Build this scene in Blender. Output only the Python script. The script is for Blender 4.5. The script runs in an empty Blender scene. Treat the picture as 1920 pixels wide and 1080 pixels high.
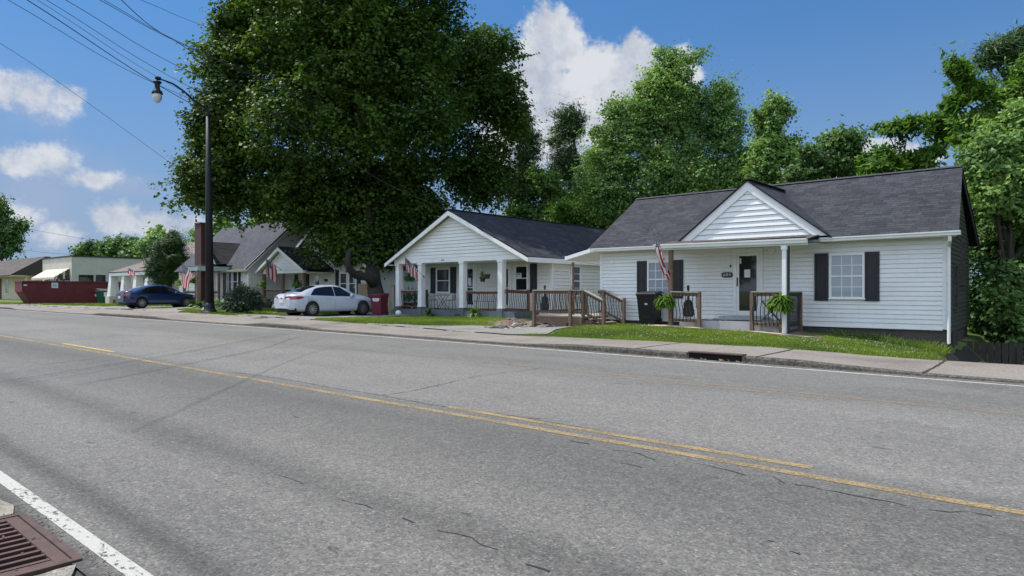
import bpy, bmesh, math, random
import numpy as np
from mathutils import Vector, Matrix, Quaternion

random.seed(7)
rng = np.random.default_rng(11)
scene = bpy.context.scene
COL = scene.collection
PI = math.pi

# ------------------------------------------------------------------ camera
F = 1260.0                      # focal length in photo pixels (photo 1920 wide)
AZ = math.radians(41.0)         # the camera looks 41 degrees left of straight across the road
CZ = 1.40
cam_d = bpy.data.cameras.new('camera')
cam = bpy.data.objects.new('camera', cam_d)
COL.objects.link(cam)
cam.location = (0, 0, CZ)
cam.rotation_euler = (PI / 2, 0, AZ)
cam_d.sensor_width = 36
cam_d.lens = F / 1920 * 36
cam_d.shift_y = 5 / 1920
cam_d.clip_start = 0.05
cam_d.clip_end = 5000
scene.camera = cam
scene.render.resolution_x = 1024
scene.render.resolution_y = 576
SA, CA = math.sin(AZ), math.cos(AZ)

# ------------------------------------------------------------------ light
SUN_EL, SX, SY = math.radians(59), -0.957, -0.290      # sun to the left, a little on the camera's side
sdir = Vector((SX * math.cos(SUN_EL), SY * math.cos(SUN_EL), math.sin(SUN_EL))).normalized()
sd = bpy.data.lights.new('sun', 'SUN')
sd.energy = 3.6
sd.angle = math.radians(0.53)
sd.color = (1.0, 0.955, 0.89)
so = bpy.data.objects.new('sun', sd)
COL.objects.link(so)
so.rotation_mode = 'QUATERNION'
so.rotation_quaternion = sdir.to_track_quat('Z', 'Y')
so.location = sdir * 50

scene.view_settings.view_transform = 'Standard'
scene.view_settings.look = 'None'
scene.view_settings.exposure = 0.5
scene.view_settings.gamma = 1.0
scene.view_settings.use_curve_mapping = False

world = bpy.data.worlds.new('World')
scene.world = world
world.use_nodes = True
SKY_STRENGTH = 0.13

def build_world():
    nt = world.node_tree
    nt.nodes.clear()
    N = nt.nodes.new
    L = nt.links.new
    out = N('ShaderNodeOutputWorld')
    bg = N('ShaderNodeBackground')
    bg.inputs['Strength'].default_value = SKY_STRENGTH
    sky = N('ShaderNodeTexSky')
    sky.sky_type = 'NISHITA'
    sky.sun_disc = False
    sky.sun_elevation = SUN_EL
    sky.sun_rotation = math.atan2(SX, SY)
    sky.air_density = 1.0
    sky.dust_density = 0.35
    sky.ozone_density = 2.0
    tc = N('ShaderNodeTexCoord')
    # cloud layer: noise masks round fixed compass directions of the sky
    sep = N('ShaderNodeSeparateXYZ')
    L(tc.outputs['Generated'], sep.inputs[0])

    def M(op, a, b=None, c=None):
        n = N('ShaderNodeMath')
        n.operation = op
        for i, v in enumerate((a, b, c)):
            if v is None:
                continue
            if isinstance(v, (int, float)):
                n.inputs[i].default_value = v
            else:
                L(v, n.inputs[i])
        return n.outputs[0]
    az = M('ARCTAN2', sep.outputs[0], sep.outputs[1])
    el = M('ARCSINE', sep.outputs[2])
    comb = N('ShaderNodeCombineXYZ')
    L(az, comb.inputs[0])
    L(el, comb.inputs[1])
    n1 = N('ShaderNodeTexNoise')
    n1.inputs['Scale'].default_value = 17.0
    n1.inputs['Detail'].default_value = 12.0
    n1.inputs['Roughness'].default_value = 0.60
    L(comb.outputs[0], n1.inputs['Vector'])
    n2 = N('ShaderNodeTexNoise')
    n2.inputs['Scale'].default_value = 14.0
    n2.inputs['Detail'].default_value = 7.0
    n2.inputs['Roughness'].default_value = 0.5
    L(comb.outputs[0], n2.inputs['Vector'])

    def blobs(lst):
        res = None
        for (px, py, rx, ry) in lst:
            u, v = (px - 960) / F, (545 - py) / F
            a0 = math.atan(u) - AZ
            e0 = math.atan(v * math.cos(math.atan(u)))
            sub = N('ShaderNodeVectorMath')
            sub.operation = 'SUBTRACT'
            L(comb.outputs[0], sub.inputs[0])
            sub.inputs[1].default_value = (a0, e0, 0)
            k = math.cos(math.atan(u)) ** 2
            mul = N('ShaderNodeVectorMath')
            mul.operation = 'MULTIPLY'
            L(sub.outputs[0], mul.inputs[0])
            mul.inputs[1].default_value = (F / rx / k, F / ry / math.sqrt(k), 0)
            ln = N('ShaderNodeVectorMath')
            ln.operation = 'LENGTH'
            L(mul.outputs[0], ln.inputs[0])
            d = M('SUBTRACT', 1.0, ln.outputs['Value'])
            res = d if res is None else M('MAXIMUM', res, d)
        return res
    crisp = blobs([(1035, 85, 80, 75), (1000, 210, 130, 130), (1130, 175, 110, 100), (1190, 115, 45, 50), (1285, 150, 40, 65),
                   (1230, 200, 100, 90),
                   (1640, 280, 90, 22), (1690, 300, 90, 22), (1590, 300, 70, 20), (-200, 320, 120, 60), (1500, 350, 120, 40),
                   (2300, 200, 200, 90), (2600, 330, 300, 70)])
    wisp = blobs([(55, 180, 105, 46), (125, 185, 60, 34), (5, 170, 70, 44), (112, 302, 60, 36), (190, 330, 95, 26), (40, 300, 90, 34), (220, 412, 62, 44), (290, 425, 95, 34), (20, 400, 90, 40),
                  (350, 420, 60, 26), (110, 440, 60, 34)])
    soft = blobs([(90, 360, 230, 110), (80, 430, 170, 60), (10, 400, 150, 70), (300, 420, 200, 60), (1020, 300, 160, 120), (60, 190, 130, 70), (230, 350, 130, 40)])
    n3 = N('ShaderNodeTexNoise')
    n3.inputs['Scale'].default_value = 44.0
    n3.inputs['Detail'].default_value = 8.0
    n3.inputs['Roughness'].default_value = 0.65
    L(comb.outputs[0], n3.inputs['Vector'])
    f1 = M('ADD', M('MULTIPLY', M('SUBTRACT', n1.outputs['Fac'], 0.5), 2.0), M('MULTIPLY', M('SUBTRACT', n3.outputs['Fac'], 0.5), 1.1))
    f2 = M('MULTIPLY', M('SUBTRACT', n2.outputs['Fac'], 0.5), 1.6)
    c1 = N('ShaderNodeMapRange')
    c1.interpolation_type = 'SMOOTHSTEP'
    L(M('ADD', crisp, M('MULTIPLY', f1, 0.62)), c1.inputs[0])
    c1.inputs[1].default_value = -0.02
    c1.inputs[2].default_value = 0.34
    cw = N('ShaderNodeMapRange')
    cw.interpolation_type = 'SMOOTHSTEP'
    L(M('ADD', wisp, M('MULTIPLY', f1, 1.25)), cw.inputs[0])
    cw.inputs[1].default_value = 0.02
    cw.inputs[2].default_value = 0.80
    cw.inputs[4].default_value = 0.92
    c2 = N('ShaderNodeMapRange')
    c2.interpolation_type = 'SMOOTHSTEP'
    L(M('ADD', soft, f2), c2.inputs[0])
    c2.inputs[1].default_value = 0.0
    c2.inputs[2].default_value = 1.1
    c2.inputs[4].default_value = 0.6
    # cloud colours in the sky's own units
    shade = N('ShaderNodeMapRange')
    L(M('ADD', M('MULTIPLY', n2.outputs['Fac'], 0.6), M('MULTIPLY', n3.outputs['Fac'], 0.4)), shade.inputs[0])
    shade.inputs[1].default_value = 0.36
    shade.inputs[2].default_value = 0.58
    cc = N('ShaderNodeMix')
    cc.data_type = 'RGBA'
    L(shade.outputs[0], cc.inputs[0])
    cc.inputs[6].default_value = (2.4, 2.7, 3.3, 1)
    cc.inputs[7].default_value = (3.9, 4.05, 4.3, 1)
    m0 = N('ShaderNodeMix')
    m0.data_type = 'RGBA'
    L(c2.outputs[0], m0.inputs[0])
    tint = N('ShaderNodeMix')
    tint.data_type = 'RGBA'
    tint.blend_type = 'MULTIPLY'
    tint.inputs[0].default_value = 1.0
    L(sky.outputs[0], tint.inputs[6])
    tint.inputs[7].default_value = (0.27, 0.51, 0.70, 1)
    hcol = N('ShaderNodeValToRGB')
    L(M('MULTIPLY', el, 1.25), hcol.inputs[0])
    e = hcol.color_ramp.elements
    e[0].position = 0.0
    e[0].color = (0.45, 0.59, 0.82, 1)
    e[1].position = 0.45
    e[1].color = (0.17, 0.36, 0.73, 1)
    hsc = N('ShaderNodeVectorMath')
    hsc.operation = 'SCALE'
    L(hcol.outputs[0], hsc.inputs[0])
    hsc.inputs['Scale'].default_value = 4.0
    low = N('ShaderNodeMapRange')
    low.interpolation_type = 'SMOOTHSTEP'
    L(el, low.inputs[0])
    low.inputs[1].default_value = 0.60
    low.inputs[2].default_value = 0.0
    low.inputs[4].default_value = 0.95
    hz = N('ShaderNodeMix')
    hz.data_type = 'RGBA'
    L(low.outputs[0], hz.inputs[0])
    L(tint.outputs[2], hz.inputs[6])
    L(hsc.outputs[0], hz.inputs[7])
    L(hz.outputs[2], m0.inputs[6])
    m0.inputs[7].default_value = (2.1, 2.5, 3.4, 1)
    m1 = N('ShaderNodeMix')
    m1.data_type = 'RGBA'
    L(M('MAXIMUM', c1.outputs[0], cw.outputs[0]), m1.inputs[0])
    L(m0.outputs[2], m1.inputs[6])
    L(cc.outputs[2], m1.inputs[7])
    # bright fill cloud deck added to the unseen sky behind the viewpoint and overhead
    dt = N('ShaderNodeVectorMath')
    dt.operation = 'DOT_PRODUCT'
    L(tc.outputs['Generated'], dt.inputs[0])
    dt.inputs[1].default_value = (0.10, -0.88, 0.42)
    deck = N('ShaderNodeMapRange')
    deck.interpolation_type = 'SMOOTHSTEP'
    L(M('ADD', dt.outputs['Value'], M('MULTIPLY', M('SUBTRACT', n1.outputs['Fac'], 0.5), 1.1)), deck.inputs[0])
    deck.inputs[1].default_value = 0.12
    deck.inputs[2].default_value = 0.55
    m2 = N('ShaderNodeMix')
    m2.data_type = 'RGBA'
    L(deck.outputs[0], m2.inputs[0])
    L(m1.outputs[2], m2.inputs[6])
    m2.inputs[7].default_value = (5.2, 6.2, 7.9, 1)
    L(m2.outputs[2], bg.inputs['Color'])
    L(bg.outputs[0], out.inputs['Surface'])
build_world()

# ------------------------------------------------------------------ geometry of the place (pixel measurements -> metres)
def X_at(px, Y):
    u = (px - 960) / F
    return Y * (CA * u - SA) / (SA * u + CA)

def Y_at(px, X):
    u = (px - 960) / F
    return X * (SA * u + CA) / (CA * u - SA)

def depth(X, Y):
    return -SA * X + CA * Y

def Z_at(px, py, Y):
    u = (px - 960) / F
    return CZ + (545 - py) / F * Y / (SA * u + CA)

def W_at(px, py, Y):
    return Vector((X_at(px, Y), Y, Z_at(px, py, Y)))

def ip(x, xs, ys):
    return float(np.interp(x, xs, ys))

def smooth(t):
    t = min(1.0, max(0.0, t))
    return t * t * (3 - 2 * t)

CURB_Y, BACK_Y = 13.0, 15.2

def road_z(X, Y):
    w = min(1, max(0, (Y - 4) / 8))
    return w * (-0.035 + 0.0035 * min(22, max(0, -X)))
CF = ([-130, -74, -72, -60, -58, -43, -41.4, -34, -32, -25.5, -24, -21.5, -20, -11, -9.5, -4.2, -2.2, 40],
      [.06, .06, .16, .16, .07, .07, .165, .17, .08, .08, .17, .17, .08, .055, .125, .105, .015, .0])
CB = ([-130, -60, -43.5, -33, -22, -16, -13.2, -10, -5.6, -2.5, 0, 40],
      [.2, .22, .26, .26, .2, .09, .06, .11, .13, .05, .07, .05])
HY = ([-150, -75, -66, -50, -44, -38, -33, -29, -25, -20, -17, -15.6, -14, -12.7, -10, -6.7, -4.5, -3, -2.4, -1.8, 3, 40],
      [.2, .15, .17, .32, .32, .3, .26, .16, .13, .2, .12, .02, .12, .2, .25, .18, .02, -.15, -.8, -1.9, -2.4, -2.4])

def G(X, Y):
    if Y <= CURB_Y:
        return road_z(X, Y)
    cf = ip(X, *CF)
    cb = ip(X, *CB)
    if Y <= BACK_Y:
        t = (Y - CURB_Y) / (BACK_Y - CURB_Y)
        return cf + (cb - cf) * t
    h = ip(X, *HY)
    if X > -4.5:
        t = smooth((Y - BACK_Y) / (4.6 - 4.0 * smooth((X + 2.75) / .8)))
    else:
        t = smooth((Y - BACK_Y) / 4.0)
    z = cb + (h - cb) * t
    if -19 < X < -12 and Y > 20:                 # hollow between the two houses
        k = smooth((Y - 20) / 3) * smooth((X + 19) / 2) * smooth((-12 - X) / 1.5)
        z -= 0.45 * k
    if Y > 40:
        k = smooth((Y - 40) / 40)
        z = z * (1 - k) + 0.3 * k
    return z

# ------------------------------------------------------------------ mesh helpers
class MB:
    def __init__(self):
        self.v, self.f, self.uv = [], [], []
        self.has_uv = False

    def face(self, pts, uv=None):
        b = len(self.v)
        self.v += [tuple(p) for p in pts]
        self.f.append(tuple(range(b, b + len(pts))))
        if uv is None:
            uv = [(0, 0)] * len(pts)
        else:
            self.has_uv = True
        self.uv.append(uv)

    def addf(self, idx):
        self.f.append(tuple(idx))
        self.uv.append([(0, 0)] * len(idx))

    def hexa(self, p):          # 8 points: bottom 0-3 ccw, top 4-7
        b = len(self.v)
        self.v += [tuple(q) for q in p]
        for q in ((3, 2, 1, 0), (4, 5, 6, 7), (0, 1, 5, 4), (1, 2, 6, 5), (2, 3, 7, 6), (3, 0, 4, 7)):
            self.addf([b + i for i in q])

    def box(self, x0, x1, y0, y1, z0, z1):
        x0, x1 = min(x0, x1), max(x0, x1)
        y0, y1 = min(y0, y1), max(y0, y1)
        z0, z1 = min(z0, z1), max(z0, z1)
        self.hexa([(x0, y0, z0), (x1, y0, z0), (x1, y1, z0), (x0, y1, z0), (x0, y0, z1), (x1, y0, z1), (x1, y1, z1), (x0, y1, z1)])

    def bar(self, a, b, w, h, up=(0, 0, 1)):     # box beam from a to b
        a, b = Vector(a), Vector(b)
        d = (b - a).normalized()
        u = Vector(up)
        s = d.cross(u)
        if s.length < 1e-4:
            s = d.cross(Vector((1, 0, 0)))
        s.normalize()
        u = s.cross(d).normalized()
        s = s * w / 2
        u = u * h / 2
        self.hexa([a - s - u, a + s - u, b + s - u, b - s - u, a - s + u, a + s + u, b + s + u, b - s + u])

    def tube(self, pts, rad, n=8, caps=True):
        pts = [Vector(p) for p in pts]
        if not hasattr(rad, '__len__'):
            rad = [rad] * len(pts)
        b = len(self.v)
        prev = None
        for i, p in enumerate(pts):
            d = (pts[min(i + 1, len(pts) - 1)] - pts[max(i - 1, 0)]).normalized()
            if prev is None:
                s = d.cross(Vector((0, 0, 1)))
                if s.length < 1e-3:
                    s = Vector((1, 0, 0))
                s.normalize()
            else:
                s = (prev - d * prev.dot(d)).normalized()
            prev = s
            t = d.cross(s)
            for k in range(n):
                a = 2 * PI * k / n
                self.v.append(tuple(p + (s * math.cos(a) + t * math.sin(a)) * rad[i]))
        for i in range(len(pts) - 1):
            for k in range(n):
                k2 = (k + 1) % n
                self.addf((b + i * n + k, b + i * n + k2, b + (i + 1) * n + k2, b + (i + 1) * n + k))
        if caps:
            self.addf([b + k for k in range(n)][::-1])
            self.addf([b + (len(pts) - 1) * n + k for k in range(n)])

    def lathe(self, c, prof, n=16, caps=True, axis='z'):        # prof: (r, h)
        b = len(self.v)
        for r, h in prof:
            for k in range(n):
                a = 2 * PI * k / n
                if axis == 'z':
                    self.v.append((c[0] + r * math.cos(a), c[1] + r * math.sin(a), c[2] + h))
                else:
                    self.v.append((c[0] + r * math.cos(a), c[1] + h, c[2] + r * math.sin(a)))
        for i in range(len(prof) - 1):
            for k in range(n):
                k2 = (k + 1) % n
                q = (b + i * n + k, b + i * n + k2, b + (i + 1) * n + k2, b + (i + 1) * n + k)
                self.addf(q if axis == 'z' else q[::-1])
        if caps:
            self.addf([b + k for k in range(n)][::-1])
            self.addf([b + (len(prof) - 1) * n + k for k in range(n)])

    def prism(self, poly, off):      # closed polygon (3d points) pushed along off
        off = Vector(off)
        b = len(self.v)
        n = len(poly)
        self.v += [tuple(p) for p in poly]
        self.v += [tuple(Vector(p) + off) for p in poly]
        self.addf([b + i for i in range(n)][::-1])
        self.addf([b + n + i for i in range(n)])
        for i in range(n):
            j = (i + 1) % n
            self.addf((b + i, b + j, b + n + j, b + n + i))

    def build(self, name, mat, parent=None, smooth_=False, origin=None, loc_parent=True):
        off = Vector((0, 0, 0))
        if parent is not None:
            off = Vector(parent.get('_o', (0, 0, 0)))
        elif origin is not None:
            off = Vector(origin)
        me = bpy.data.meshes.new(name)
        vv = [(x - off.x, y - off.y, z - off.z) for x, y, z in self.v] if off.length > 0 else self.v
        me.from_pydata(vv, [], self.f)
        if self.has_uv:
            ul = me.uv_layers.new(name='UVMap')
            flat = [c for face in self.uv for uvc in face for c in uvc]
            ul.data.foreach_set('uv', flat)
        me.validate()
        if smooth_:
            me.polygons.foreach_set('use_smooth', [True] * len(me.polygons))
        me.update()
        if mat is not None:
            me.materials.append(mat)
        o = bpy.data.objects.new(name, me)
        COL.objects.link(o)
        if parent is not None:
            o.parent = parent
            o['_o'] = tuple(off)
        elif origin is not None:
            o.location = off
            o['_o'] = tuple(off)
        return o

def build_each(mb, name, mat, parent=None, **k):
    """every loose piece collected in the builder becomes an object of its own"""
    n = len(mb.v)
    par = list(range(n))
    def find(a):
        while par[a] != a:
            par[a] = par[par[a]]
            a = par[a]
        return a
    for f in mb.f:
        r0 = find(f[0])
        for i in f[1:]:
            par[find(i)] = r0
    groups = {}
    for f, uv in zip(mb.f, mb.uv):
        groups.setdefault(find(f[0]), []).append((f, uv))
    out = []
    for g in groups.values():
        m2 = MB()
        m2.has_uv = mb.has_uv
        idx = {}
        for f, uv in g:
            for i in f:
                if i not in idx:
                    idx[i] = len(m2.v)
                    m2.v.append(mb.v[i])
            m2.f.append(tuple(idx[i] for i in f))
            m2.uv.append(uv)
        out.append(m2.build(name, mat, parent, **k))
    return out

def thing(name, loc, label, cat, group=None):
    o = bpy.data.objects.new(name, None)
    o.empty_display_size = 0.3
    COL.objects.link(o)
    o.location = loc
    o['_o'] = tuple(loc)
    o['label'] = label
    o['category'] = cat
    if group:
        o['group'] = group
    return o

def local_thing(name, label, cat, group=None):     # parts given in local coordinates; place afterwards
    o = thing(name, (0, 0, 0), label, cat, group)
    return o

def tag(o, label, cat, group=None, kind=None):
    o['label'] = label
    o['category'] = cat
    if group:
        o['group'] = group
    if kind:
        o['kind'] = kind
    return o

def structure(o):
    o['kind'] = 'structure'
    return o

def copy_tree(o, parent=None):
    c = o.copy()
    COL.objects.link(c)
    c.parent = parent
    for ch in [q for q in bpy.data.objects if q.parent == o]:
        copy_tree(ch, c)
    return c

# ------------------------------------------------------------------ materials
_mats = {}
def nodes_of(name):
    m = bpy.data.materials.new(name)
    m.use_nodes = True
    nt = m.node_tree
    nt.nodes.clear()
    out = nt.nodes.new('ShaderNodeOutputMaterial')
    bs = nt.nodes.new('ShaderNodeBsdfPrincipled')
    nt.links.new(bs.outputs[0], out.inputs['Surface'])
    return m, nt, bs, out

def ramp(nt, fac, stops, interp='LINEAR'):
    r = nt.nodes.new('ShaderNodeValToRGB')
    r.color_ramp.interpolation = interp
    e = r.color_ramp.elements
    while len(e) < len(stops):
        e.new(0.5)
    for i, (p, c) in enumerate(stops):
        e[i].position = p
        e[i].color = (c[0], c[1], c[2], 1)
    nt.links.new(fac, r.inputs[0])
    return r.outputs[0]

def noise(nt, scale, detail=4, rough=0.55, vec=None, stretch=None):
    n = nt.nodes.new('ShaderNodeTexNoise')
    n.inputs['Scale'].default_value = scale
    n.inputs['Detail'].default_value = detail
    n.inputs['Roughness'].default_value = rough
    if vec is None:
        tc = nt.nodes.new('ShaderNodeTexCoord')
        vec = tc.outputs['Object']
    if stretch:
        mp = nt.nodes.new('ShaderNodeMapping')
        mp.inputs['Scale'].default_value = stretch
        nt.links.new(vec, mp.inputs[0])
        vec = mp.outputs[0]
    nt.links.new(vec, n.inputs['Vector'])
    return n.outputs['Fac']

def mixc(nt, a, b, fac, mode='MIX'):
    m = nt.nodes.new('ShaderNodeMix')
    m.data_type = 'RGBA'
    m.blend_type = mode
    for s, i in ((fac, 0), (a, 6), (b, 7)):
        if isinstance(s, (int, float)):
            m.inputs[i].default_value = s
        elif isinstance(s, tuple):
            m.inputs[i].default_value = (s[0], s[1], s[2], 1)
        else:
            nt.links.new(s, m.inputs[i])
    return m.outputs[2]

def bump(nt, bs, height, strength=0.3, dist=0.01):
    b = nt.nodes.new('ShaderNodeBump')
    b.inputs['Strength'].default_value = strength
    b.inputs['Distance'].default_value = dist
    nt.links.new(height, b.inputs['Height'])
    nt.links.new(b.outputs[0], bs.inputs['Normal'])

def mat(name, c1, c2=None, scale=3.0, rough=0.6, metal=0.0, stretch=None, bmp=0.0, bscale=None, spec=0.5, coat=0.0, detail=5):
    if name in _mats:
        return _mats[name]
    m, nt, bs, out = nodes_of(name)
    if c2 is None:
        c2 = tuple(x * 0.8 for x in c1)
    f = noise(nt, scale, detail, 0.6, stretch=stretch)
    nt.links.new(ramp(nt, f, [(0.3, c1), (0.7, c2)]), bs.inputs['Base Color'])
    bs.inputs['Roughness'].default_value = rough
    bs.inputs['Metallic'].default_value = metal
    bs.inputs['Specular IOR Level'].default_value = spec
    bs.inputs['Coat Weight'].default_value = coat
    bs.inputs['Coat Roughness'].default_value = 0.04
    if bmp > 0:
        bump(nt, bs, noise(nt, bscale or scale * 6, 5, 0.6, stretch=stretch), bmp)
    _mats[name] = m
    return m

def mat_siding(name, base, dirt, amount=0.35):
    m, nt, bs, out = nodes_of(name)
    f = noise(nt, 0.9, 6, 0.6, stretch=(1, 1, 2.2))
    g = noise(nt, 9.0, 4, 0.6, stretch=(0.5, 0.5, 4))
    c = ramp(nt, f, [(0.38, base), (0.72, tuple(b * (1 - amount) + d * amount for b, d in zip(base, dirt)))])
    c2 = mixc(nt, c, tuple(b * 0.9 for b in base), ramp(nt, g, [(0.45, (0, 0, 0)), (0.75, (0.6, 0.6, 0.6))]))
    st = noise(nt, 3.0, 5, 0.65, stretch=(3, 3, .35))
    c2 = mixc(nt, c2, ramp(nt, st, [(0.55, (1, 1, 1)), (0.85, (0.90, 0.89, 0.85))]), 1.0, 'MULTIPLY')
    nt.links.new(c2, bs.inputs['Base Color'])
    bs.inputs['Roughness'].default_value = 0.42
    bump(nt, bs, noise(nt, 1.6, 3, 0.5, stretch=(1, 1, 3)), 0.35, 0.03)
    return m

def mat_shingle(name, dark, light, sc=1.0):
    m, nt, bs, out = nodes_of(name)
    tc = nt.nodes.new('ShaderNodeTexCoord')
    nz = noise(nt, 6, 2, 0.5, vec=tc.outputs['UV'])
    br = nt.nodes.new('ShaderNodeTexBrick')
    mp = nt.nodes.new('ShaderNodeMapping')
    nt.links.new(tc.outputs['UV'], mp.inputs[0])
    nt.links.new(mp.outputs[0], br.inputs['Vector'])
    br.offset = 0.37
    br.offset_frequency = 2
    br.squash = 0.7
    br.squash_frequency = 3
    br.inputs['Scale'].default_value = 1.0
    br.inputs['Brick Width'].default_value = 0.34 * sc
    br.inputs['Row Height'].default_value = 0.142 * sc
    br.inputs['Mortar Size'].default_value = 0.004
    br.inputs['Mortar Smooth'].default_value = 0.1
    br.inputs['Bias'].default_value = 0.0
    br.inputs['Color1'].default_value = (*dark, 1)
    br.inputs['Color2'].default_value = (*light, 1)
    br.inputs['Mortar'].default_value = (dark[0] * .35, dark[1] * .35, dark[2] * .35, 1)
    g = noise(nt, 1.0, 4, 0.7, vec=tc.outputs['UV'], stretch=(5, 26, 1))
    big = noise(nt, 0.7, 4, 0.5, vec=tc.outputs['UV'])
    c = mixc(nt, br.outputs['Color'], ramp(nt, g, [(0.35, (0.45, 0.45, 0.45)), (0.7, (1.35, 1.35, 1.35))]), 0.8, 'MULTIPLY')
    c = mixc(nt, c, ramp(nt, big, [(0.35, (0.82, 0.82, 0.82)), (0.65, (1.12, 1.12, 1.1))]), 1.0, 'MULTIPLY')
    nt.links.new(c, bs.inputs['Base Color'])
    bs.inputs['Roughness'].default_value = 0.85
    bs.inputs['Specular IOR Level'].default_value = 0.3
    # saw-tooth courses
    sep = nt.nodes.new('ShaderNodeSeparateXYZ')
    nt.links.new(tc.outputs['UV'], sep.inputs[0])
    mm = nt.nodes.new('ShaderNodeMath'); mm.operation = 'DIVIDE'
    nt.links.new(sep.outputs[1], mm.inputs[0]); mm.inputs[1].default_value = 0.142 * sc
    fr = nt.nodes.new('ShaderNodeMath'); fr.operation = 'FRACT'
    nt.links.new(mm.outputs[0], fr.inputs[0])
    ad = nt.nodes.new('ShaderNodeMath'); ad.operation = 'SUBTRACT'
    nt.links.new(br.outputs['Fac'], ad.inputs[1])
    inv = nt.nodes.new('ShaderNodeMath'); inv.operation = 'SUBTRACT'
    inv.inputs[0].default_value = 1.0
    nt.links.new(fr.outputs[0], inv.inputs[1])
    nt.links.new(inv.outputs[0], ad.inputs[0])
    bump(nt, bs, ad.outputs[0], 0.7, 0.012)
    return m

def mat_leaf(name, cols, trans=0.3, rough=0.5):
    m, nt, bs, out = nodes_of(name)
    geo = nt.nodes.new('ShaderNodeNewGeometry')
    c = ramp(nt, geo.outputs['Random Per Island'], [(i / (len(cols) - 1), c_) for i, c_ in enumerate(cols)])
    f = noise(nt, 0.35, 3, 0.5)
    c = mixc(nt, c, ramp(nt, f, [(0.35, (0.62, 0.70, 0.75)), (0.65, (1.25, 1.22, 1.0))]), 1.0, 'MULTIPLY')
    nt.links.new(c, bs.inputs['Base Color'])
    bs.inputs['Roughness'].default_value = rough
    bs.inputs['Specular IOR Level'].default_value = 0.2
    tr = nt.nodes.new('ShaderNodeBsdfTranslucent')
    c3 = mixc(nt, c, (1.35, 1.35, 0.5), 1.0, 'MULTIPLY')
    nt.links.new(c3, tr.inputs['Color'])
    mx = nt.nodes.new('ShaderNodeMixShader')
    mx.inputs[0].default_value = trans
    nt.links.new(bs.outputs[0], mx.inputs[1])
    nt.links.new(tr.outputs[0], mx.inputs[2])
    nt.links.new(mx.outputs[0], out.inputs['Surface'])
    return m

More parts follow.
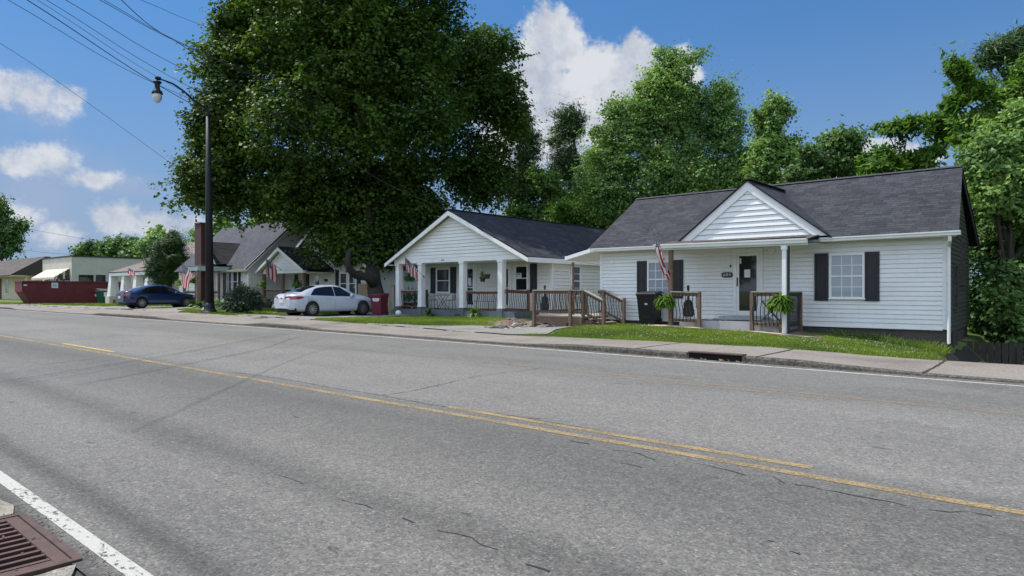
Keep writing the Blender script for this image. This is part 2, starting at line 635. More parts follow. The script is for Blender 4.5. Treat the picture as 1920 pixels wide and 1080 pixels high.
def mat_asphalt():
    m, nt, bs, out = nodes_of('asphalt')
    tc = nt.nodes.new('ShaderNodeTexCoord')
    vo = nt.nodes.new('ShaderNodeTexVoronoi')
    vo.inputs['Scale'].default_value = 75
    nt.links.new(tc.outputs['Object'], vo.inputs['Vector'])
    sepc = nt.nodes.new('ShaderNodeSeparateColor')
    nt.links.new(vo.outputs['Color'], sepc.inputs[0])
    agg = ramp(nt, sepc.outputs[0], [(0.0, (0.48, 0.47, 0.46)), (0.35, (0.80, 0.79, 0.77)), (0.72, (1.0, 0.985, 0.96)), (0.93, (1.22, 1.20, 1.15)), (1.0, (1.75, 1.72, 1.64))])
    vo2 = nt.nodes.new('ShaderNodeTexVoronoi')
    vo2.inputs['Scale'].default_value = 24
    nt.links.new(tc.outputs['Object'], vo2.inputs['Vector'])
    sep2 = nt.nodes.new('ShaderNodeSeparateColor')
    nt.links.new(vo2.outputs['Color'], sep2.inputs[0])
    agg2 = ramp(nt, sep2.outputs[1], [(0.0, (0.68, 0.68, 0.68)), (0.5, (1, 1, 1)), (1.0, (1.28, 1.28, 1.26))])
    fine = noise(nt, 160, 4, 0.75)
    # lane-wise wear: position across the road (object Y)
    sp = nt.nodes.new('ShaderNodeSeparateXYZ')
    nt.links.new(tc.outputs['Object'], sp.inputs[0])
    wob = noise(nt, 0.25, 4, 0.5)
    ma = nt.nodes.new('ShaderNodeMath'); ma.operation = 'MULTIPLY_ADD'
    nt.links.new(wob, ma.inputs[0]); ma.inputs[1].default_value = 0.16
    nt.links.new(sp.outputs[1], ma.inputs[2])
    mr = nt.nodes.new('ShaderNodeMapRange')
    nt.links.new(ma.outputs[0], mr.inputs[0])
    mr.inputs[1].default_value = 0.08
    mr.inputs[2].default_value = 14.08
    def p(y):
        return y / 14.0
    b = 0.166
    lane = ramp(nt, mr.outputs[0], [(0, (b * .42, b * .42, b * .42)), (p(1.17), (b * .45, b * .45, b * .45)), (p(1.24), (b * .9, b * .9, b * .9)), (p(1.44), (b * 1.0, b * 1.0, b)), (p(1.56), (b * .52, b * .52, b * .52)), (p(1.74), (b * .98, b * .98, b * .98)), (p(2.4), (b * 1.04,) * 3),
                 (p(2.78), (b * .72,) * 3), (p(3.2), (b * 1.02,) * 3), (p(4.1), (b * .84,) * 3), (p(4.8), (b * .72,) * 3), (p(5.5), (b * .96,) * 3),
                 (p(5.8), (b * 1.18,) * 3), (p(8.8), (b * 1.15,) * 3), (p(9.7), (b * .98, b * 1.0, b * .99)), (p(11.2), (b * 1.04, b * 1.06, b * 1.05)), (1.0, (b * 1.0,) * 3)])
    big = noise(nt, 0.8, 5, 0.6, stretch=(0.35, 1, 1))
    c = mixc(nt, lane, (1.04, 1.0, 0.945), 1.0, 'MULTIPLY')
    c = mixc(nt, c, ramp(nt, big, [(0.3, (0.88, 0.88, 0.88)), (0.7, (1.1, 1.1, 1.09))]), 1.0, 'MULTIPLY')
    c = mixc(nt, c, agg, 0.80, 'MULTIPLY')
    stn = noise(nt, 0.55, 6, 0.7, stretch=(0.5, 1.3, 1))
    c = mixc(nt, c, ramp(nt, stn, [(0.30, (0.74, 0.74, 0.74)), (0.42, (1, 1, 1)), (0.62, (1, 1, 1)), (0.75, (1.12, 1.12, 1.10))]), 0.8, 'MULTIPLY')
    c = mixc(nt, c, agg2, 0.35, 'MULTIPLY')
    c = mixc(nt, c, ramp(nt, fine, [(0.3, (0.62, 0.62, 0.62)), (0.7, (1.32, 1.32, 1.3))]), 0.55, 'MULTIPLY')
    # small dark pits and hair cracks
    cr = nt.nodes.new('ShaderNodeTexNoise')
    cr.inputs['Scale'].default_value = 5.5
    cr.inputs['Detail'].default_value = 5
    mp = nt.nodes.new('ShaderNodeMapping'); mp.inputs['Scale'].default_value = (0.45, 1.5, 1)
    nt.links.new(tc.outputs['Object'], mp.inputs[0]); nt.links.new(mp.outputs[0], cr.inputs['Vector'])
    pits = ramp(nt, cr.outputs['Fac'], [(0.0, (0.45, 0.45, 0.45)), (0.275, (0.5, 0.5, 0.5)), (0.30, (1, 1, 1)), (1.0, (1, 1, 1))])
    c = mixc(nt, c, pits, 0.9, 'MULTIPLY')
    nt.links.new(c, bs.inputs['Base Color'])
    bs.inputs['Roughness'].default_value = 0.85
    bs.inputs['Specular IOR Level'].default_value = 0.25
    bump(nt, bs, agg, 0.55, 0.004)
    return m

def mat_concrete(name, col, agg_scale=70, speck=0.5, big=0.6):
    m, nt, bs, out = nodes_of(name)
    tc = nt.nodes.new('ShaderNodeTexCoord')
    vo = nt.nodes.new('ShaderNodeTexVoronoi')
    vo.inputs['Scale'].default_value = agg_scale
    nt.links.new(tc.outputs['Object'], vo.inputs['Vector'])
    sepc = nt.nodes.new('ShaderNodeSeparateColor')
    nt.links.new(vo.outputs['Color'], sepc.inputs[0])
    agg = ramp(nt, sepc.outputs[0], [(0.0, (0.55, 0.52, 0.5)), (0.5, (1, 0.98, 0.95)), (1.0, (1.5, 1.45, 1.38))])
    f = noise(nt, big, 7, 0.65)
    base = ramp(nt, f, [(0.3, tuple(x * 0.62 for x in col)), (0.5, tuple(x * 0.95 for x in col)), (0.8, tuple(x * 1.12 for x in col))])
    c = mixc(nt, base, agg, speck, 'MULTIPLY')
    g = noise(nt, 45, 4, 0.7)
    c = mixc(nt, c, ramp(nt, g, [(0.3, (0.7, 0.7, 0.7)), (0.7, (1.2, 1.2, 1.2))]), 0.6, 'MULTIPLY')
    nt.links.new(c, bs.inputs['Base Color'])
    bs.inputs['Roughness'].default_value = 0.9
    bs.inputs['Specular IOR Level'].default_value = 0.2
    bump(nt, bs, g, 0.4, 0.008)
    return m

def mat_paint(name, col, keep=(0.42, 0.58), scale=30):
    """road paint worn through to the asphalt beneath"""
    m, nt, bs, out = nodes_of(name)
    f = noise(nt, scale, 6, 0.75, stretch=(0.6, 1.2, 1))
    g = noise(nt, 2.0, 4, 0.6)
    ma = nt.nodes.new('ShaderNodeMath'); ma.operation = 'MULTIPLY_ADD'
    nt.links.new(g, ma.inputs[0]); ma.inputs[1].default_value = 0.35; nt.links.new(f, ma.inputs[2])
    mr = nt.nodes.new('ShaderNodeMapRange')
    nt.links.new(ma.outputs[0], mr.inputs[0])
    mr.inputs[1].default_value = keep[0] + 0.175
    mr.inputs[2].default_value = keep[1] + 0.175
    tr = nt.nodes.new('ShaderNodeBsdfTransparent')
    mx = nt.nodes.new('ShaderNodeMixShader')
    nt.links.new(mr.outputs[0], mx.inputs[0])
    nt.links.new(tr.outputs[0], mx.inputs[1])
    nt.links.new(bs.outputs[0], mx.inputs[2])
    nt.links.new(mx.outputs[0], out.inputs['Surface'])
    h = noise(nt, 60, 3, 0.6)
    nt.links.new(ramp(nt, h, [(0.3, tuple(x * .8 for x in col)), (0.7, col)]), bs.inputs['Base Color'])
    bs.inputs['Roughness'].default_value = 0.8
    return m

def mat_ground():
    m, nt, bs, out = nodes_of('turf')
    f = noise(nt, 0.9, 6, 0.6)
    g = noise(nt, 14, 5, 0.7)
    c = ramp(nt, f, [(0.32, (0.10, 0.15, 0.035)), (0.55, (0.13, 0.175, 0.05)), (0.72, (0.20, 0.17, 0.09))])
    c = mixc(nt, c, ramp(nt, g, [(0.3, (0.55, 0.55, 0.55)), (0.7, (1.35, 1.35, 1.3))]), 0.8, 'MULTIPLY')
    nt.links.new(c, bs.inputs['Base Color'])
    bs.inputs['Roughness'].default_value = 0.95
    bs.inputs['Specular IOR Level'].default_value = 0.1
    bump(nt, bs, g, 0.6, 0.03)
    return m

def mat_glass(name, col, rough=0.04, spec=0.6, noise_amt=0.3):
    m, nt, bs, out = nodes_of(name)
    f = noise(nt, 1.2, 3, 0.5)
    nt.links.new(ramp(nt, f, [(0.35, col), (0.65, tuple(x * (1 - noise_amt) for x in col))]), bs.inputs['Base Color'])
    bs.inputs['Roughness'].default_value = rough
    bs.inputs['Specular IOR Level'].default_value = spec
    bs.inputs['Coat Weight'].default_value = 0.4
    bs.inputs['Coat Roughness'].default_value = 0.02
    return m

def mat_blind(name, col):
    """pane with a pleated blind right behind it"""
    m, nt, bs, out = nodes_of(name)
    tc = nt.nodes.new('ShaderNodeTexCoord')
    w = nt.nodes.new('ShaderNodeTexWave')
    w.wave_type = 'BANDS'; w.bands_direction = 'Z'
    w.inputs['Scale'].default_value = 9
    w.inputs['Distortion'].default_value = 0.3
    nt.links.new(tc.outputs['Object'], w.inputs['Vector'])
    nt.links.new(ramp(nt, w.outputs['Fac'], [(0.0, tuple(x * .78 for x in col)), (1.0, col)]), bs.inputs['Base Color'])
    bs.inputs['Roughness'].default_value = 0.35
    bs.inputs['Coat Weight'].default_value = 0.9
    bs.inputs['Coat Roughness'].default_value = 0.02
    return m

def mat_flag():
    m, nt, bs, out = nodes_of('flag_cloth')
    tc = nt.nodes.new('ShaderNodeTexCoord')
    sp = nt.nodes.new('ShaderNodeSeparateXYZ')
    nt.links.new(tc.outputs['UV'], sp.inputs[0])
    def M(op, a, b):
        n = nt.nodes.new('ShaderNodeMath'); n.operation = op
        for i, v in enumerate((a, b)):
            if isinstance(v, (int, float)): n.inputs[i].default_value = v
            else: nt.links.new(v, n.inputs[i])
        return n.outputs[0]
    st = M('MODULO', M('FLOOR', M('MULTIPLY', sp.outputs[1], 13), 0), 2)      # 0 red, 1 white
    c = mixc(nt, (0.42, 0.03, 0.045), (0.78, 0.76, 0.74), st)
    canton = M('MULTIPLY', M('LESS_THAN', sp.outputs[0], 0.4), M('GREATER_THAN', sp.outputs[1], 6 / 13))
    cu = M('SUBTRACT', M('FRACT', M('MULTIPLY', sp.outputs[0], 17.5), 0), 0.5)
    cv = M('SUBTRACT', M('FRACT', M('MULTIPLY', sp.outputs[1], 11.14), 0), 0.5)
    r2 = M('ADD', M('MULTIPLY', cu, cu), M('MULTIPLY', cv, cv))
    star = M('LESS_THAN', r2, 0.07)
    blue = mixc(nt, (0.012, 0.02, 0.07), (0.75, 0.75, 0.75), star)
    c = mixc(nt, c, blue, canton)
    nt.links.new(c, bs.inputs['Base Color'])
    bs.inputs['Roughness'].default_value = 0.7
    tr = nt.nodes.new('ShaderNodeBsdfTranslucent')
    nt.links.new(c, tr.inputs['Color'])
    mx = nt.nodes.new('ShaderNodeMixShader')
    mx.inputs[0].default_value = 0.4
    nt.links.new(bs.outputs[0], mx.inputs[1]); nt.links.new(tr.outputs[0], mx.inputs[2])
    nt.links.new(mx.outputs[0], out.inputs['Surface'])
    return m

def mat_brick(name, a, b, mortar):
    m, nt, bs, out = nodes_of(name)
    tc = nt.nodes.new('ShaderNodeTexCoord')
    mp = nt.nodes.new('ShaderNodeMapping')
    mp.inputs['Rotation'].default_value = (PI / 2, 0, 0)
    nt.links.new(tc.outputs['Object'], mp.inputs[0])
    br = nt.nodes.new('ShaderNodeTexBrick')
    nt.links.new(mp.outputs[0], br.inputs['Vector'])
    br.inputs['Scale'].default_value = 1
    br.inputs['Brick Width'].default_value = 0.21
    br.inputs['Row Height'].default_value = 0.075
    br.inputs['Mortar Size'].default_value = 0.006
    br.inputs['Color1'].default_value = (*a, 1)
    br.inputs['Color2'].default_value = (*b, 1)
    br.inputs['Mortar'].default_value = (*mortar, 1)
    nt.links.new(br.outputs['Color'], bs.inputs['Base Color'])
    bs.inputs['Roughness'].default_value = 0.85
    bump(nt, bs, br.outputs['Fac'], -0.4, 0.01)
    return m

M_ASPH = mat_asphalt()
M_WALK = mat_concrete('exposed_aggregate_concrete', (0.25, 0.225, 0.20), 85, 0.75, 0.5)
M_CURB = mat_concrete('old_curb_concrete', (0.105, 0.10, 0.09), 38, 1.0, 3.5)
M_CONC = mat_concrete('pale_concrete', (0.29, 0.27, 0.225), 90, 0.6, 4)
M_DRIVE = mat_concrete('worn_drive', (0.24, 0.235, 0.225), 60, 0.7, 0.7)
M_GRAVEL = mat_concrete('gravel', (0.27, 0.26, 0.245), 30, 1.0, 0.9)
M_TURF = mat_ground()
M_DIRT = mat('bare_dirt', (0.22, 0.17, 0.12), (0.12, 0.09, 0.06), 5, 0.95, bmp=0.5)
M_WHITE_PAINT = mat_paint('white_road_paint', (0.47, 0.455, 0.41), (0.36, 0.44), 22)
M_SHADE_SOIL = mat('soil_with_shade', (0.035, 0.03, 0.022), (0.02, 0.018, 0.013), 8, 0.95, bmp=0.5)  # soil colour darkened to carry the shade on the right-hand slope
M_WHITE_FAR = mat_paint('white_road_paint_far', (0.50, 0.50, 0.48), (0.32, 0.47))
M_YEL_PAINT = mat_paint('yellow_road_paint', (0.37, 0.265, 0.125), (0.38, 0.55), 45)
M_YEL_FAINT = mat_paint('faint_yellow_paint', (0.38, 0.25, 0.14), (0.42, 0.68), 45)
M_YEL_FRESH = mat_paint('brighter_yellow_paint', (0.52, 0.35, 0.10), (0.34, 0.46))
M_CRACK_AND_SHADOW = mat('crack_and_shadow', (0.02, 0.02, 0.02), (0.04, 0.04, 0.035), 20, 0.95)
M_SID1 = mat_siding('white_vinyl_siding', (0.76, 0.77, 0.77), (0.55, 0.50, 0.38), 0.30)
M_SID2 = mat_siding('white_painted_siding', (0.74, 0.74, 0.71), (0.5, 0.46, 0.36), 0.30)
M_TRIM = mat('white_trim', (0.80, 0.80, 0.79), (0.70, 0.70, 0.68), 2.5, 0.45)
M_CREAM = mat('cream_soffit', (0.70, 0.64, 0.46), (0.62, 0.55, 0.38), 2.0, 0.6)
M_ROOF = mat_shingle('charcoal_shingles', (0.028, 0.030, 0.036), (0.058, 0.060, 0.070))
M_ROOF3 = mat_shingle('grey_shingles', (0.062, 0.066, 0.084), (0.088, 0.092, 0.112))
M_ROOF4 = mat_shingle('faded_rose_shingles', (0.20, 0.155, 0.15), (0.25, 0.20, 0.19))
M_ROOF5 = mat_shingle('brown_shingles', (0.085, 0.07, 0.062), (0.13, 0.11, 0.10), 1.2)
M_SIDD = mat_siding('dark_siding_with_shade', (0.085, 0.085, 0.078), (0.05, 0.048, 0.04), 0.6)  # dark siding with the end wall's tree shade mixed into its colour
M_RIDGE = mat('roof_edge', (0.03, 0.03, 0.036), (0.045, 0.045, 0.05), 8, 0.8)
M_SHUT = mat('black_shutter', (0.011, 0.011, 0.014), (0.016, 0.016, 0.02), 4, 0.5)
M_WOOD = mat('weathered_deck_wood', (0.20, 0.125, 0.085), (0.11, 0.068, 0.045), 3.5, 0.8, stretch=(1, 1, 6), bmp=0.3)
M_WOODTOP = mat('grey_weathered_rail_top', (0.40, 0.37, 0.32), (0.27, 0.24, 0.20), 5, 0.85)
M_REDWOOD = mat('red_stained_wood', (0.21, 0.085, 0.045), (0.12, 0.045, 0.025), 4, 0.7, stretch=(1, 1, 4))
M_TANWOOD = mat('tan_wood', (0.33, 0.25, 0.16), (0.22, 0.16, 0.10), 3, 0.8, stretch=(6, 6, 0.6))
M_DARKWOOD = mat('dark_fence_wood', (0.060, 0.050, 0.042), (0.035, 0.028, 0.024), 3, 0.85, stretch=(6, 6, 0.6))
M_BLACK = mat('black_metal', (0.012, 0.012, 0.014), (0.018, 0.018, 0.02), 8, 0.45)
M_BLACKPL = mat('black_plastic', (0.012, 0.013, 0.015), (0.020, 0.021, 0.023), 5, 0.5, spec=0.2)
M_FOUND = mat_concrete('block_foundation', (0.085, 0.075, 0.068), 40, 0.5, 1.2)
M_FOUND2 = mat_concrete('grey_painted_footing', (0.13, 0.15, 0.17), 40, 0.4, 1.5)
M_PORCHC = mat_concrete('porch_slab', (0.42, 0.43, 0.44), 60, 0.3, 1.0)
M_GLASSD = mat_glass('dark_window_glass', (0.018, 0.020, 0.024))
M_GLASSG = mat_glass('greenish_window_glass', (0.06, 0.085, 0.09))
M_DOORG = mat_glass('storm_door_glass', (0.030, 0.029, 0.029), 0.06, 0.4)
M_BLIND = mat_blind('window_with_blind', (0.33, 0.36, 0.42))
M_CARGL = mat_glass('car_glass', (0.010, 0.010, 0.013), 0.03, 0.5)
M_CARW = mat('white_car_paint', (0.50, 0.54, 0.60), (0.48, 0.52, 0.58), 1, 0.28, coat=1.0)
M_CARB = mat('blue_car_paint', (0.005, 0.026, 0.105), (0.004, 0.022, 0.095), 1, 0.30, metal=0.35, coat=1.0)
M_TYRE = mat('tyre_rubber', (0.016, 0.016, 0.017), (0.024, 0.024, 0.024), 12, 0.85)
M_RIM = mat('alloy_rim', (0.55, 0.55, 0.56), (0.45, 0.45, 0.46), 4, 0.3, metal=0.8)
M_RED = mat('red_lens', (0.35, 0.01, 0.012), (0.25, 0.008, 0.01), 6, 0.15, coat=1.0)
M_LENS = mat('clear_lens', (0.55, 0.58, 0.6), (0.4, 0.43, 0.45), 6, 0.1, coat=1.0)
M_DUMP = mat('faded_maroon_steel', (0.15, 0.019, 0.024), (0.10, 0.014, 0.018), 1.6, 0.65, bmp=0.2)
M_GREENB = mat('green_steel', (0.015, 0.105, 0.065), (0.010, 0.07, 0.045), 2, 0.55)
M_REDBIN = mat('crimson_plastic', (0.13, 0.011, 0.026), (0.10, 0.009, 0.020), 2, 0.5)
M_RUST = mat('rusty_iron', (0.115, 0.062, 0.050), (0.06, 0.036, 0.032), 9, 0.85, bmp=0.4)
M_VOID = mat('dark_void', (0.004, 0.004, 0.004), (0.006, 0.006, 0.006), 4, 1.0)
M_BRICK = mat_brick('red_brick', (0.085, 0.032, 0.025), (0.06, 0.023, 0.019), (0.09, 0.075, 0.065))
M_BEIGE = mat('beige_wall', (0.56, 0.54, 0.46), (0.50, 0.48, 0.40), 1.2, 0.8)
M_BEIGE2 = mat('cream_block_wall', (0.60, 0.52, 0.38), (0.50, 0.43, 0.31), 2, 0.85)
M_TEAL = mat('pale_teal_paint', (0.46, 0.56, 0.54), (0.40, 0.50, 0.48), 2, 0.6)
M_AWN = mat('faded_awning', (0.62, 0.49, 0.42), (0.54, 0.42, 0.36), 3, 0.8)
M_AWNS = mat('awning_dark_stripe', (0.07, 0.06, 0.05), None, 3, 0.8)
M_BARK = mat('bark', (0.055, 0.044, 0.034), (0.024, 0.019, 0.016), 6, 0.95, stretch=(3, 3, 0.5), bmp=0.8, bscale=14)
M_PALEBARK = mat('pale_bark', (0.20, 0.18, 0.15), (0.10, 0.09, 0.075), 6, 0.9, stretch=(3, 3, 0.6), bmp=0.5)
M_ROCK = mat('rubble_stone', (0.22, 0.19, 0.165), (0.10, 0.085, 0.075), 7, 0.9, bmp=0.6)
M_ROCKP = mat('pale_rubble', (0.52, 0.50, 0.46), (0.38, 0.36, 0.32), 7, 0.9, bmp=0.5)
M_STRAW = mat('dry_leaves', (0.42, 0.26, 0.14), (0.26, 0.16, 0.09), 12, 0.9)
M_MULCH = mat('pale_bed_stones', (0.52, 0.44, 0.33), (0.34, 0.27, 0.19), 18, 0.9, bmp=0.5)
M_FLAG = mat_flag()
M_SIGNW = mat('white_sign', (0.70, 0.71, 0.72), (0.6, 0.61, 0.62), 6, 0.5)
M_SIGNB = mat('blue_print', (0.10, 0.20, 0.36), None, 6, 0.5)
M_MAT1 = mat('door_mat', (0.09, 0.085, 0.08), (0.05, 0.048, 0.045), 30, 0.95)
M_MAPLE = mat_leaf('maple_leaves', [(0.046, 0.086, 0.017), (0.073, 0.129, 0.024), (0.102, 0.175, 0.033)], 0.30, 0.55)
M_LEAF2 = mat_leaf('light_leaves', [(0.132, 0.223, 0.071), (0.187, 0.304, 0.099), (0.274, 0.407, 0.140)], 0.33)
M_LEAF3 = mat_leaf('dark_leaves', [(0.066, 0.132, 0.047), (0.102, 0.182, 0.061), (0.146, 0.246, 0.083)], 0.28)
M_LEAF4 = mat_leaf('walnut_leaves', [(0.070, 0.150, 0.024), (0.106, 0.211, 0.032), (0.150, 0.264, 0.042)], 0.35)
M_PINE = mat_leaf('pine_needles', [(0.038, 0.077, 0.031), (0.061, 0.112, 0.042), (0.086, 0.144, 0.058)], 0.15)
M_JUNI = mat_leaf('juniper_foliage', [(0.040, 0.082, 0.029), (0.062, 0.113, 0.036), (0.100, 0.155, 0.047)], 0.15)
M_SHRUB = mat_leaf('shrub_leaves', [(0.029, 0.049, 0.031), (0.049, 0.074, 0.049), (0.101, 0.122, 0.086)], 0.15)
M_FERN = mat_leaf('fern_fronds', [(0.060, 0.130, 0.016), (0.095, 0.181, 0.026), (0.147, 0.233, 0.043)], 0.35)
M_HOSTA = mat_leaf('hosta_leaves', [(0.10, 0.20, 0.08), (0.20, 0.32, 0.18), (0.35, 0.45, 0.30)], 0.2)
M_GRASS = mat_leaf('grass_blades', [(0.107, 0.173, 0.028), (0.160, 0.238, 0.038), (0.267, 0.303, 0.093)], 0.35)
M_CLOVER = mat('clover_flowers', (0.62, 0.60, 0.54), (0.5, 0.46, 0.40), 9, 0.8)

# ================================================================== SETTING
def frange(a, b, s):
    n = int(round((b - a) / s))
    return [a + s * i for i in range(n + 1)]

def sheet(name, xs, ys, zf, m, sm=False):
    nx, ny = len(xs), len(ys)
    mb = MB()
    mb.v = [(x, y, zf(x, y)) for y in ys for x in xs]
    for j in range(ny - 1):
        for i in range(nx - 1):
            a = j * nx + i
            mb.addf((a, a + 1, a + nx + 1, a + nx))
    return structure(mb.build(name, m, smooth_=sm))

def ground_z(X, Y):
    if -2.1 < Y < 1.05:
        return -0.5
    if Y < 13.0:
        return road_z(X, Y) - 0.06
    if Y < 15.19:
        return G(X, Y) - 0.06
    h = G(X, Y)
    if Y > 15.6:
        h += 0.02 * math.sin(X * 1.7 + Y) * math.cos(Y * 1.3 - X * .6)
    return h
xs = [-1500, -800, -400, -250, -180, -150] + frange(-130, -24, 2) + frange(-23.5, 4, 0.5) + frange(5, 40, 3) + [60, 120, 300, 800, 1500]
ys = [-1500, -400, -100, -20, -2, 0, 1.0, 4, 8, 12, 12.99, 13.01, 15.18, 15.21] + frange(15.5, 25, 0.5) + frange(26, 40, 2) + [45, 50, 60, 80, 150, 400, 1500]
sheet('ground', xs, ys, ground_z, M_TURF, True)
sheet('road', [-700, -400, -250, -180] + frange(-140, 44, 4) + [60, 120, 400], frange(1.12, 13.12, 0.5) , lambda X, Y: road_z(X, Y), M_ASPH, True)

# far pavement with its kerb
wx = [-400, -200] + frange(-130, -46, 2) + frange(-45, 8, 0.25) + frange(10, 44, 2) + [100, 300]
sheet('pavement', wx, [13.05, 13.6, 14.2, 14.8, 15.2], lambda X, Y: G(X, Y) + 0.004 * math.sin(X * 2.1), M_WALK, True)
def kerb(name, x0, x1, step):
    mb = MB()
    X = x0
    r = random.Random(5)
    prev = None
    while X <= x1 + 1e-6:
        j = r.uniform(-0.007, 0.007)
        zt = G(X, 13.01) + 0.004 * math.sin(X * 2.1) + 0.003
        zr = road_z(X, 12.9) - 0.03
        h = max(0.01, zt - zr)
        ring = [(X, 12.955 + j, zr), (X, 12.965 + j, zr + h * 0.75), (X, 12.99 + j * .5, zt - 0.006 + j * .4), (X, 13.07, zt)]
        if prev:
            for k in range(3):
                mb.face([prev[k], ring[k], ring[k + 1], prev[k + 1]])
        prev = ring
        X += step
    return structure(mb.build(name, M_CURB))
kerb('kerb', -400, -46, 2.0)
kerb('kerb', -46, -6.4, 0.12)
kerb('kerb', -5.25, 8, 0.12)
kerb('kerb', 8, 100, 2.0)

def strip(name, pts, w, m, dz=0.004, step=1.0, jit=0.0, hf=None):
    """flat ribbon on the ground along a polyline of (X, Y)"""
    hf = hf or road_z
    P = []
    for (a, b) in zip(pts[:-1], pts[1:]):
        n = max(1, int(math.dist(a, b) / step))
        for i in range(n):
            t = i / n
            P.append((a[0] + (b[0] - a[0]) * t, a[1] + (b[1] - a[1]) * t))
    P.append(pts[-1])
    r = random.Random(len(P) + int(abs(pts[0][0]) * 10))
    mb = MB()
    L_, R_ = [], []
    for i, p in enumerate(P):
        q0, q1 = P[max(0, i - 1)], P[min(len(P) - 1, i + 1)]
        dx, dy = q1[0] - q0[0], q1[1] - q0[1]
        l = math.hypot(dx, dy)
        nx, ny = -dy / l, dx / l
        ww = w * (1 + (r.uniform(-.7, .7) if jit else 0))
        ox, oy = (r.uniform(-jit, jit), r.uniform(-jit, jit)) if 0 < i < len(P) - 1 else (0, 0)
        a = (p[0] + ox + nx * ww / 2, p[1] + oy + ny * ww / 2)
        b = (p[0] + ox - nx * ww / 2, p[1] + oy - ny * ww / 2)
        L_.append((a[0], a[1], hf(*a) + dz))
        R_.append((b[0], b[1], hf(*b) + dz))
    for i in range(len(P) - 1):
        mb.face([R_[i], R_[i + 1], L_[i + 1], L_[i]])
    return structure(mb.build(name, m))

strip('road_marking', [(-40, 1.287), (4, 1.287)], 0.09, M_WHITE_PAINT)
strip('road_marking', [(-300, 12.61), (60, 12.61)], 0.11, M_WHITE_FAR, step=4)
strip('road_marking', [(-300, 5.32), (40, 5.32)], 0.11, M_YEL_PAINT, step=4)
strip('road_marking', [(-5.9, 5.61), (-1.70, 5.58)], 0.105, M_YEL_PAINT)
for x in (-20.5, -32.6, -44.8, -57):
    strip('road_marking', [(x, 5.60), (x + 3.6, 5.60)], 0.11, M_YEL_FRESH)
strip('road_marking', [(-300, 9.62), (60, 9.62)], 0.11, M_YEL_FAINT, step=4)
for x in (-6.2, -18.5, 6):
    strip('road_marking', [(x, 9.36), (x + 3.6, 9.36)], 0.10, M_YEL_FAINT)

def gp(px, py, z=0.0):
    d = F * (CZ - z) / (py - 545)
    u = (px - 960) / F
    return (-SA * d + CA * u * d, CA * d + SA * u * d)
def crack_and_shadow(pix, w, jit=0.02):
    strip('road_crack_and_shadow', [gp(*p) for p in pix], w, M_CRACK_AND_SHADOW, 0.0035, 0.09, jit)
crack_and_shadow([(430, 697), (540, 712), (620, 727), (720, 742), (800, 757), (880, 768), (960, 779), (1030, 791), (1100, 803), (1240, 829)], 0.011, 0.014)
crack_and_shadow([(718, 741), (770, 733), (830, 720), (880, 708), (930, 700), (1000, 692), (1016, 688)], 0.010, 0.018)
crack_and_shadow([(1068, 826), (1105, 832)], 0.012)
crack_and_shadow([(1150, 843), (1200, 851), (1230, 862)], 0.010)
crack_and_shadow([(1300, 868), (1340, 875), (1400, 890), (1445, 893), (1470, 905)], 0.010)
crack_and_shadow([(1490, 908), (1545, 917), (1600, 928), (1640, 934), (1700, 948)], 0.009)
crack_and_shadow([(1740, 955), (1780, 958), (1815, 957), (1860, 967)], 0.010)
crack_and_shadow([(1160, 867), (1185, 873), (1202, 876)], 0.014)
crack_and_shadow([(0, 690), (60, 687), (120, 679), (200, 670)], 0.016, 0.03)  # dark ribbon painted along the overhead wires' shadow on the road
crack_and_shadow([(515, 890), (545, 900), (570, 908)], 0.007)
crack_and_shadow([(640, 938), (660, 942), (700, 955)], 0.007)
crack_and_shadow([(755, 972), (775, 980)], 0.010)
crack_and_shadow([(820, 995), (850, 1002), (880, 1010), (935, 1032)], 0.006)
crack_and_shadow([(985, 1058), (1015, 1064), (1030, 1072)], 0.010)
crack_and_shadow([(1480, 1033), (1500, 1040)], 0.010)
crack_and_shadow([(1440, 1014), (1458, 1017)], 0.007)

# silt lying in the far gutter
def mat_silt():
    m, nt, bs, out = nodes_of('gutter_silt')
    f = noise(nt, 2.5, 6, 0.65, stretch=(0.5, 2, 1))
    tr = nt.nodes.new('ShaderNodeBsdfTransparent')
    mx = nt.nodes.new('ShaderNodeMixShader')
    nt.links.new(ramp(nt, f, [(0.46, (0, 0, 0)), (0.56, (1, 1, 1))]), mx.inputs[0])
    nt.links.new(tr.outputs[0], mx.inputs[1]); nt.links.new(bs.outputs[0], mx.inputs[2])
    nt.links.new(mx.outputs[0], out.inputs['Surface'])
    g = noise(nt, 30, 4, 0.7)
    nt.links.new(ramp(nt, g, [(0.3, (0.10, 0.075, 0.06)), (0.7, (0.18, 0.15, 0.12))]), bs.inputs['Base Color'])
    bs.inputs['Roughness'].default_value = 0.95
    return m
M_SILT = mat_silt()
sheet('gutter_silt', frange(-60, 10, 0.5), [12.68, 12.80, 12.95], lambda X, Y: road_z(X, Y) + 0.006, M_SILT)
M_GRIT = mat_concrete('ragged_edge_grit', (0.075, 0.075, 0.07), 45, 0.9, 3)

# pavement joints
for X, w in ((-7.7, .035), (-5.0, .045), (-2.19, .045), (-10.4, .02), (-13.2, .02), (-16, .02), (-19, .02), (-21.5, .02), (-24.3, .02), (-27, .02), (-30, .015), (-33, .015), (-36, .015), (-39, .015), (-42, .015), (.6, .03), (-6.3, .008), (-9.1, .008)):
    strip('pavement_joint', [(X, 13.0), (X + 0.02, 14.2), (X, 15.2)], w, M_CRACK_AND_SHADOW, 0.006, 0.15, 0.004, hf=lambda a, b: G(a, max(13.01, b)) + 0.004 * math.sin(a * 2.1))
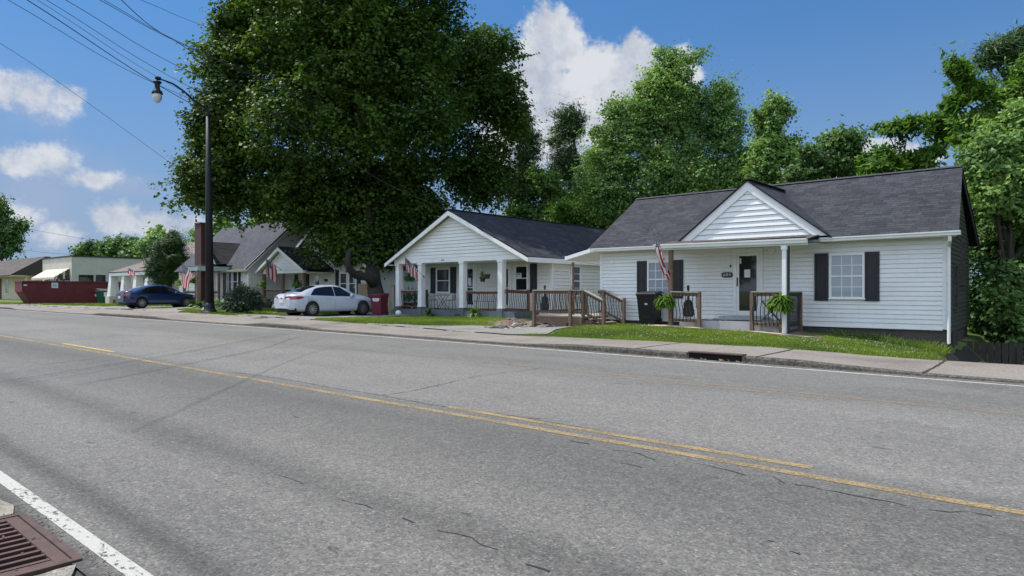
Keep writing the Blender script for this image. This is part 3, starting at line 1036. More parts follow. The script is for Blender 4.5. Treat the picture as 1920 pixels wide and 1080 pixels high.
# grass edge creeping along the back of the walk
def patch(name, poly, m, dz, res=0.35, hf=None):
    """sheet clipped to a polygon"""
    from mathutils.geometry import tessellate_polygon
    bm = bmesh.new()
    vs = [bm.verts.new((x, y, 0)) for x, y in poly]
    bm.faces.new(vs)
    xs_ = [p[0] for p in poly]; ys_ = [p[1] for p in poly]
    x = min(xs_) + res
    while x < max(xs_):
        bmesh.ops.bisect_plane(bm, geom=bm.verts[:] + bm.edges[:] + bm.faces[:], plane_co=(x, 0, 0), plane_no=(1, 0, 0))
        x += res
    y = min(ys_) + res
    while y < max(ys_):
        bmesh.ops.bisect_plane(bm, geom=bm.verts[:] + bm.edges[:] + bm.faces[:], plane_co=(0, y, 0), plane_no=(0, 1, 0))
        y += res
    for v in bm.verts:
        v.co.z = (hf or ground_z)(v.co.x, v.co.y) + dz
    bmesh.ops.recalc_face_normals(bm, faces=bm.faces)
    for f in bm.faces:
        if f.normal.z < 0:
            f.normal_flip()
    me = bpy.data.meshes.new(name)
    bm.to_mesh(me)
    bm.free()
    me.materials.append(m)
    o = bpy.data.objects.new(name, me)
    COL.objects.link(o)
    return structure(o)

def wob(poly, amp=0.12, step=0.5, seed=1):
    r = random.Random(seed)
    out = []
    for a, b in zip(poly, poly[1:] + poly[:1]):
        n = max(1, int(math.dist(a, b) / step))
        for i in range(n):
            t = i / n
            k = amp if i else 0
            out.append((a[0] + (b[0] - a[0]) * t + r.uniform(-k, k), a[1] + (b[1] - a[1]) * t + r.uniform(-k, k)))
    return out
PAD1 = wob([(-20.3, 15.2), (-13.3, 15.2), (-12.5, 16.0), (-13.1, 17.2), (-13.4, 18.6), (-15.2, 19.1), (-16.2, 18.4), (-17.2, 16.9), (-18.6, 15.9)], .08, .5, 2)
PAD2 = wob([(-30.6, 15.2), (-24.0, 15.2), (-25.2, 16.2), (-25.9, 17.4), (-25.6, 24.5), (-29.0, 24.5), (-29.1, 17.4), (-29.9, 16.2)], .08, .5, 3)
PAD3 = wob([(-69, 15.2), (-36.4, 15.2), (-38.5, 16.3), (-40.8, 16.8), (-41.6, 20.4), (-47.2, 20.6), (-47.8, 17.5), (-56, 16.9), (-68, 16.0)], .1, .6, 4)
patch('driveway', PAD1, M_DRIVE, 0.03)
patch('driveway', PAD2, M_DRIVE, 0.03)
patch('driveway', PAD3, M_GRAVEL, 0.03)
patch('garden_path', wob([(-41.8, 17.7), (-33.6, 16.6), (-33.6, 17.0), (-41.8, 18.2)], .03, .5, 5), M_DRIVE, 0.035)
patch('garden_path', wob([(-38, 18.6), (-30.2, 17.4), (-30.0, 18.1), (-37, 19.4)], .05, .5, 9), M_MULCH, 0.035)
patch('bare_soil', wob([(-10.7, 19.15), (-9.9, 18.75), (-8.7, 18.9), (-6.2, 18.75), (-5.6, 19.2), (-5.7, 19.9), (-6.6, 20.6), (-8.6, 19.45), (-10.4, 19.7), (-10.9, 19.5)], .1, .35, 6), M_DIRT, 0.025)
patch('stony_bed', wob([(-11.2, 19.05), (-10.2, 18.9), (-8.9, 19.0), (-8.9, 19.45), (-10.9, 19.6)], .06, .3, 7), M_MULCH, 0.04)
patch('stony_bed', wob([(-7.6, 18.95), (-5.9, 18.9), (-5.7, 19.2), (-7.5, 19.3)], .06, .3, 8), M_MULCH, 0.04)
patch('bare_soil', wob([(-19.2, 19.6), (-17.2, 18.0), (-15.9, 18.6), (-15.2, 19.3), (-14.4, 21.0), (-14.5, 27), (-18.3, 27), (-18.2, 21.6)], .15, .4, 10), M_DIRT, 0.02)
patch('bare_soil', wob([(-2.55, 15.9), (3.5, 15.35), (3.5, 24), (-2.9, 24), (-2.9, 17.8)], .05, .6, 17), M_SHADE_SOIL, 0.02)  # slope coloured dark in place of the shade lying there
patch('bare_soil', wob([(-29.6, 21), (-25.2, 20.5), (-25, 24), (-32, 24)], .1, .4, 13), M_DIRT, 0.015)

# near corner: ragged asphalt edge, broken gutter concrete
for xa, xb, ya, yb in ((-14, -5.06, -6, 1.13), (-3.98, 4, -6, 1.13), (-5.06, -3.98, -6, 0.43), (-5.06, -3.98, 1.16, 1.19)):
    sheet('near_pavement', [xa, xb], [ya, (ya + yb) / 2, yb], lambda X, Y: -0.016, M_GRIT)
def slab_piece(poly, zt=0.004):
    mb = MB()
    mb.prism([(x, y, -0.03) for x, y in poly], (0, 0, 0.03 + zt))
    return structure(mb.build('broken_gutter_slab', M_CONC))
slab_piece(wob([(-7.5, 0.2), (-5.10, 0.2), (-5.09, 1.12), (-5.3, 1.17), (-5.55, 1.14), (-6.3, 1.16), (-7.5, 1.14)], .014, .1, 21), .012)
slab_piece(wob([(-3.93, 0.2), (-3.70, 0.2), (-3.66, 1.00), (-3.93, 1.13)], .012, .08, 22))
slab_piece(wob([(-3.64, 0.2), (-3.0, 0.2), (-3.15, 0.75), (-3.45, 1.08), (-3.62, 0.98)], .012, .08, 23))
slab_piece(wob([(-2.95, -0.5), (-1.0, -0.5), (-1.0, 0.8), (-2.9, 0.8)], .02, .12, 24))

def near_grate():
    x0, x1, y0, y1 = -5.07, -3.97, 0.42, 1.17
    t = thing('drain_grate', ((x0 + x1) / 2, (y0 + y1) / 2, 0.0), 'rusty iron drain grate set in the broken gutter concrete beside the near white line', 'drain grate')
    fr = MB()
    z = 0.012
    fr.box(x0, x1, y1 - 0.035, y1, -.03, z)
    fr.box(x0, x1, y0, y0 + 0.035, -.03, z)
    fr.box(x0, x0 + 0.035, y0 + .035, y1 - .035, -.03, z)
    fr.box(x1 - 0.035, x1, y0 + .035, y1 - .035, -.03, z)
    fr.build('frame', M_RUST, t)
    g = MB()
    g.box(x0 + .045, x1 - .045, y1 - .108, y1 - .043, -.025, z - .004)
    g.box(x0 + .045, x1 - .045, y0 + .043, y0 + .078, -.025, z - .004)
    g.box(x0 + .045, x0 + .10, y0 + .08, y1 - .11, -.025, z - .004)
    g.box(x1 - .10, x1 - .045, y0 + .08, y1 - .11, -.025, z - .004)
    g.build('grate_plate', M_RUST, t)
    n = 10
    proto = None
    for i in range(n):
        x = x0 + .10 + (x1 - x0 - .2) * (i + 0.5) / n
        if proto is None:
            b = MB()
            w = 0.024
            b.hexa([(x - w, y0 + .08, -.05), (x + w * .2, y0 + .08, -.05), (x + w * .2, y1 - .11, -.05), (x - w, y1 - .11, -.05),
                    (x - w * .2, y0 + .08, z - .006), (x + w, y0 + .08, z - .006), (x + w, y1 - .11, z - .006), (x - w * .2, y1 - .11, z - .006)])
            proto = b.build('bar', M_RUST, t)
            px_ = x
        else:
            c = proto.copy()
            COL.objects.link(c)
            c.location.x = x - px_
    v = MB()
    v.box(x0 + .03, x1 - .03, y0 + .03, y1 - .03, -.30, -.27)
    v.build('pit', M_VOID, t)
near_grate()
def grate_litter():
    r = random.Random(8)
    m = MB()
    for i in range(55):
        x = r.uniform(-5.3, -3.5)
        y = r.choice((r.gauss(1.19, .02), r.gauss(1.20, .03), r.uniform(.5, 1.18)))
        a = r.uniform(0, PI)
        l = r.uniform(.004, .02)
        m.bar((x, y, .016), (x + math.cos(a) * l, y + math.sin(a) * l, .018 + r.uniform(0, .008)), r.uniform(.004, .010), .004)
    d = m.build('leaf_litter', M_DIRT, None)
    tag(d, 'crumbs of leaf and grit caught round the iron drain grate', 'leaf litter', kind='stuff')
grate_litter()

def kerb_inlet():
    x0, x1 = -6.4, -5.25
    zt = G(-5.8, 13.05) + 0.015
    t = thing('kerb_drain', ((x0 + x1) / 2, 13.0, road_z(-5.8, 12.9)), 'rusty kerb inlet with an iron lintel over its dark opening', 'drain')
    m = MB()
    m.box(x0, x1, 12.93, 13.16, zt - .008, zt + .012)
    m.build('lintel', M_RUST, t)
    m = MB()
    m.box(x0, x1, 12.975, 13.04, -.1, zt - .012)  # near-black plate painted as the shade inside the inlet
    m.build('opening', M_VOID, t)
    m = MB()
    m.box(x0 - .05, x0 + .012, 12.95, 13.05, -.05, zt - .012)
    m.box(x1 - .012, x1 + .05, 12.95, 13.05, -.05, zt - .012)
    build_each(m, 'side_block', M_CURB, t)
    r = random.Random(3)
    m = MB()
    for i in range(30):
        x = r.uniform(x0 - .3, x1 + .2); y = r.gauss(12.93, .04)
        a = r.uniform(0, PI)
        l = r.uniform(.02, .09)
        z = road_z(x, y) + .012
        m.bar((x, y, z), (x + math.cos(a) * l, y + math.sin(a) * l * .5, z + r.uniform(0, .03)), .02, .01)
    d = m.build('leaf_litter', M_STRAW, None)
    tag(d, 'dry leaf litter washed up against the kerb inlet', 'leaf litter', kind='stuff')
kerb_inlet()

# ================================================================== WALL HELPERS
class Wall:
    """vertical wall plane: s runs along it, o sticks out of it, z up"""
    def __init__(self, A, B, n):
        self.A = Vector((A[0], A[1], 0)); self.B = Vector((B[0], B[1], 0))
        self.d = (self.B - self.A).normalized()
        self.n = Vector((n[0], n[1], 0)).normalized()
        self.L = (self.B - self.A).length

    def p(self, s, o, z):
        q = self.A + self.d * s + self.n * o
        return (q.x, q.y, z)

    def box(self, mb, s0, s1, o0, o1, z0, z1):
        pts = [self.p(s0, o1, z0), self.p(s1, o1, z0), self.p(s1, o0, z0), self.p(s0, o0, z0),
               self.p(s0, o1, z1), self.p(s1, o1, z1), self.p(s1, o0, z1), self.p(s0, o0, z1)]
        if self.d.cross(-self.n).z < 0:
            pts = [pts[i] for i in (1, 0, 3, 2, 5, 4, 7, 6)]
        mb.hexa(pts)

    def siding(self, mb, z0, z1, prof=None, e=0.127, proud=0.020, groove=0.12):
        z = z0
        prof = prof or (lambda z_: (0, self.L))
        flip = self.d.cross(Vector((0, 0, 1))).dot(self.n) < 0
        while z < z1 - 1e-4:
            zn = min(z + e, z1)
            a0, a1 = prof(z)
            b0, b1 = prof(zn)
            if a1 - a0 > 0.02:
                if b1 <= b0:
                    b0 = b1 = (a0 + a1) / 2
                zt_ = zn - e * groove
                f1 = [self.p(a0, proud, z), self.p(a1, proud, z), self.p(b1, 0.006, zt_), self.p(b0, 0.006, zt_)]
                f2 = [self.p(a0, -0.012, z), self.p(a1, -0.012, z), self.p(a1, proud, z), self.p(a0, proud, z)]
                f3_ = [self.p(b0, 0.006, zt_), self.p(b1, 0.006, zt_), self.p(b1, -0.012, zt_), self.p(b0, -0.012, zt_)]
                f4 = [self.p(b0, -0.012, zt_), self.p(b1, -0.012, zt_), self.p(b1, -0.012, zn), self.p(b0, -0.012, zn)]
                for q in (f1, f2, f3_, f4):
                    if flip:
                        q.reverse()
                    mb.face(q)
            z = zn

def window(parent, W, s0, s1, z0, z1, cols=3, rows=2, glass=None, sashes=2, frame=0.06, mat_f=None, name='window', ocut=0.0):
    """double-hung window standing on a wall: frame with sashes, panes as a sub-part"""
    mat_f = mat_f or M_TRIM
    f = MB()
    o1 = 0.066
    W.box(f, s0, s0 + frame, 0.0, o1, z0, z1)
    W.box(f, s1 - frame, s1, 0.0, o1, z0, z1)
    W.box(f, s0 + frame, s1 - frame, 0.0, o1, z1 - frame, z1)
    W.box(f, s0 - .02, s1 + .02, 0.0, o1 + .025, z0 - 0.035, z0)
    W.box(f, s0 + frame, s1 - frame, 0.0, o1, z0, z0 + frame * .6)
    a0, a1, b0, b1 = s0 + frame, s1 - frame, z0 + frame * .6, z1 - frame
    zm = (b0 + b1) / 2
    if sashes == 2:
        W.box(f, a0, a1, 0.006, o1 - .008, zm - .022, zm + .022)
    ranges = [(b0, zm - .022), (zm + .022, b1)] if sashes == 2 else [(b0, b1)]
    for (c0, c1) in ranges:
        for i in range(1, cols):
            x = a0 + (a1 - a0) * i / cols
            W.box(f, x - .011, x + .011, 0.006, 0.050, c0, c1)
        for j in range(1, rows):
            zz = c0 + (c1 - c0) * j / rows
            for i in range(cols):
                xa = a0 + (a1 - a0) * i / cols + (.011 if i else 0)
                xb = a0 + (a1 - a0) * (i + 1) / cols - (.011 if i < cols - 1 else 0)
                W.box(f, xa, xb, 0.006, 0.048, zz - .010, zz + .010)
    w = f.build(name, mat_f, parent)
    for (c0, c1) in ranges:
        g = MB()
        W.box(g, a0, a1, -0.002, 0.040, c0, c1)
        g.build('pane', glass or M_GLASSD, w)
    return w

def shutter(parent, W, s0, s1, z0, z1):
    m = MB()
    W.box(m, s0, s0 + .05, .018, .056, z0, z1)
    W.box(m, s1 - .05, s1, .018, .056, z0, z1)
    zm = (z0 + z1) / 2
    for a, b in ((z0, z0 + .07), (zm - .035, zm + .035), (z1 - .07, z1)):
        W.box(m, s0 + .05, s1 - .05, .018, .055, a, b)
    for a, b in ((z0 + .07, zm - .035), (zm + .035, z1 - .07)):
        W.box(m, s0 + .05, s1 - .05, .018, .038, a, b)
        W.box(m, s0 + .085, s1 - .085, .038, .050, a + .035, b - .035)
    return m.build('shutter', M_SHUT, parent)

def slab_roof(quad, th, mb, uvs=1.0, flip_u=False):
    """a sloped roof plane (eave-left, eave-right, ridge-right, ridge-left) with thickness and metre UVs"""
    q = [Vector(p) for p in quad]
    n = (q[1] - q[0]).cross(q[3] - q[0]).normalized()
    if n.z < 0:
        q = [q[1], q[0], q[3], q[2]]
        n = -n
    e = (q[1] - q[0]).normalized()
    up = n.cross(e)
    uv = [((p - q[0]).dot(e), (p - q[0]).dot(up)) for p in q]
    dn = -n * th
    mb.face(q, uv)
    lo = [p + dn for p in q]
    mb.face(lo[::-1], [(0, 0)] * len(q))
    for i in range(len(q)):
        j = (i + 1) % len(q)
        mb.face([q[i], lo[i], lo[j], q[j]], [(0, 0)] * 4)

_bal = {}
def baluster_mesh(h, style):
    key = (round(h, 2), style)
    if key in _bal:
        return _bal[key]
    m = MB()
    pts = []
    n = 10
    for i in range(n + 1):
        t = i / n
        if style == 'wave':
            a = 0.036 * math.sin(2 * PI * t) * (1 - 0.25 * t)
            o = 0
        else:
            a, o = 0.0, -0.10 * math.sin(PI * min(1, t / 0.75)) ** 1 * (1 - t * .25) if t < .75 else 0
        if style == 'straight':
            a = o = 0
        pts.append((a, o, t * h))
    m.tube(pts, 0.0135, 5)
    me = bpy.data.meshes.new('baluster')
    me.from_pydata(m.v, [], m.f)
    me.materials.append(M_BLACK)
    _bal[key] = me
    return me

def railing(house, A, B, h, rail_mat=None, top_mat=None, style='wave', spacing=0.115, cap=0.13, drop=0.10, name='railing', bot=0.09):
    """A, B: (x, y, z of the deck surface); top of the cap h above it"""
    rail_mat = rail_mat or M_WOOD
    top_mat = top_mat or M_WOODTOP
    A, B = Vector(A), Vector(B)
    up = Vector((0, 0, 1))
    m = MB()
    m.bar(A + up * (h - .105), B + up * (h - .105), 0.04, 0.11)
    r = m.build(name, rail_mat, house)
    m = MB()
    m.bar(A + up * (bot + .045), B + up * (bot + .045), 0.04, 0.085)
    m.build('bottom_rail', rail_mat, r)
    m = MB()
    m.bar(A + up * (h - .032), B + up * (h - .032), cap, 0.034)
    m.build('rail_cap', top_mat, r)
    L = (B - A).length
    n = max(2, int(L / spacing))
    hb = h - .06 - bot - .02
    me = baluster_mesh(hb, style)
    d = (B - A)
    ang = math.atan2(d.y, d.x)
    off = Vector(house['_o'])
    side = Vector((math.sin(ang), -math.cos(ang), 0)) * 0.028
    for i in range(n):
        t = (i + 0.5) / n
        p = A + d * t + up * bot + side
        o = bpy.data.objects.new('baluster', me)
        COL.objects.link(o)
        o.parent = r
        o.location = p - off
        o.rotation_euler = (0, 0, ang)
    return r

def post(parent, x, y, z0, z1, w=0.09, m=None, name='post'):
    mb = MB()
    mb.box(x - w / 2, x + w / 2, y - w / 2, y + w / 2, z0, z1)
    return mb.build(name, m or M_WOOD, parent)

def gutter(parent, A, B, h=0.12, w=0.11, n=(0, -1), name='gutter', m=None):
    """ogee-ish gutter with back against A-B, sticking out along n"""
    A, B = Vector(A), Vector(B)
    n = Vector((n[0], n[1], 0)).normalized()
    up = Vector((0, 0, 1))
    prof = [(0, 0), (w * .62, 0), (w * .72, h * .12), (w * .78, h * .45), (w * .98, h * .72), (w, h), (w * .9, h), (w * .9, h * .86), (w * .0, h * .8)]
    mb = MB()
    poly = [A + n * a + up * (b - h) for a, b in prof]
    mb.prism(poly, B - A)
    return mb.build(name, m or M_TRIM, parent)

# ================================================================== HOUSE 604
HX0, HX1, HY0, HY1 = -13.9, -2.98, 21.0, 27.0
ZS, ZE = 0.37, 2.84           # bottom of siding, top of wall under the eave
h1 = thing('house', (-8.4, 24, 0), 'white vinyl-sided bungalow with a black number plaque beside its storm door', 'house')
W1 = Wall((HX0, HY0), (HX1, HY0), (0, -1))
mb = MB()
W1.siding(mb, ZS, ZE)
mb.build('front_wall', M_SID1, h1)
SKX = HX1 - 0.24              # the right-hand wall leans inwards toward the back
W1R = Wall((HX1, HY0), (SKX, HY1), (1, 0.04))
def prof_side(z):
    if z <= ZE: return (0, W1R.L)
    k = (z - ZE) / 0.60
    return (k, W1R.L - k) if k < W1R.L / 2 else (W1R.L / 2, W1R.L / 2)
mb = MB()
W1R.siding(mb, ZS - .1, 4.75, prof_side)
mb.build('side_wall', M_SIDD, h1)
W1L = Wall((HX0, HY1), (HX0, HY0), (-1, 0))
mb = MB()
W1L.siding(mb, ZS, 4.75, prof_side)
mb.build('side_wall', M_SID1, h1)
mb = MB()          # core
mb.hexa([(HX0 + .02, HY0 + .02, ZS), (HX1 - .02, HY0 + .02, ZS), (SKX - .02, HY1, ZS), (HX0 + .02, HY1, ZS),
         (HX0 + .02, HY0 + .02, ZE), (HX1 - .02, HY0 + .02, ZE), (SKX - .02, HY1, ZE), (HX0 + .02, HY1, ZE)])
mb.build('inner_wall', M_SID1, h1)
mb = MB()
mb.hexa([(HX0 + .05, HY0 + .04, -1.0), (HX1 - .04, HY0 + .04, -2.6), (SKX - .04, HY1, -2.6), (HX0 + .05, HY1, -2.6),
         (HX0 + .05, HY0 + .04, ZS), (HX1 - .04, HY0 + .04, ZS), (SKX - .04, HY1, ZS - .1), (HX0 + .05, HY1, ZS)])
mb.build('foundation', M_FOUND, h1)
mb = MB()
W1.box(mb, -0.005, 0.10, 0.0, 0.024, ZS, ZE)
W1.box(mb, W1.L - 0.10, W1.L + .01, 0.0, 0.024, ZS, ZE)
W1R.box(mb, 0.0, 0.09, 0.0, 0.024, ZS - .1, ZE)
W1.box(mb, 0.10, W1.L - 0.10, 0.0, 0.030, ZS - .03, ZS + .004)
build_each(mb, 'corner_trim', M_TRIM, h1)
# a straight seam of trim near the left corner
mb = MB()
W1.box(mb, .56, .575, .0, .022, ZS, ZE)
W1.box(mb, 4.72, 4.73, .0, .022, 1.75, ZE)
build_each(mb, 'wall_seam', M_TRIM, h1)

# main roof
RZ, EZ = 5.15, 2.95
EYF, EYB = 20.58, 27.42
RY = 24.0
mb = MB()
slab_roof([(-14.18, EYF, EZ), (-2.66, EYF, EZ), (-3.02, RY + .05, RZ), (-14.12, RY + .05, RZ)], .07, mb)
slab_roof([(-2.95, EYB, EZ), (-14.18, EYB, EZ), (-14.12, RY + .05, RZ - .001), (-3.02, RY + .05, RZ - .001)], .07, mb)
mb.build('roof', M_ROOF, h1)
mb = MB()
for i in range(37):
    x = -14.15 + i * 0.30
    mb.hexa([(x, RY - .10, RZ - .045), (x + .31, RY - .10, RZ - .05), (x + .31, RY + .2, RZ - .05), (x, RY + .2, RZ - .045),
             (x, RY + .04, RZ + .022), (x + .31, RY + .04, RZ + .012), (x + .31, RY + .06, RZ + .012), (x, RY + .06, RZ + .022)])
mb.build('ridge_cap', M_RIDGE, h1)
# rake boards, soffit, fascia
mb = MB()
for xe, xr in ((-2.70, -3.05), (-14.16, -14.10)):
    mb.bar((xe, EYF + .02, EZ - .13), (xr, RY + .05, RZ - .13), .03, .15)
    mb.bar((xe if xe < -10 else -2.98, EYB - .02, EZ - .13), (xr, RY + .05, RZ - .13), .03, .15)
build_each(mb, 'rake_board', M_RIDGE, h1)
mb = MB()
mb.box(-14.14, -2.74, EYF + .06, HY0 - .0, ZE - .012, ZE + .012)
mb.build('soffit', M_CREAM, h1)
mb = MB()
mb.box(-14.15, -2.72, EYF + .03, EYF + .055, ZE - .035, EZ - .055)
mb.build('fascia', M_TRIM, h1)
gutter(h1, (-14.22, EYF + .028, EZ - .005), (-10.55, EYF + .028, EZ - .02))
gutter(h1, (-6.05, EYF + .028, EZ - .02), (-2.62, EYF + .028, EZ - .0))
# downspout on the right corner
mb = MB()
mb.tube([(-2.86, EYF - .02, EZ - .13), (-2.86, EYF - .01, EZ - .24), (-2.93, 20.92, EZ - .40), (-2.93, 20.93, -0.0)], .042, 8)
mb.build('downspout', M_TRIM, h1)

# windows, shutters, door on the front
s_of = lambda px, W, Y: X_at(px, Y) - W.A.x
def zz(px, py, Y): return Z_at(px, py, Y)
ws0, ws1 = s_of(1556, W1, 21), s_of(1622, W1, 21)
wz0, wz1 = zz(1590, 559, 21), zz(1590, 475, 21)
window(h1, W1, ws0, ws1, wz0, wz1, 3, 2, M_BLIND)
sz0, sz1 = zz(1590, 564, 21), zz(1590, 473.5, 21)
shutter(h1, W1, s_of(1528, W1, 21), s_of(1553.5, W1, 21), sz0, sz1)
shutter(h1, W1, s_of(1622, W1, 21), s_of(1649.5, W1, 21), sz0, sz1)
wl0, wl1 = s_of(1215, W1, 21), s_of(1259.5, W1, 21)
lz0, lz1 = zz(1235, 557, 21), zz(1235, 489.5, 21)
window(h1, W1, wl0, wl1, lz0, lz1, 3, 2, M_BLIND)
shutter(h1, W1, s_of(1195.5, W1, 21), s_of(1213.5, W1, 21), lz0 - .03, lz1 + .02)
shutter(h1, W1, s_of(1262, W1, 21), s_of(1281.5, W1, 21), lz0 - .03, lz1 + .02)
# storm door
d0, d1 = s_of(1376, W1, 21), s_of(1431, W1, 21)
dz0, dz1 = 0.60, zz(1404, 468, 21)
mb = MB()
W1.box(mb, d0, d0 + .10, 0, .055, dz0, dz1)
W1.box(mb, d1 - .10, d1, 0, .055, dz0, dz1)
W1.box(mb, d0 + .1, d1 - .1, 0, .055, dz1 - .10, dz1)
W1.box(mb, d0 - .02, d1 + .02, 0, .07, dz1, dz1 + .03)
fr = mb.build('door_frame', M_TRIM, h1)
mb = MB()
e0, e1 = d0 + .105, d1 - .105
W1.box(mb, e0, e0 + .085, .004, .048, dz0 + .01, dz1 - .105)
W1.box(mb, e1 - .085, e1, .004, .048, dz0 + .01, dz1 - .105)
W1.box(mb, e0 + .085, e1 - .085, .004, .048, dz1 - .20, dz1 - .105)
W1.box(mb, e0 + .085, e1 - .085, .004, .048, dz0 + .01, dz0 + .16)
door = mb.build('storm_door', M_TRIM, h1)
mb = MB()
W1.box(mb, e0 + .085, e1 - .085, .006, .030, dz0 + .16, dz1 - .20)
mb.build('door_glass', M_DOORG, door)
mb = MB()
W1.box(mb, e0 + .25, e0 + .44, .031, .034, dz0 + 1.22, dz0 + 1.47)
W1.box(mb, e0 + .095, e0 + .15, .031, .034, dz1 - .44, dz1 - .27)
build_each(mb, 'paper_notice', M_SIGNW, door)
mb = MB()
W1.box(mb, e0 + .02, e0 + .045, .049, .075, dz0 + .98, dz0 + 1.18)
W1.box(mb, e0 + .012, e0 + .053, .049, .056, dz0 + .94, dz0 + 1.22)
mb.build('door_handle', M_BLACK, door)
# number plaque
def text_mesh(body, size, extrude=0.004):
    cu = bpy.data.curves.new('digits', 'FONT')
    cu.body = body
    cu.size = size
    cu.extrude = extrude
    cu.align_x = 'CENTER'
    cu.align_y = 'CENTER'
    cu.space_character = 1.18
    tmp = bpy.data.objects.new('digits', cu)
    COL.objects.link(tmp)
    dg = bpy.context.evaluated_depsgraph_get()
    dg.update()
    me = bpy.data.meshes.new_from_object(tmp.evaluated_get(dg))
    bpy.data.objects.remove(tmp)
    me.name = 'digits'
    return me
def put_text(body, size, parent, loc, rot, m, bold=0.0):
    me = text_mesh(body, size)
    me.materials.clear()
    me.materials.append(m)
    o = bpy.data.objects.new('digits', me)
    COL.objects.link(o)
    o.parent = parent
    o.location = Vector(loc) - Vector(parent['_o'])
    o.rotation_euler = rot
    if bold:
        o.scale = (1 + bold, 1, 1)
    return o
pc = s_of(1364, W1, 21); pz = zz(1364, 515.5, 21)
poly = []
for i in range(24):
    a = 2 * PI * i / 24
    ca, sa = math.cos(a), math.sin(a)
    poly.append(W1.p(pc + .185 * (abs(ca) ** .45) * (1 if ca > 0 else -1), .018, pz + (.075 + .014 * (1 - abs(ca))) * (abs(sa) ** .5) * (1 if sa > 0 else -1)))
mb = MB()
mb.prism(poly, (0, -.022, 0))
plq = mb.build('number_plaque', M_BLACK, h1)
put_text('604', .125, plq, W1.p(pc, .044, pz), (PI / 2, 0, 0), M_SIGNW, .25)
# small round vent, doorbell and vent louvre patch
mb = MB()
q = W1.p(s_of(1447, W1, 21), .02, zz(1447, 470, 21))
mb.lathe((q[0], q[1], q[2]), [(.10, 0), (.10, -.03), (.06, -.03), (.055, -.015)], 16, axis='y')
mb.build('round_vent', M_TRIM, h1)
mb = MB()
q = W1.p(s_of(1370.5, W1, 21), .0, zz(1370, 499, 21))
mb.box(q[0] - .025, q[0] + .025, q[1] - .04, q[1], q[2] - .035, q[2] + .035)
mb.build('doorbell', M_MAT1, h1)
# window, meter box and low door of the shaded right side
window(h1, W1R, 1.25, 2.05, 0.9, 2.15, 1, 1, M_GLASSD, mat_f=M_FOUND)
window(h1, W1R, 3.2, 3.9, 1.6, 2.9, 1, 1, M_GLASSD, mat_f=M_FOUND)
mb = MB()
W1R.box(mb, 1.1, 1.18, 0, .05, -1.3, .3)
W1R.box(mb, 1.9, 1.98, 0, .05, -1.3, .3)
W1R.box(mb, 1.18, 1.9, -.04, .012, -1.3, .3)
mb.build('basement_door', M_FOUND, h1)

# front gable (pediment) over the porch
gx0, gx1, gxa, gz0, gza = -10.50, -5.80, -8.16, 2.99, 4.80
gy = 20.50
Wg = Wall((gx0, gy + .06), (gx1, gy + .06), (0, -1))
def prof_g(z):
    t = (z - gz0) / (gza - gz0)
    return ((gxa - gx0) * t + .05, Wg.L - (gx1 - gxa) * t - .05)
mb = MB()
Wg.siding(mb, gz0 + .05, gza - .12, prof_g, e=.17, proud=.034)
mb.build('gable_siding', M_SID1, h1)
mb = MB()      # white rake boards of the gable
sl = (gza - gz0) / (gxa - gx0)
for xa in (gx0, gx1):
    sgn = 1 if xa < gxa else -1
    bw = .24
    # board as a flat polygon pushed back
    dxn = bw * math.hypot(1, sl) / sl
    poly = [(xa, gy, gz0), (gxa, gy, gza), (gxa, gy, gza - bw * math.hypot(1, sl)), (xa + sgn * dxn, gy, gz0)]
    mb.prism(poly, (0, .05, 0))
build_each(mb, 'rake_trim', M_TRIM, h1)
mb = MB()
yr = 23.72
zc = .035
def gab(x, y, z): return (x, y, z + zc)
# left and right planes, running back until they meet the main roof
def main_y(z): return EYF + (z - EZ) * (RY + .05 - EYF) / (RZ - EZ)
slab_roof([gab(gx0 - .10, gy - .06, gz0 - .08), gab(gx0 - .10, main_y(gz0 - .08 + zc), gz0 - .08), gab(gxa, main_y(gza + zc), gza), gab(gxa, gy - .06, gza)], .035, mb)
slab_roof([gab(gx1 + .10, gy - .06, gz0 - .08), gab(gx1 + .10, main_y(gz0 - .08 + zc), gz0 - .08), gab(gxa, main_y(gza + zc), gza), gab(gxa, gy - .06, gza)], .035, mb)
mb.build('gable_roof', M_ROOF, h1)
mb = MB()
mb.bar((gxa, gy - .07, gza + .05), (gxa, main_y(gza) + .1, gza + .05), .22, .02)
mb.build('ridge_cap', M_RIDGE, h1)

# low porch roof in front of the gable with its gutter, posts and slab
py0, py1 = 19.42, 20.60
px0, px1 = -10.75, -6.05
mb = MB()
slab_roof([(px0, py0, 2.87), (px1, py0, 2.84), (px1, py1 - .05, 3.03), (px0, py1 - .05, 3.05)], .05, mb)
mb.build('porch_roof', M_ROOF5, h1)
mb = MB()
for i in range(24):      # curled dark edge of the worn porch roofing
    x = px0 + 1.3 + i * .14
    mb.box(x, x + .13, py0 - .02, py0 + .12, 2.872 + .002 * (i % 3), 2.900 + .004 * (i % 2))
build_each(mb, 'roofing_tab', M_ROOF5, h1)
gutter(h1, (px0 - .02, py0 + .005, 2.885), (px1 + .02, py0 + .005, 2.855), h=.14, w=.12)
mb = MB()
mb.hexa([(px0, py0 + .01, 2.70), (px1, py0 + .01, 2.67), (px1, py0 + .04, 2.67), (px0, py0 + .04, 2.70),
         (px0, py0 + .01, 2.815), (px1, py0 + .01, 2.785), (px1, py0 + .04, 2.785), (px0, py0 + .04, 2.815)])
mb.hexa([(px0, py0 + .05, 2.72), (px1, py0 + .05, 2.69), (px1, py1 + .38, 2.78), (px0, py1 + .38, 2.80),
         (px0, py0 + .05, 2.735), (px1, py0 + .05, 2.705), (px1, py1 + .38, 2.795), (px0, py1 + .38, 2.815)])
mb.build('porch_ceiling', M_TRIM, h1)
PYP = 19.50      # line of the porch posts
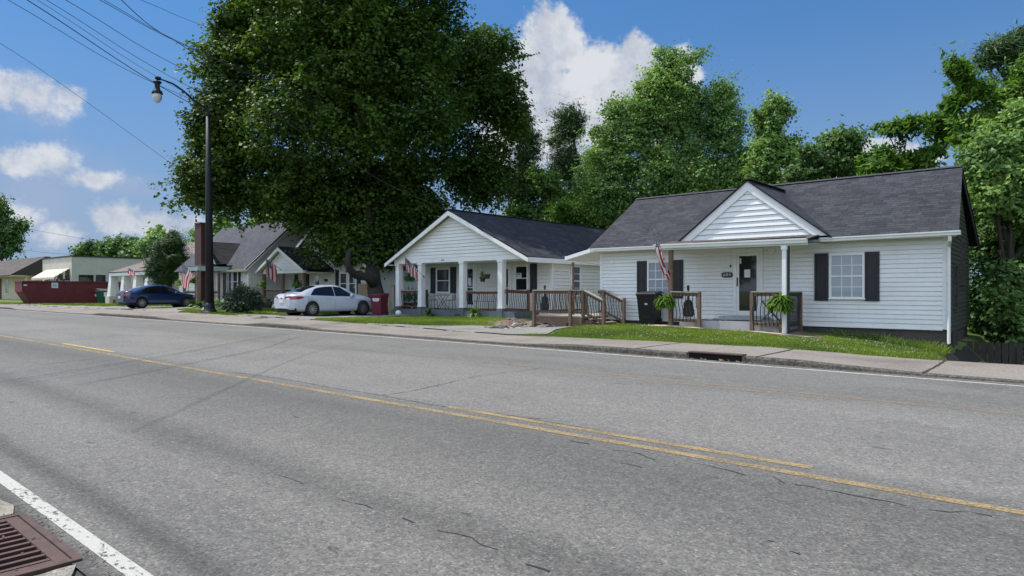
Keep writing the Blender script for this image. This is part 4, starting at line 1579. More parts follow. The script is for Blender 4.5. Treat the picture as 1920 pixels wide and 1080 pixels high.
PL, PR = X_at(1258, PYP), X_at(1472, PYP)
post(h1, PL, PYP, .18, 2.70, .12, M_WOOD, 'porch_post')
mb = MB()
mb.box(PR - .055, PR + .055, PYP - .10, PYP - .0, .14, 2.56)
mb.box(PR - .075, PR + .075, PYP - .12, PYP + .02, 2.56, 2.68)
mb.build('porch_post', M_TRIM, h1)
post(h1, PR + .02, PYP + .08, .10, 2.68, .13, M_RIDGE, 'porch_post')
slab_x0, slab_x1 = -9.35, -6.9
mb = MB()
mb.box(slab_x0 - .15, slab_x1 + .1, 19.62, 20.96, 0.0, .475)
mb.build('porch_slab', M_PORCHC, h1)
mb = MB()
mb.box(d0 + HX0 - .25, d1 + HX0 + .25, 20.45, 20.95, .475, .585)
mb.box(-10.3, slab_x0 - .16, 20.2, 20.9, .12, .40)
build_each(mb, 'door_step', M_PORCHC, h1)
mb = MB()
rl, rr = X_at(1311, PYP), X_at(1410, PYP)
for (a, b) in ((PL, rl), (rr, PR)):
    pass
railing(h1, (PL, PYP, .34), (rl, PYP, .32), 1.06)
railing(h1, (rr, PYP, .30), (PR - .02, PYP, .30), 1.10, style='bow')
railing(h1, (PR + .05, PYP + .06, .28), (X_at(1500, 20.75), 20.75, .28), 1.12, spacing=.10)
post(h1, rl, PYP, .14, 1.37, .10)
post(h1, rr, PYP, .10, 1.38, .10)
post(h1, PR - .12, PYP + .02, .05, .60, .10)
post(h1, X_at(1500, 20.75), 20.75, .02, 1.36, .11)
mb = MB()
mb.bar((PR + .05, PYP + .08, .20), (X_at(1500, 20.75), 20.7, .20), .04, .16)
mb.build('skirt_board', M_DARKWOOD, h1)

# side deck at the left end with its stair
DZ = 0.50
dx0, dx1, dx2 = -15.65, -14.0, -13.55
dy0, dy1 = 19.30, 22.6
mb = MB()
n = int((dx1 - dx0) / .14)
for i in range(int((dy1 - dy0) / .14)):
    y = dy0 + i * .14
    xr = dx2 if y < 20.85 else dx1 + .05
    mb.box(dx0 - .04, xr, y + .004, y + .136, DZ - .035, DZ)
mb.build('deck_boards', M_WOODTOP, h1)
mb = MB()
mb.box(dx0 - .03, dx2, dy0 - .02, dy0 + .02, DZ - .26, DZ - .036)
mb.box(dx0 - .03, dx0 + .01, dy0 + .02, dy1, DZ - .26, DZ - .036)
mb.box(dx2 - .03, dx2, dy0 + .02, 20.85, DZ - .26, DZ - .036)
build_each(mb, 'deck_beam', M_WOOD, h1)
sy0, sy1 = 19.42, 20.72
for (x, y, zb) in ((dx0, dy0 - .06, -.05), (dx1, dy0 - .06, .05), (dx2 - .03, sy0, .4), (dx2 - .03, sy1, .4), (dx0, dy1, -.6)):
    post(h1, x, y, zb, DZ + .93, .10)
for (x, y) in ((dx1 + .2, 20.1), (dx0 + .1, 21.2), (dx1, 21.2)):
    post(h1, x, y, -.2, DZ - .04, .12)
railing(h1, (dx0, dy0 - .06, DZ), (dx1, dy0 - .06, DZ), .95)
railing(h1, (dx1, dy0 - .03, DZ), (dx2 - .03, sy0, DZ), .95)
railing(h1, (dx2 - .0, sy1 + .02, DZ), (dx1 + .02, 20.98, DZ), .95)
railing(h1, (dx0, dy0, DZ), (dx0, dy1, DZ), .95)
ex = -12.72
railing(h1, (dx2 + .02, sy0, DZ + .0), (ex, sy0, .15), .95)
railing(h1, (dx2 + .02, sy1, DZ + .0), (ex, sy1, .15), .95)
post(h1, ex, sy0, .05, 1.14, .10)
post(h1, ex, sy1, .05, 1.14, .10)
mb = MB()
for y in (sy0 + .07, sy1 - .07):
    mb.prism([(dx2, y - .02, DZ - .04), (ex + .03, y - .02, .16), (ex + .03, y - .02, .04), (dx2, y - .02, DZ - .34)], (0, .04, 0))
build_each(mb, 'stair_stringer', M_WOOD, h1)
for i in range(3):
    mb = MB()
    x = dx2 + .02 + i * .27
    z = DZ - .09 - i * .115
    mb.box(x, x + .26, sy0 + .05, sy1 - .05, z - .035, z)
    mb.build('stair_tread', M_WOODTOP, h1)
# little side awning with its long post
mb = MB()
slab_roof([(-15.08, 20.42, 2.73), (-15.08, 22.6, 2.73), (-14.12, 22.6, 2.95), (-14.12, 20.42, 2.95)], .05, mb)
mb.build('side_awning_roof', M_ROOF, h1)
mb = MB()
mb.prism([(-15.10, 20.40, 2.675), (-13.95, 20.40, 2.935), (-13.95, 20.40, 2.80), (-15.10, 20.40, 2.54)][::-1], (0, .03, 0))
mb.box(-15.11, -15.07, 20.43, 22.6, 2.54, 2.70)
mb.hexa([(-15.07, 20.44, 2.55), (-13.93, 20.44, 2.81), (-13.93, 22.6, 2.81), (-15.07, 22.6, 2.55), (-15.07, 20.44, 2.57), (-13.93, 20.44, 2.83), (-13.93, 22.6, 2.83), (-15.07, 22.6, 2.57)])
build_each(mb, 'side_awning_fascia', M_TRIM, h1)
mb = MB()
ax = X_at(1074.5, 20.55)
mb.tube([(ax, 20.55, .5), (ax, 20.55, 1.55), (ax, 20.55, 1.62), (ax, 20.55, 2.3), (ax, 20.55, 2.36), (ax, 20.55, 2.46)], [.06, .06, .04, .035, .055, .055], 8)
mb.build('awning_post', M_WOOD, h1)

# ================================================================== HOUSE 2 (gable porch)
Yg = 22.0
gl, gr, ga = -1.268 * Yg, -.828 * Yg, -1.051 * Yg
ez2, az2 = 2.76, 5.20
h2 = thing('house', (ga, 28, .1), 'white gable-fronted house with four square porch columns right of the big maple', 'house')
wy = 24.0
wl2, wr2 = gl + .45, -18.48
BK = 35.6
W2 = Wall((wl2, wy), (wr2, wy), (0, -1))
mb = MB()
W2.siding(mb, .50, 2.78, e=.16, proud=.028, groove=.15)
mb.build('front_wall', M_SID2, h2)
W2R = Wall((wr2, wy), (wr2, BK), (1, 0))
mb = MB()
W2R.siding(mb, .05, 2.72, e=.16, proud=.028, groove=.15)
mb.build('side_wall', M_SID2, h2)
mb = MB()
mb.box(wl2 + .02, wr2 - .02, wy + .02, BK, .05, 2.8)
mb.build('inner_wall', M_SID2, h2)
Wp = Wall((gl + .45, Yg + .30), (gr - .38, Yg + .30), (0, -1))
sl2 = (az2 - ez2) / (ga - gl)
zb2 = Z_at(845, 491, Yg + .3)
def prof_p(z):
    zz_ = z + .12
    k = (zz_ - ez2) / sl2
    a = max(0, gl + k + .12 - Wp.A.x)
    b = min(Wp.L, gr - k - .12 - Wp.A.x)
    return (a, b)
mb = MB()
Wp.siding(mb, zb2 + .22, az2 - .25, prof_p, e=.16, proud=.028, groove=.15)
mb.build('gable_siding', M_SID2, h2)
mb = MB()
Wp.box(mb, -.02, Wp.L + .02, -.20, .012, zb2, zb2 + .22)
mb.build('porch_beam', M_TRIM, h2)
mb = MB()
mb.prism([(Wp.A.x + .02, Yg + .32, zb2 + .2), (Wp.B.x - .02, Yg + .32, zb2 + .2), (ga, Yg + .32, az2 - .15)], (0, .1, 0))
mb.build('gable_backing', M_SID2, h2)
# roof with white rake boards
mb = MB()
slab_roof([(gl, Yg, ez2 + .10), (gl, BK + .3, ez2 + .10), (ga, BK + .3, az2 + .04), (ga, Yg, az2 + .04)], .06, mb)
slab_roof([(gr, Yg, ez2 + .10), (gr, BK + .3, ez2 + .10), (ga, BK + .3, az2 + .04), (ga, Yg, az2 + .04)], .06, mb)
mb.build('roof', M_ROOF, h2)
mb = MB()
mb.bar((ga, Yg - .01, az2 + .05), (ga, BK + .3, az2 + .05), .24, .03)
mb.build('ridge_cap', M_RIDGE, h2)
mb = MB()
for xa in (gl, gr):
    poly = [(xa, Yg - .02, ez2 + .03), (ga, Yg - .02, az2 - .02), (ga, Yg - .02, az2 - .24), (xa, Yg - .02, ez2 - .14)]
    mb.prism(poly, (0, .035, 0))
build_each(mb, 'rake_board', M_TRIM, h2)
mb = MB()
for xa, s in ((gl, 1), (gr, -1)):
    mb.hexa([(xa, Yg + .02, ez2 - .02), (xa + s * .02, Yg + .02, ez2 - .02), (xa + s * .02, BK, ez2 - .02), (xa, BK, ez2 - .02),
             (xa, Yg + .02, ez2 + .07), (xa + s * .02, Yg + .02, ez2 + .07), (xa + s * .02, BK, ez2 + .07), (xa, BK, ez2 + .07)])
mb.box(gr - .40, gr + .0, Yg + .05, BK, ez2 - .06, ez2 - .03)
mb.box(gl + .0, gl + .45, Yg + .05, BK, ez2 - .06, ez2 - .03)
mb.box(gr - .0, gr + .02, Yg + .03, BK, ez2 - .14, ez2 + .05)
build_each(mb, 'eave_fascia', M_TRIM, h2)
mb = MB()
mb.box(wl2, wr2, Yg + .5, wy, 2.74, 2.77)
mb.build('porch_ceiling', M_TRIM, h2)
mb = MB()
for xa, s in ((gl, 1), (gr, -1)):     # cream underside of the gable overhang
    mb.prism([(xa, Yg + .02, ez2 - .0), (ga, Yg + .02, az2 - .10), (ga, Yg + .02, az2 - .12), (xa, Yg + .02, ez2 - .02)], (0, .28, 0))
build_each(mb, 'gable_soffit', M_CREAM, h2)
# columns and footing
Yc = Yg + .42
SLZ = .47
for pxc, w in ((748.7, 11.5), (790.5, 11), (868.5, 11), (941, 13)):
    x = X_at(pxc, Yc)
    mb = MB()
    hw = .135
    mb.box(x - hw, x + hw, Yc - hw, Yc + hw, .60, zb2 - .10)
    mb.box(x - hw - .03, x + hw + .03, Yc - hw - .03, Yc + hw + .03, zb2 - .10, zb2)
    mb.box(x - hw - .02, x + hw + .02, Yc - hw - .02, Yc + hw + .02, .60, .66)
    c = mb.build('porch_column', M_TRIM, h2)
    mb = MB()
    mb.box(x - hw - .035, x + hw + .035, Yc - hw - .035, Yc + hw + .035, .1, .60)
    mb.build('column_footing', M_FOUND2, c)
xs_ = X_at(925, Yc)
mb = MB()
mb.box(X_at(741, Yc), X_at(968, Yc), Yc - .12, wy, -.2, SLZ)
mb.build('porch_floor', M_FOUND2, h2)
mb = MB()
mb.box(X_at(809, Yc - .5), X_at(853, Yc - .5), Yc - .55, Yc - .13, 0, .30)
mb.build('front_step', M_FOUND2, h2)
mb = MB()
mb.box(wr2 - 1.2, wr2 + .012, wy + .03, BK, -.9, .05)
mb.build('foundation', M_FOUND, h2)
R2 = dict(rail_mat=M_REDWOOD)
railing(h2, (X_at(753, Yc), Yc, SLZ), (X_at(785, Yc), Yc, SLZ), .98, M_REDWOOD)
railing(h2, (X_at(875, Yc), Yc, SLZ - .06), (X_at(935, Yc), Yc, SLZ - .06), 1.0, M_REDWOOD)
yR = 23.5
railing(h2, (X_at(948, Yc) , Yc, SLZ - .02), (X_at(990.5, yR), yR, SLZ - .08), 1.02, M_REDWOOD, M_REDWOOD)
post(h2, X_at(990.5, yR), yR, .2, 1.45, .10, M_REDWOOD)
post(h2, X_at(800, Yc + .2), Yc + .2, SLZ, 1.45, .10, M_DARKWOOD)
# windows and doors of house 2
def w2(px0_, px1_, y0_, y1_, glass, **k):
    c = (px0_ + px1_) / 2
    return window(h2, W2, X_at(px0_, wy) - wl2, X_at(px1_, wy) - wl2, Z_at(c, y1_, wy), Z_at(c, y0_, wy), 1, 1, glass, frame=.10, **k)
w2(818.5, 845.5, 502, 549, M_GLASSG)
shutter(h2, W2, X_at(808.5, wy) - wl2, X_at(818, wy) - wl2, Z_at(813, 550, wy), Z_at(813, 502, wy))
shutter(h2, W2, X_at(845.5, wy) - wl2, X_at(856, wy) - wl2, Z_at(850, 549.5, wy), Z_at(850, 500.5, wy))
w2(966, 992, 496, 546, M_GLASSD)
shutter(h2, W2, X_at(995, wy) - wl2, X_at(1007.5, wy) - wl2, Z_at(1001, 549, wy), Z_at(1001, 494, wy))
def door2(a, b):
    c = (a + b) / 2
    s0, s1 = X_at(a, wy) - wl2, X_at(b, wy) - wl2
    z0, z1 = SLZ + .02, Z_at(c, 499, wy)
    mb = MB()
    W2.box(mb, s0, s1, 0, .034, z0, z1)
    W2.box(mb, s0 - .08, s0, 0, .045, z0, z1 + .08)
    W2.box(mb, s1, s1 + .08, 0, .045, z0, z1 + .08)
    W2.box(mb, s0, s1, 0, .045, z1, z1 + .08)
    d = mb.build('door', M_TRIM, h2)
    mb = MB()
    zm = z0 + (z1 - z0) * .5
    W2.box(mb, s0 + .14, s1 - .14, .028, .040, z0 + .22, zm - .02)
    W2.box(mb, s0 + .14, s1 - .14, .028, .040, zm + .02, z1 - .14)
    mb.build('door_glass', M_GLASSD, d)
    return d, s0, s1, zm
dA = door2(871.5, 891)
dB = door2(944, 957.5)
mb = MB()
W2.box(mb, dA[1] + .28, dA[1] + .48, .042, .046, dA[3] + .1, dA[3] + .48)
mb.build('paper_notice', M_SIGNW, dA[0])
mb = MB()
s = X_at(968.5, wy) - wl2
W2.box(mb, s, s + .36, .068, .072, Z_at(974, 521.5, wy), Z_at(974, 512, wy))
sg = mb.build('window_sign', M_SIGNW, h2)
mb = MB()
W2.box(mb, s + .02, s + .30, .073, .075, Z_at(974, 515.5, wy), Z_at(974, 513, wy))
W2.box(mb, s + .02, s + .12, .073, .075, Z_at(974, 519.5, wy), Z_at(974, 518.3, wy))
mb.build('sign_print', M_SIGNB, sg)
window(h2, W2R, Y_at(1069, wr2) - wy, Y_at(1087.5, wr2) - wy, Z_at(1078, 541, Y_at(1078, wr2)) - .35, Z_at(1078, 497, Y_at(1078, wr2)), 1, 2, M_GLASSD, frame=.10)
mb = MB()
W2.box(mb, W2.L - .10, W2.L + .03, 0, .034, .3, 2.76)
W2R.box(mb, -.0, .10, 0, .032, .05, 2.72)
build_each(mb, 'corner_trim', M_TRIM, h2)
tb = mb = MB()
mb.box(X_at(830, Yg + .28) - .28, X_at(830, Yg + .28) + .28, Yg + .284, Yg + .288, zb2 + .03, zb2 + .18)
nb = mb.build('number_board', M_TRIM, h2)
put_text('606', .14, nb, (X_at(830, Yg + .28), Yg + .282, zb2 + .105), (PI / 2, 0, 0), M_MAT1)

# ================================================================== HOUSE 3 (steep grey roof, small gable porch)
h3 = thing('house', (-42, 25, .2), 'white house with a steep grey roof, brick chimney and small gabled porch', 'house')
m3x0, m3x1, m3y0 = -52.0, -41.5, 21.7
W3 = Wall((m3x0, m3y0), (m3x1, m3y0), (0, -1))
mb = MB(); W3.siding(mb, .45, 3.05, e=.2, proud=.035, groove=.15); mb.build('front_wall', M_SID2, h3)
W3R = Wall((m3x1, m3y0), (m3x1, 28.3), (1, 0))
e3, r3z, r3y = 3.05, 6.25, 25.0
def p3(z):
    if z < e3: return (0, W3R.L)
    k = (z - e3) / (r3z - e3) * (r3y - m3y0)
    return (k, W3R.L - k)
mb = MB(); W3R.siding(mb, .4, r3z - .15, p3, e=.2, proud=.035, groove=.15); mb.build('gable_wall', M_SID2, h3)
mb = MB(); mb.box(m3x0 + .01, m3x1 - .01, m3y0 + .01, 28.3, 0, 3.05); mb.build('inner_wall', M_SID2, h3)
mb = MB()
slab_roof([(m3x0, m3y0 - .4, e3 - .25), (m3x1 + .3, m3y0 - .4, e3 - .25), (m3x1 + .3, r3y, r3z + .02), (m3x0, r3y, r3z + .02)], .08, mb)
slab_roof([(m3x0, 28.7, e3 - .25), (m3x1 + .3, 28.7, e3 - .25), (m3x1 + .3, r3y, r3z + .02), (m3x0, r3y, r3z + .02)], .08, mb)
mb.build('roof', M_ROOF3, h3)
mb = MB()
for (y, z) in ((m3y0 - .4, e3 - .38), (28.7, e3 - .38)):
    mb.bar((m3x1 + .28, y, z + .02), (m3x1 + .28, r3y, r3z - .16), .03, .2)
mb.box(-46.1, m3x1 + .31, m3y0 - .44, m3y0 - .40, e3 - .43, e3 - .29)
build_each(mb, 'rake_board', M_TRIM, h3)
gutter(h3, (-46.1, m3y0 - .44, e3 - .28), (m3x1 + .3, m3y0 - .44, e3 - .28), m=M_CREAM)
def f3(s0px, s1px, y0, y1, glass, Wl, Y, hs, double=True):
    c = (s0px + s1px) / 2
    a, b = X_at(s0px, Y) - Wl.A.x, X_at(s1px, Y) - Wl.A.x
    if double:
        m_ = (a + b) / 2
        window(hs, Wl, a, m_ - .02, Z_at(c, y1, Y), Z_at(c, y0, Y), 1, 1, glass, frame=.13)
        window(hs, Wl, m_ + .02, b, Z_at(c, y1, Y), Z_at(c, y0, Y), 1, 1, glass, frame=.13)
    else:
        window(hs, Wl, a, b, Z_at(c, y1, Y), Z_at(c, y0, Y), 1, 1, glass, frame=.13)
f3(425.5, 448, 505, 550, M_GLASSG, W3, m3y0, h3)
shutter(h3, W3, X_at(419.5, m3y0) - m3x0, X_at(424.5, m3y0) - m3x0, .8, Z_at(422, 504, m3y0))
shutter(h3, W3, X_at(447.5, m3y0) - m3x0, X_at(452, m3y0) - m3x0, .8, Z_at(450, 504, m3y0))
mb = MB(); W3.box(mb, X_at(392, m3y0) - m3x0, X_at(404, m3y0) - m3x0, 0, .05, .5, 2.6); mb.build('door', M_BEIGE, h3)
mb = MB(); W3.box(mb, W3.L - .12, W3.L + .04, 0, .045, .4, 2.9); W3R.box(mb, 0, .12, 0, .042, .4, 2.9); build_each(mb, 'corner_trim', M_TRIM, h3)
# upstairs shutterless window on the gable
window(h3, W3R, 4.0, 5.0, 3.6, 4.9, 1, 1, M_GLASSG, frame=.1)
# darker cross gable and chimney in front of the main roof
cgx = X_at(394, 21.2)
mb = MB()
cz0, cza, chw = 2.9, 4.75, 1.75
slab_roof([(cgx - chw, 20.9, cz0), (cgx - chw, 24.2, cz0), (cgx, 23.6, cza), (cgx, 20.9, cza)], .06, mb)
slab_roof([(cgx + chw, 20.9, cz0), (cgx + chw, 22.4, cz0), (cgx, 23.6, cza), (cgx, 20.9, cza)], .06, mb)
mb.build('cross_gable_roof', M_ROOF, h3)
mb = MB()
for s in (-1, 1):
    mb.prism([(cgx + s * chw, 20.86, cz0), (cgx, 20.86, cza), (cgx, 20.86, cza - .28), (cgx + s * (chw - .22), 20.86, cz0)], (0, .05, 0))
build_each(mb, 'rake_trim', M_TRIM, h3)
mb = MB()
mb.prism([(cgx - chw + .1, 20.95, cz0), (cgx + chw - .1, 20.95, cz0), (cgx, 20.95, cza - .1)], (0, .05, 0))
mb.build('gable_siding', M_TEAL, h3)
chx0, chx1 = X_at(377, 20.1), X_at(386, 20.85)
mb = MB()
mb.box(chx0, chx1, 20.1, 20.85, .2, Z_at(378, 419, 20.5) - .1)
mb.box(chx0 - .05, chx1 + .05, 20.05, 20.9, Z_at(378, 419, 20.5) - .1, Z_at(378, 419, 20.5))
mb.build('chimney', M_BRICK, h3)
# left flat-roofed porch with teal fascia
lx0, lx1, ly0 = X_at(353, 19.3), X_at(408, 20.6), 19.3
mb = MB()
mb.box(lx0, lx1, ly0, 21.6, 2.70, 2.98)
mb.build('porch_fascia', M_TEAL, h3)
mb = MB(); slab_roof([(lx0 - .05, ly0 - .05, 3.0), (lx1, ly0 - .05, 3.0), (lx1, 21.6, 3.25), (lx0 - .05, 21.6, 3.25)], .02, mb); mb.build('porch_roof', M_ROOF4, h3)
for px_ in (345.5, 370.5):
    x = X_at(px_, ly0 + .15)
    post(h3, x, ly0 + .15, .2, 2.70, .16, M_TANWOOD, 'porch_post')
post(h3, X_at(410.5, 20.6), 20.6, .3, 2.7, .13, M_WOOD, 'porch_post')
railing(h3, (X_at(347, ly0 + .15), ly0 + .15, .5), (X_at(369, ly0 + .15), ly0 + .15, .5), .9, style='straight', spacing=.2)
railing(h3, (X_at(386, 20.6), 20.6, .5), (X_at(410, 20.6), 20.6, .5), .9, style='straight', spacing=.16)
mb = MB(); mb.box(lx0, lx1, ly0 + .05, 21.68, 0, .5); mb.build('porch_floor', M_FOUND2, h3)
# wing behind the porch
w3y = 24.2
x3r = X_at(692, w3y)
Ww = Wall((m3x1 + .0, w3y), (x3r, w3y), (0, -1))
wgx = (m3x1 + x3r) / 2
def pw(z):
    if z < 3.0: return (0, Ww.L)
    k = (z - 3.0) / .62
    return (k, Ww.L - k)
mb = MB(); Ww.siding(mb, .3, 5.6, pw, e=.2, proud=.035, groove=.15); mb.build('front_wall', M_SID2, h3)
mb = MB(); mb.box(m3x1 + .01, x3r - .01, w3y + .01, 33, 0, 3.05); mb.build('inner_wall', M_SID2, h3)
mb = MB()
slab_roof([(m3x1 - .3, w3y - .35, 2.85), (m3x1 - .3, 33, 2.85), (wgx, 33, 5.95), (wgx, w3y - .35, 5.95)], .07, mb)
slab_roof([(x3r + .3, w3y - .35, 2.85), (x3r + .3, 33, 2.85), (wgx, 33, 5.95), (wgx, w3y - .35, 5.95)], .07, mb)
mb.build('wing_roof', M_ROOF, h3)
mb = MB()
for xa in (m3x1 - .3, x3r + .3):
    mb.prism([(xa, w3y - .37, 2.80), (wgx, w3y - .37, 5.9), (wgx, w3y - .37, 5.68), (xa, w3y - .37, 2.62)], (0, .03, 0))
build_each(mb, 'rake_trim', M_TRIM, h3)
f3(501.5, 536, 507, 538, M_GLASSG, Ww, w3y, h3)
f3(637.5, 670, 509, 553, M_GLASSG, Ww, w3y, h3)
for a, b in ((630, 636), (553.5, 559.5), (574, 580.5)):
    shutter(h3, Ww, X_at(a, w3y) + 41.5, X_at(b, w3y) + 41.5, .75, Z_at(600, 508, w3y))
shutter(h3, Ww, X_at(670, w3y) + 41.5, X_at(677, w3y) + 41.5, .75, Z_at(670, 508, w3y))
mb = MB()
a, b = X_at(588.5, w3y) + 41.5, X_at(604.5, w3y) + 41.5
Ww.box(mb, a, b, 0, .06, .5, Z_at(596, 512, w3y))
dd = mb.build('door', M_TRIM, h3)
mb = MB(); Ww.box(mb, a + .28, b - .28, .055, .066, 1.0, Z_at(596, 517, w3y)); mb.build('door_glass', M_GLASSD, dd)
mb = MB(); a = X_at(612, w3y) + 41.5; Ww.box(mb, a - .18, a + .18, .02, .05, Z_at(611, 528, w3y), Z_at(611, 523, w3y)); mb.build('number_plaque', M_BLACK, h3)
# gabled porch
g3l, g3r, g3a = -1.871 * 22, -1.618 * 22, -1.748 * 22
g3z, g3az = 2.70, 4.17
mb = MB()
slab_roof([(g3l, 22, g3z), (g3l, w3y, g3z), (g3a, w3y, g3az), (g3a, 22, g3az)], .06, mb)
slab_roof([(g3r, 22, g3z), (g3r, w3y, g3z), (g3a, w3y, g3az), (g3a, 22, g3az)], .06, mb)
mb.build('porch_roof', M_ROOF, h3)
mb = MB()
for xa in (g3l, g3r):
    mb.prism([(xa, 21.98, g3z - .05), (g3a, 21.98, g3az - .06), (g3a, 21.98, g3az - .28), (xa, 21.98, g3z - .20)], (0, .03, 0))
build_each(mb, 'rake_trim', M_TRIM, h3)
Wg3 = Wall((g3l + .4, 22.32), (g3r - .12, 22.32), (0, -1))
s3 = (g3az - g3z) / (g3a - g3l)
def pg3(z):
    k = (z + .14 - g3z) / s3
    return (max(0, k + g3l - Wg3.A.x + .1), min(Wg3.L, g3r - k - Wg3.A.x - .1))
mb = MB(); Wg3.siding(mb, g3z - .22, g3az - .2, pg3, e=.2, proud=.035, groove=.15); mb.build('gable_siding', M_SID2, h3)
mb = MB(); mb.box(g3l + .4, g3r - .12, 22.325, 24.19, g3z - .22, g3z - .16); mb.build('porch_ceiling', M_CREAM, h3)
mb = MB()
for xa in (g3l, g3r):
    mb.prism([(xa, 22.02, g3z - .10), (g3a, 22.02, g3az - .12), (g3a, 22.02, g3az - .14), (xa, 22.02, g3z - .12)], (0, .3, 0))
build_each(mb, 'gable_soffit', M_CREAM, h3)
y3 = 22.45
for px_ in (495.5, 530.5, 570):
    post(h3, X_at(px_, y3), y3, .3, g3z - .20, .17, M_WOOD, 'porch_post')
railing(h3, (X_at(498, y3), y3, .55), (X_at(528, y3), y3, .55), .95, style='wave', spacing=.16)
railing(h3, (X_at(533, y3), y3, .55), (X_at(546, 23.2), 23.2, .55), .95, style='wave', spacing=.16)
mb = MB(); mb.box(g3l + .35, g3r, 22.3, 24.19, 0, .55); mb.build('porch_floor', M_TRIM, h3)

# ================================================================== HOUSE 4 and the shops at the far left
h4 = thing('house', (-62, 26, .2), 'low house with a faded rose roof and tapered white porch columns', 'house')
mb = MB(); mb.box(-68.5, -57.5, 24.2, 31, 0, 3.2); mb.build('wall', M_BEIGE, h4)
mb = MB()
slab_roof([(-69.3, 23.8, 3.1), (-56.8, 23.8, 3.1), (-58.5, 27.6, 5.9), (-67.5, 27.6, 5.9)], .08, mb)
slab_roof([(-69.3, 31.4, 3.1), (-56.8, 31.4, 3.1), (-58.5, 27.6, 5.9), (-67.5, 27.6, 5.9)], .08, mb)
mb.build('roof', M_ROOF4, h4)
mb = MB()
hx = X_at(203, 21.8)
slab_roof([(hx, 21.8, 3.05), (-58.2, 21.8, 3.05), (-59.0, 24.4, 4.1), (hx + 1.5, 24.4, 4.1)], .08, mb)
mb.face([(hx, 21.8, 3.05), (hx + 1.5, 24.4, 4.1), (hx, 24.4, 3.05)])
mb.build('porch_roof', M_ROOF4, h4)
mb = MB(); mb.box(hx + .05, -58.3, 21.85, 24.2, 2.72, 2.98); mb.build('porch_beam', M_TRIM, h4)
mb = MB(); mb.box(hx + .05, -58.3, 22.0, 24.2, 0, .6); mb.build('porch_floor', M_BRICK, h4)
for px_ in (212.5, 236.5, 259.5, 281):
    x = X_at(px_, 22.2)
    mb = MB()
    w0, w1 = .40, .25
    mb.hexa([(x - w0, 22.2 - w0, .9), (x + w0, 22.2 - w0, .9), (x + w0, 22.2 + w0, .9), (x - w0, 22.2 + w0, .9),
             (x - w1, 22.2 - w1, 2.72), (x + w1, 22.2 - w1, 2.72), (x + w1, 22.2 + w1, 2.72), (x - w1, 22.2 + w1, 2.72)])
    c = mb.build('porch_column', M_TRIM, h4)
    mb = MB(); mb.box(x - .5, x + .5, 21.7, 22.7, .1, .9); mb.build('column_pier', M_BEIGE, c)

sh = thing('shop_building', (-90, 32, .2), 'flat-roofed pale block shop with a striped awning standing behind the long maroon dumpster', 'shop')
bx0, bx1, by0, by1 = -95.8, -85.0, 24.0, 42
zt = 5.27
mb = MB(); mb.box(bx0, bx1, by0, by1, 0, zt - .12); mb.build('wall', M_BEIGE, sh)
mb = MB(); mb.box(bx0 - .1, bx1 + .1, by0 - .1, by1, zt - .12, zt + .02); mb.build('parapet_cap', M_RIDGE, sh)
Wb = Wall((bx1, by0), (bx1, by1), (1, 0))
Wbf = Wall((bx0, by0), (bx1, by0), (0, -1))
for a, b in ((147.5, 175), (179.5, 197.5)):
    ya, yb = Y_at(a, bx1) - by0, Y_at(b, bx1) - by0
    window(sh, Wb, ya, yb, 1.6, Z_at((a + b) / 2, 515.5, by0 + (ya + yb) / 2), 5, 2, M_GLASSD, sashes=1, frame=.06, mat_f=M_DARKWOOD)
for a, b in ((93, 107), (109, 119), (121, 130.5)):
    window(sh, Wbf, X_at(a, by0) - bx0, X_at(b, by0) - bx0, .9, Z_at(110, 517.5, by0), 4, 1, M_GLASSD, sashes=1, frame=.08, mat_f=M_BLACK)
mb = MB(); Wbf.box(mb, X_at(84, by0) - bx0, X_at(90, by0) - bx0, 0, .05, .3, 2.7); mb.build('door', M_BLACK, sh)
ax0, ax1 = X_at(87, by0), X_at(131, by0)
az1 = Z_at(131, 503, by0)
awn = thing('awning', ((ax0 + ax1) / 2, by0, az1), 'faded pink striped canvas awning over the windows of the pale block shop', 'awning')
mb = MB()
mb.prism([(ax0, by0 - .02, az1), (ax0, by0 - 1.5, az1 - 1.0), (ax0, by0 - 1.5, az1 - 1.22), (ax0, by0 - 1.46, az1 - 1.22), (ax0, by0 - 1.46, az1 - 1.02), (ax0, by0 - .02, az1 - .05)], (ax1 - ax0, 0, 0))
mb.build('canopy', M_AWN, awn)
for i in range(4):
    mb = MB()
    y = by0 - .1 - i * .36
    zt_ = az1 - (by0 - y) * .667
    mb.box(ax1 - .02, ax1 + .015, y - .2, y, az1 - 1.2, zt_ - .05)
    mb.build('side_stripe', M_AWN if i % 2 else M_AWNS, awn)
mb = MB(); mb.box(ax1 - .06, ax1 - .02, by0 - 1.45, by0, az1 - 1.2, az1 - 1.12); mb.bar((ax1 - .04, by0 - .03, az1 - .05), (ax1 - .04, by0 - 1.45, az1 - 1.0), .03, .03); mb.build('frame', M_BLACK, awn)

back = thing('back_building', (-110, 40, .2), 'low beige building with a maroon roller door seen between the two shops', 'building')
mb = MB(); mb.box(-122, -96.5, 34, 50, 0, 4.85); mb.build('wall', M_BEIGE, back)
mb = MB(); mb.box(-122.1, -96.4, 33.9, 50, 4.85, 5.0); mb.box(-122.0, -96.5, 33.85, 34, 3.75, 3.85); mb.build('parapet_cap', M_DARKWOOD, back)
mb = MB(); mb.box(X_at(53, 33.9), -97.0, 33.88, 33.99, 0, Z_at(65, 515.5, 33.9)); mb.build('roller_door', M_DUMP, back)

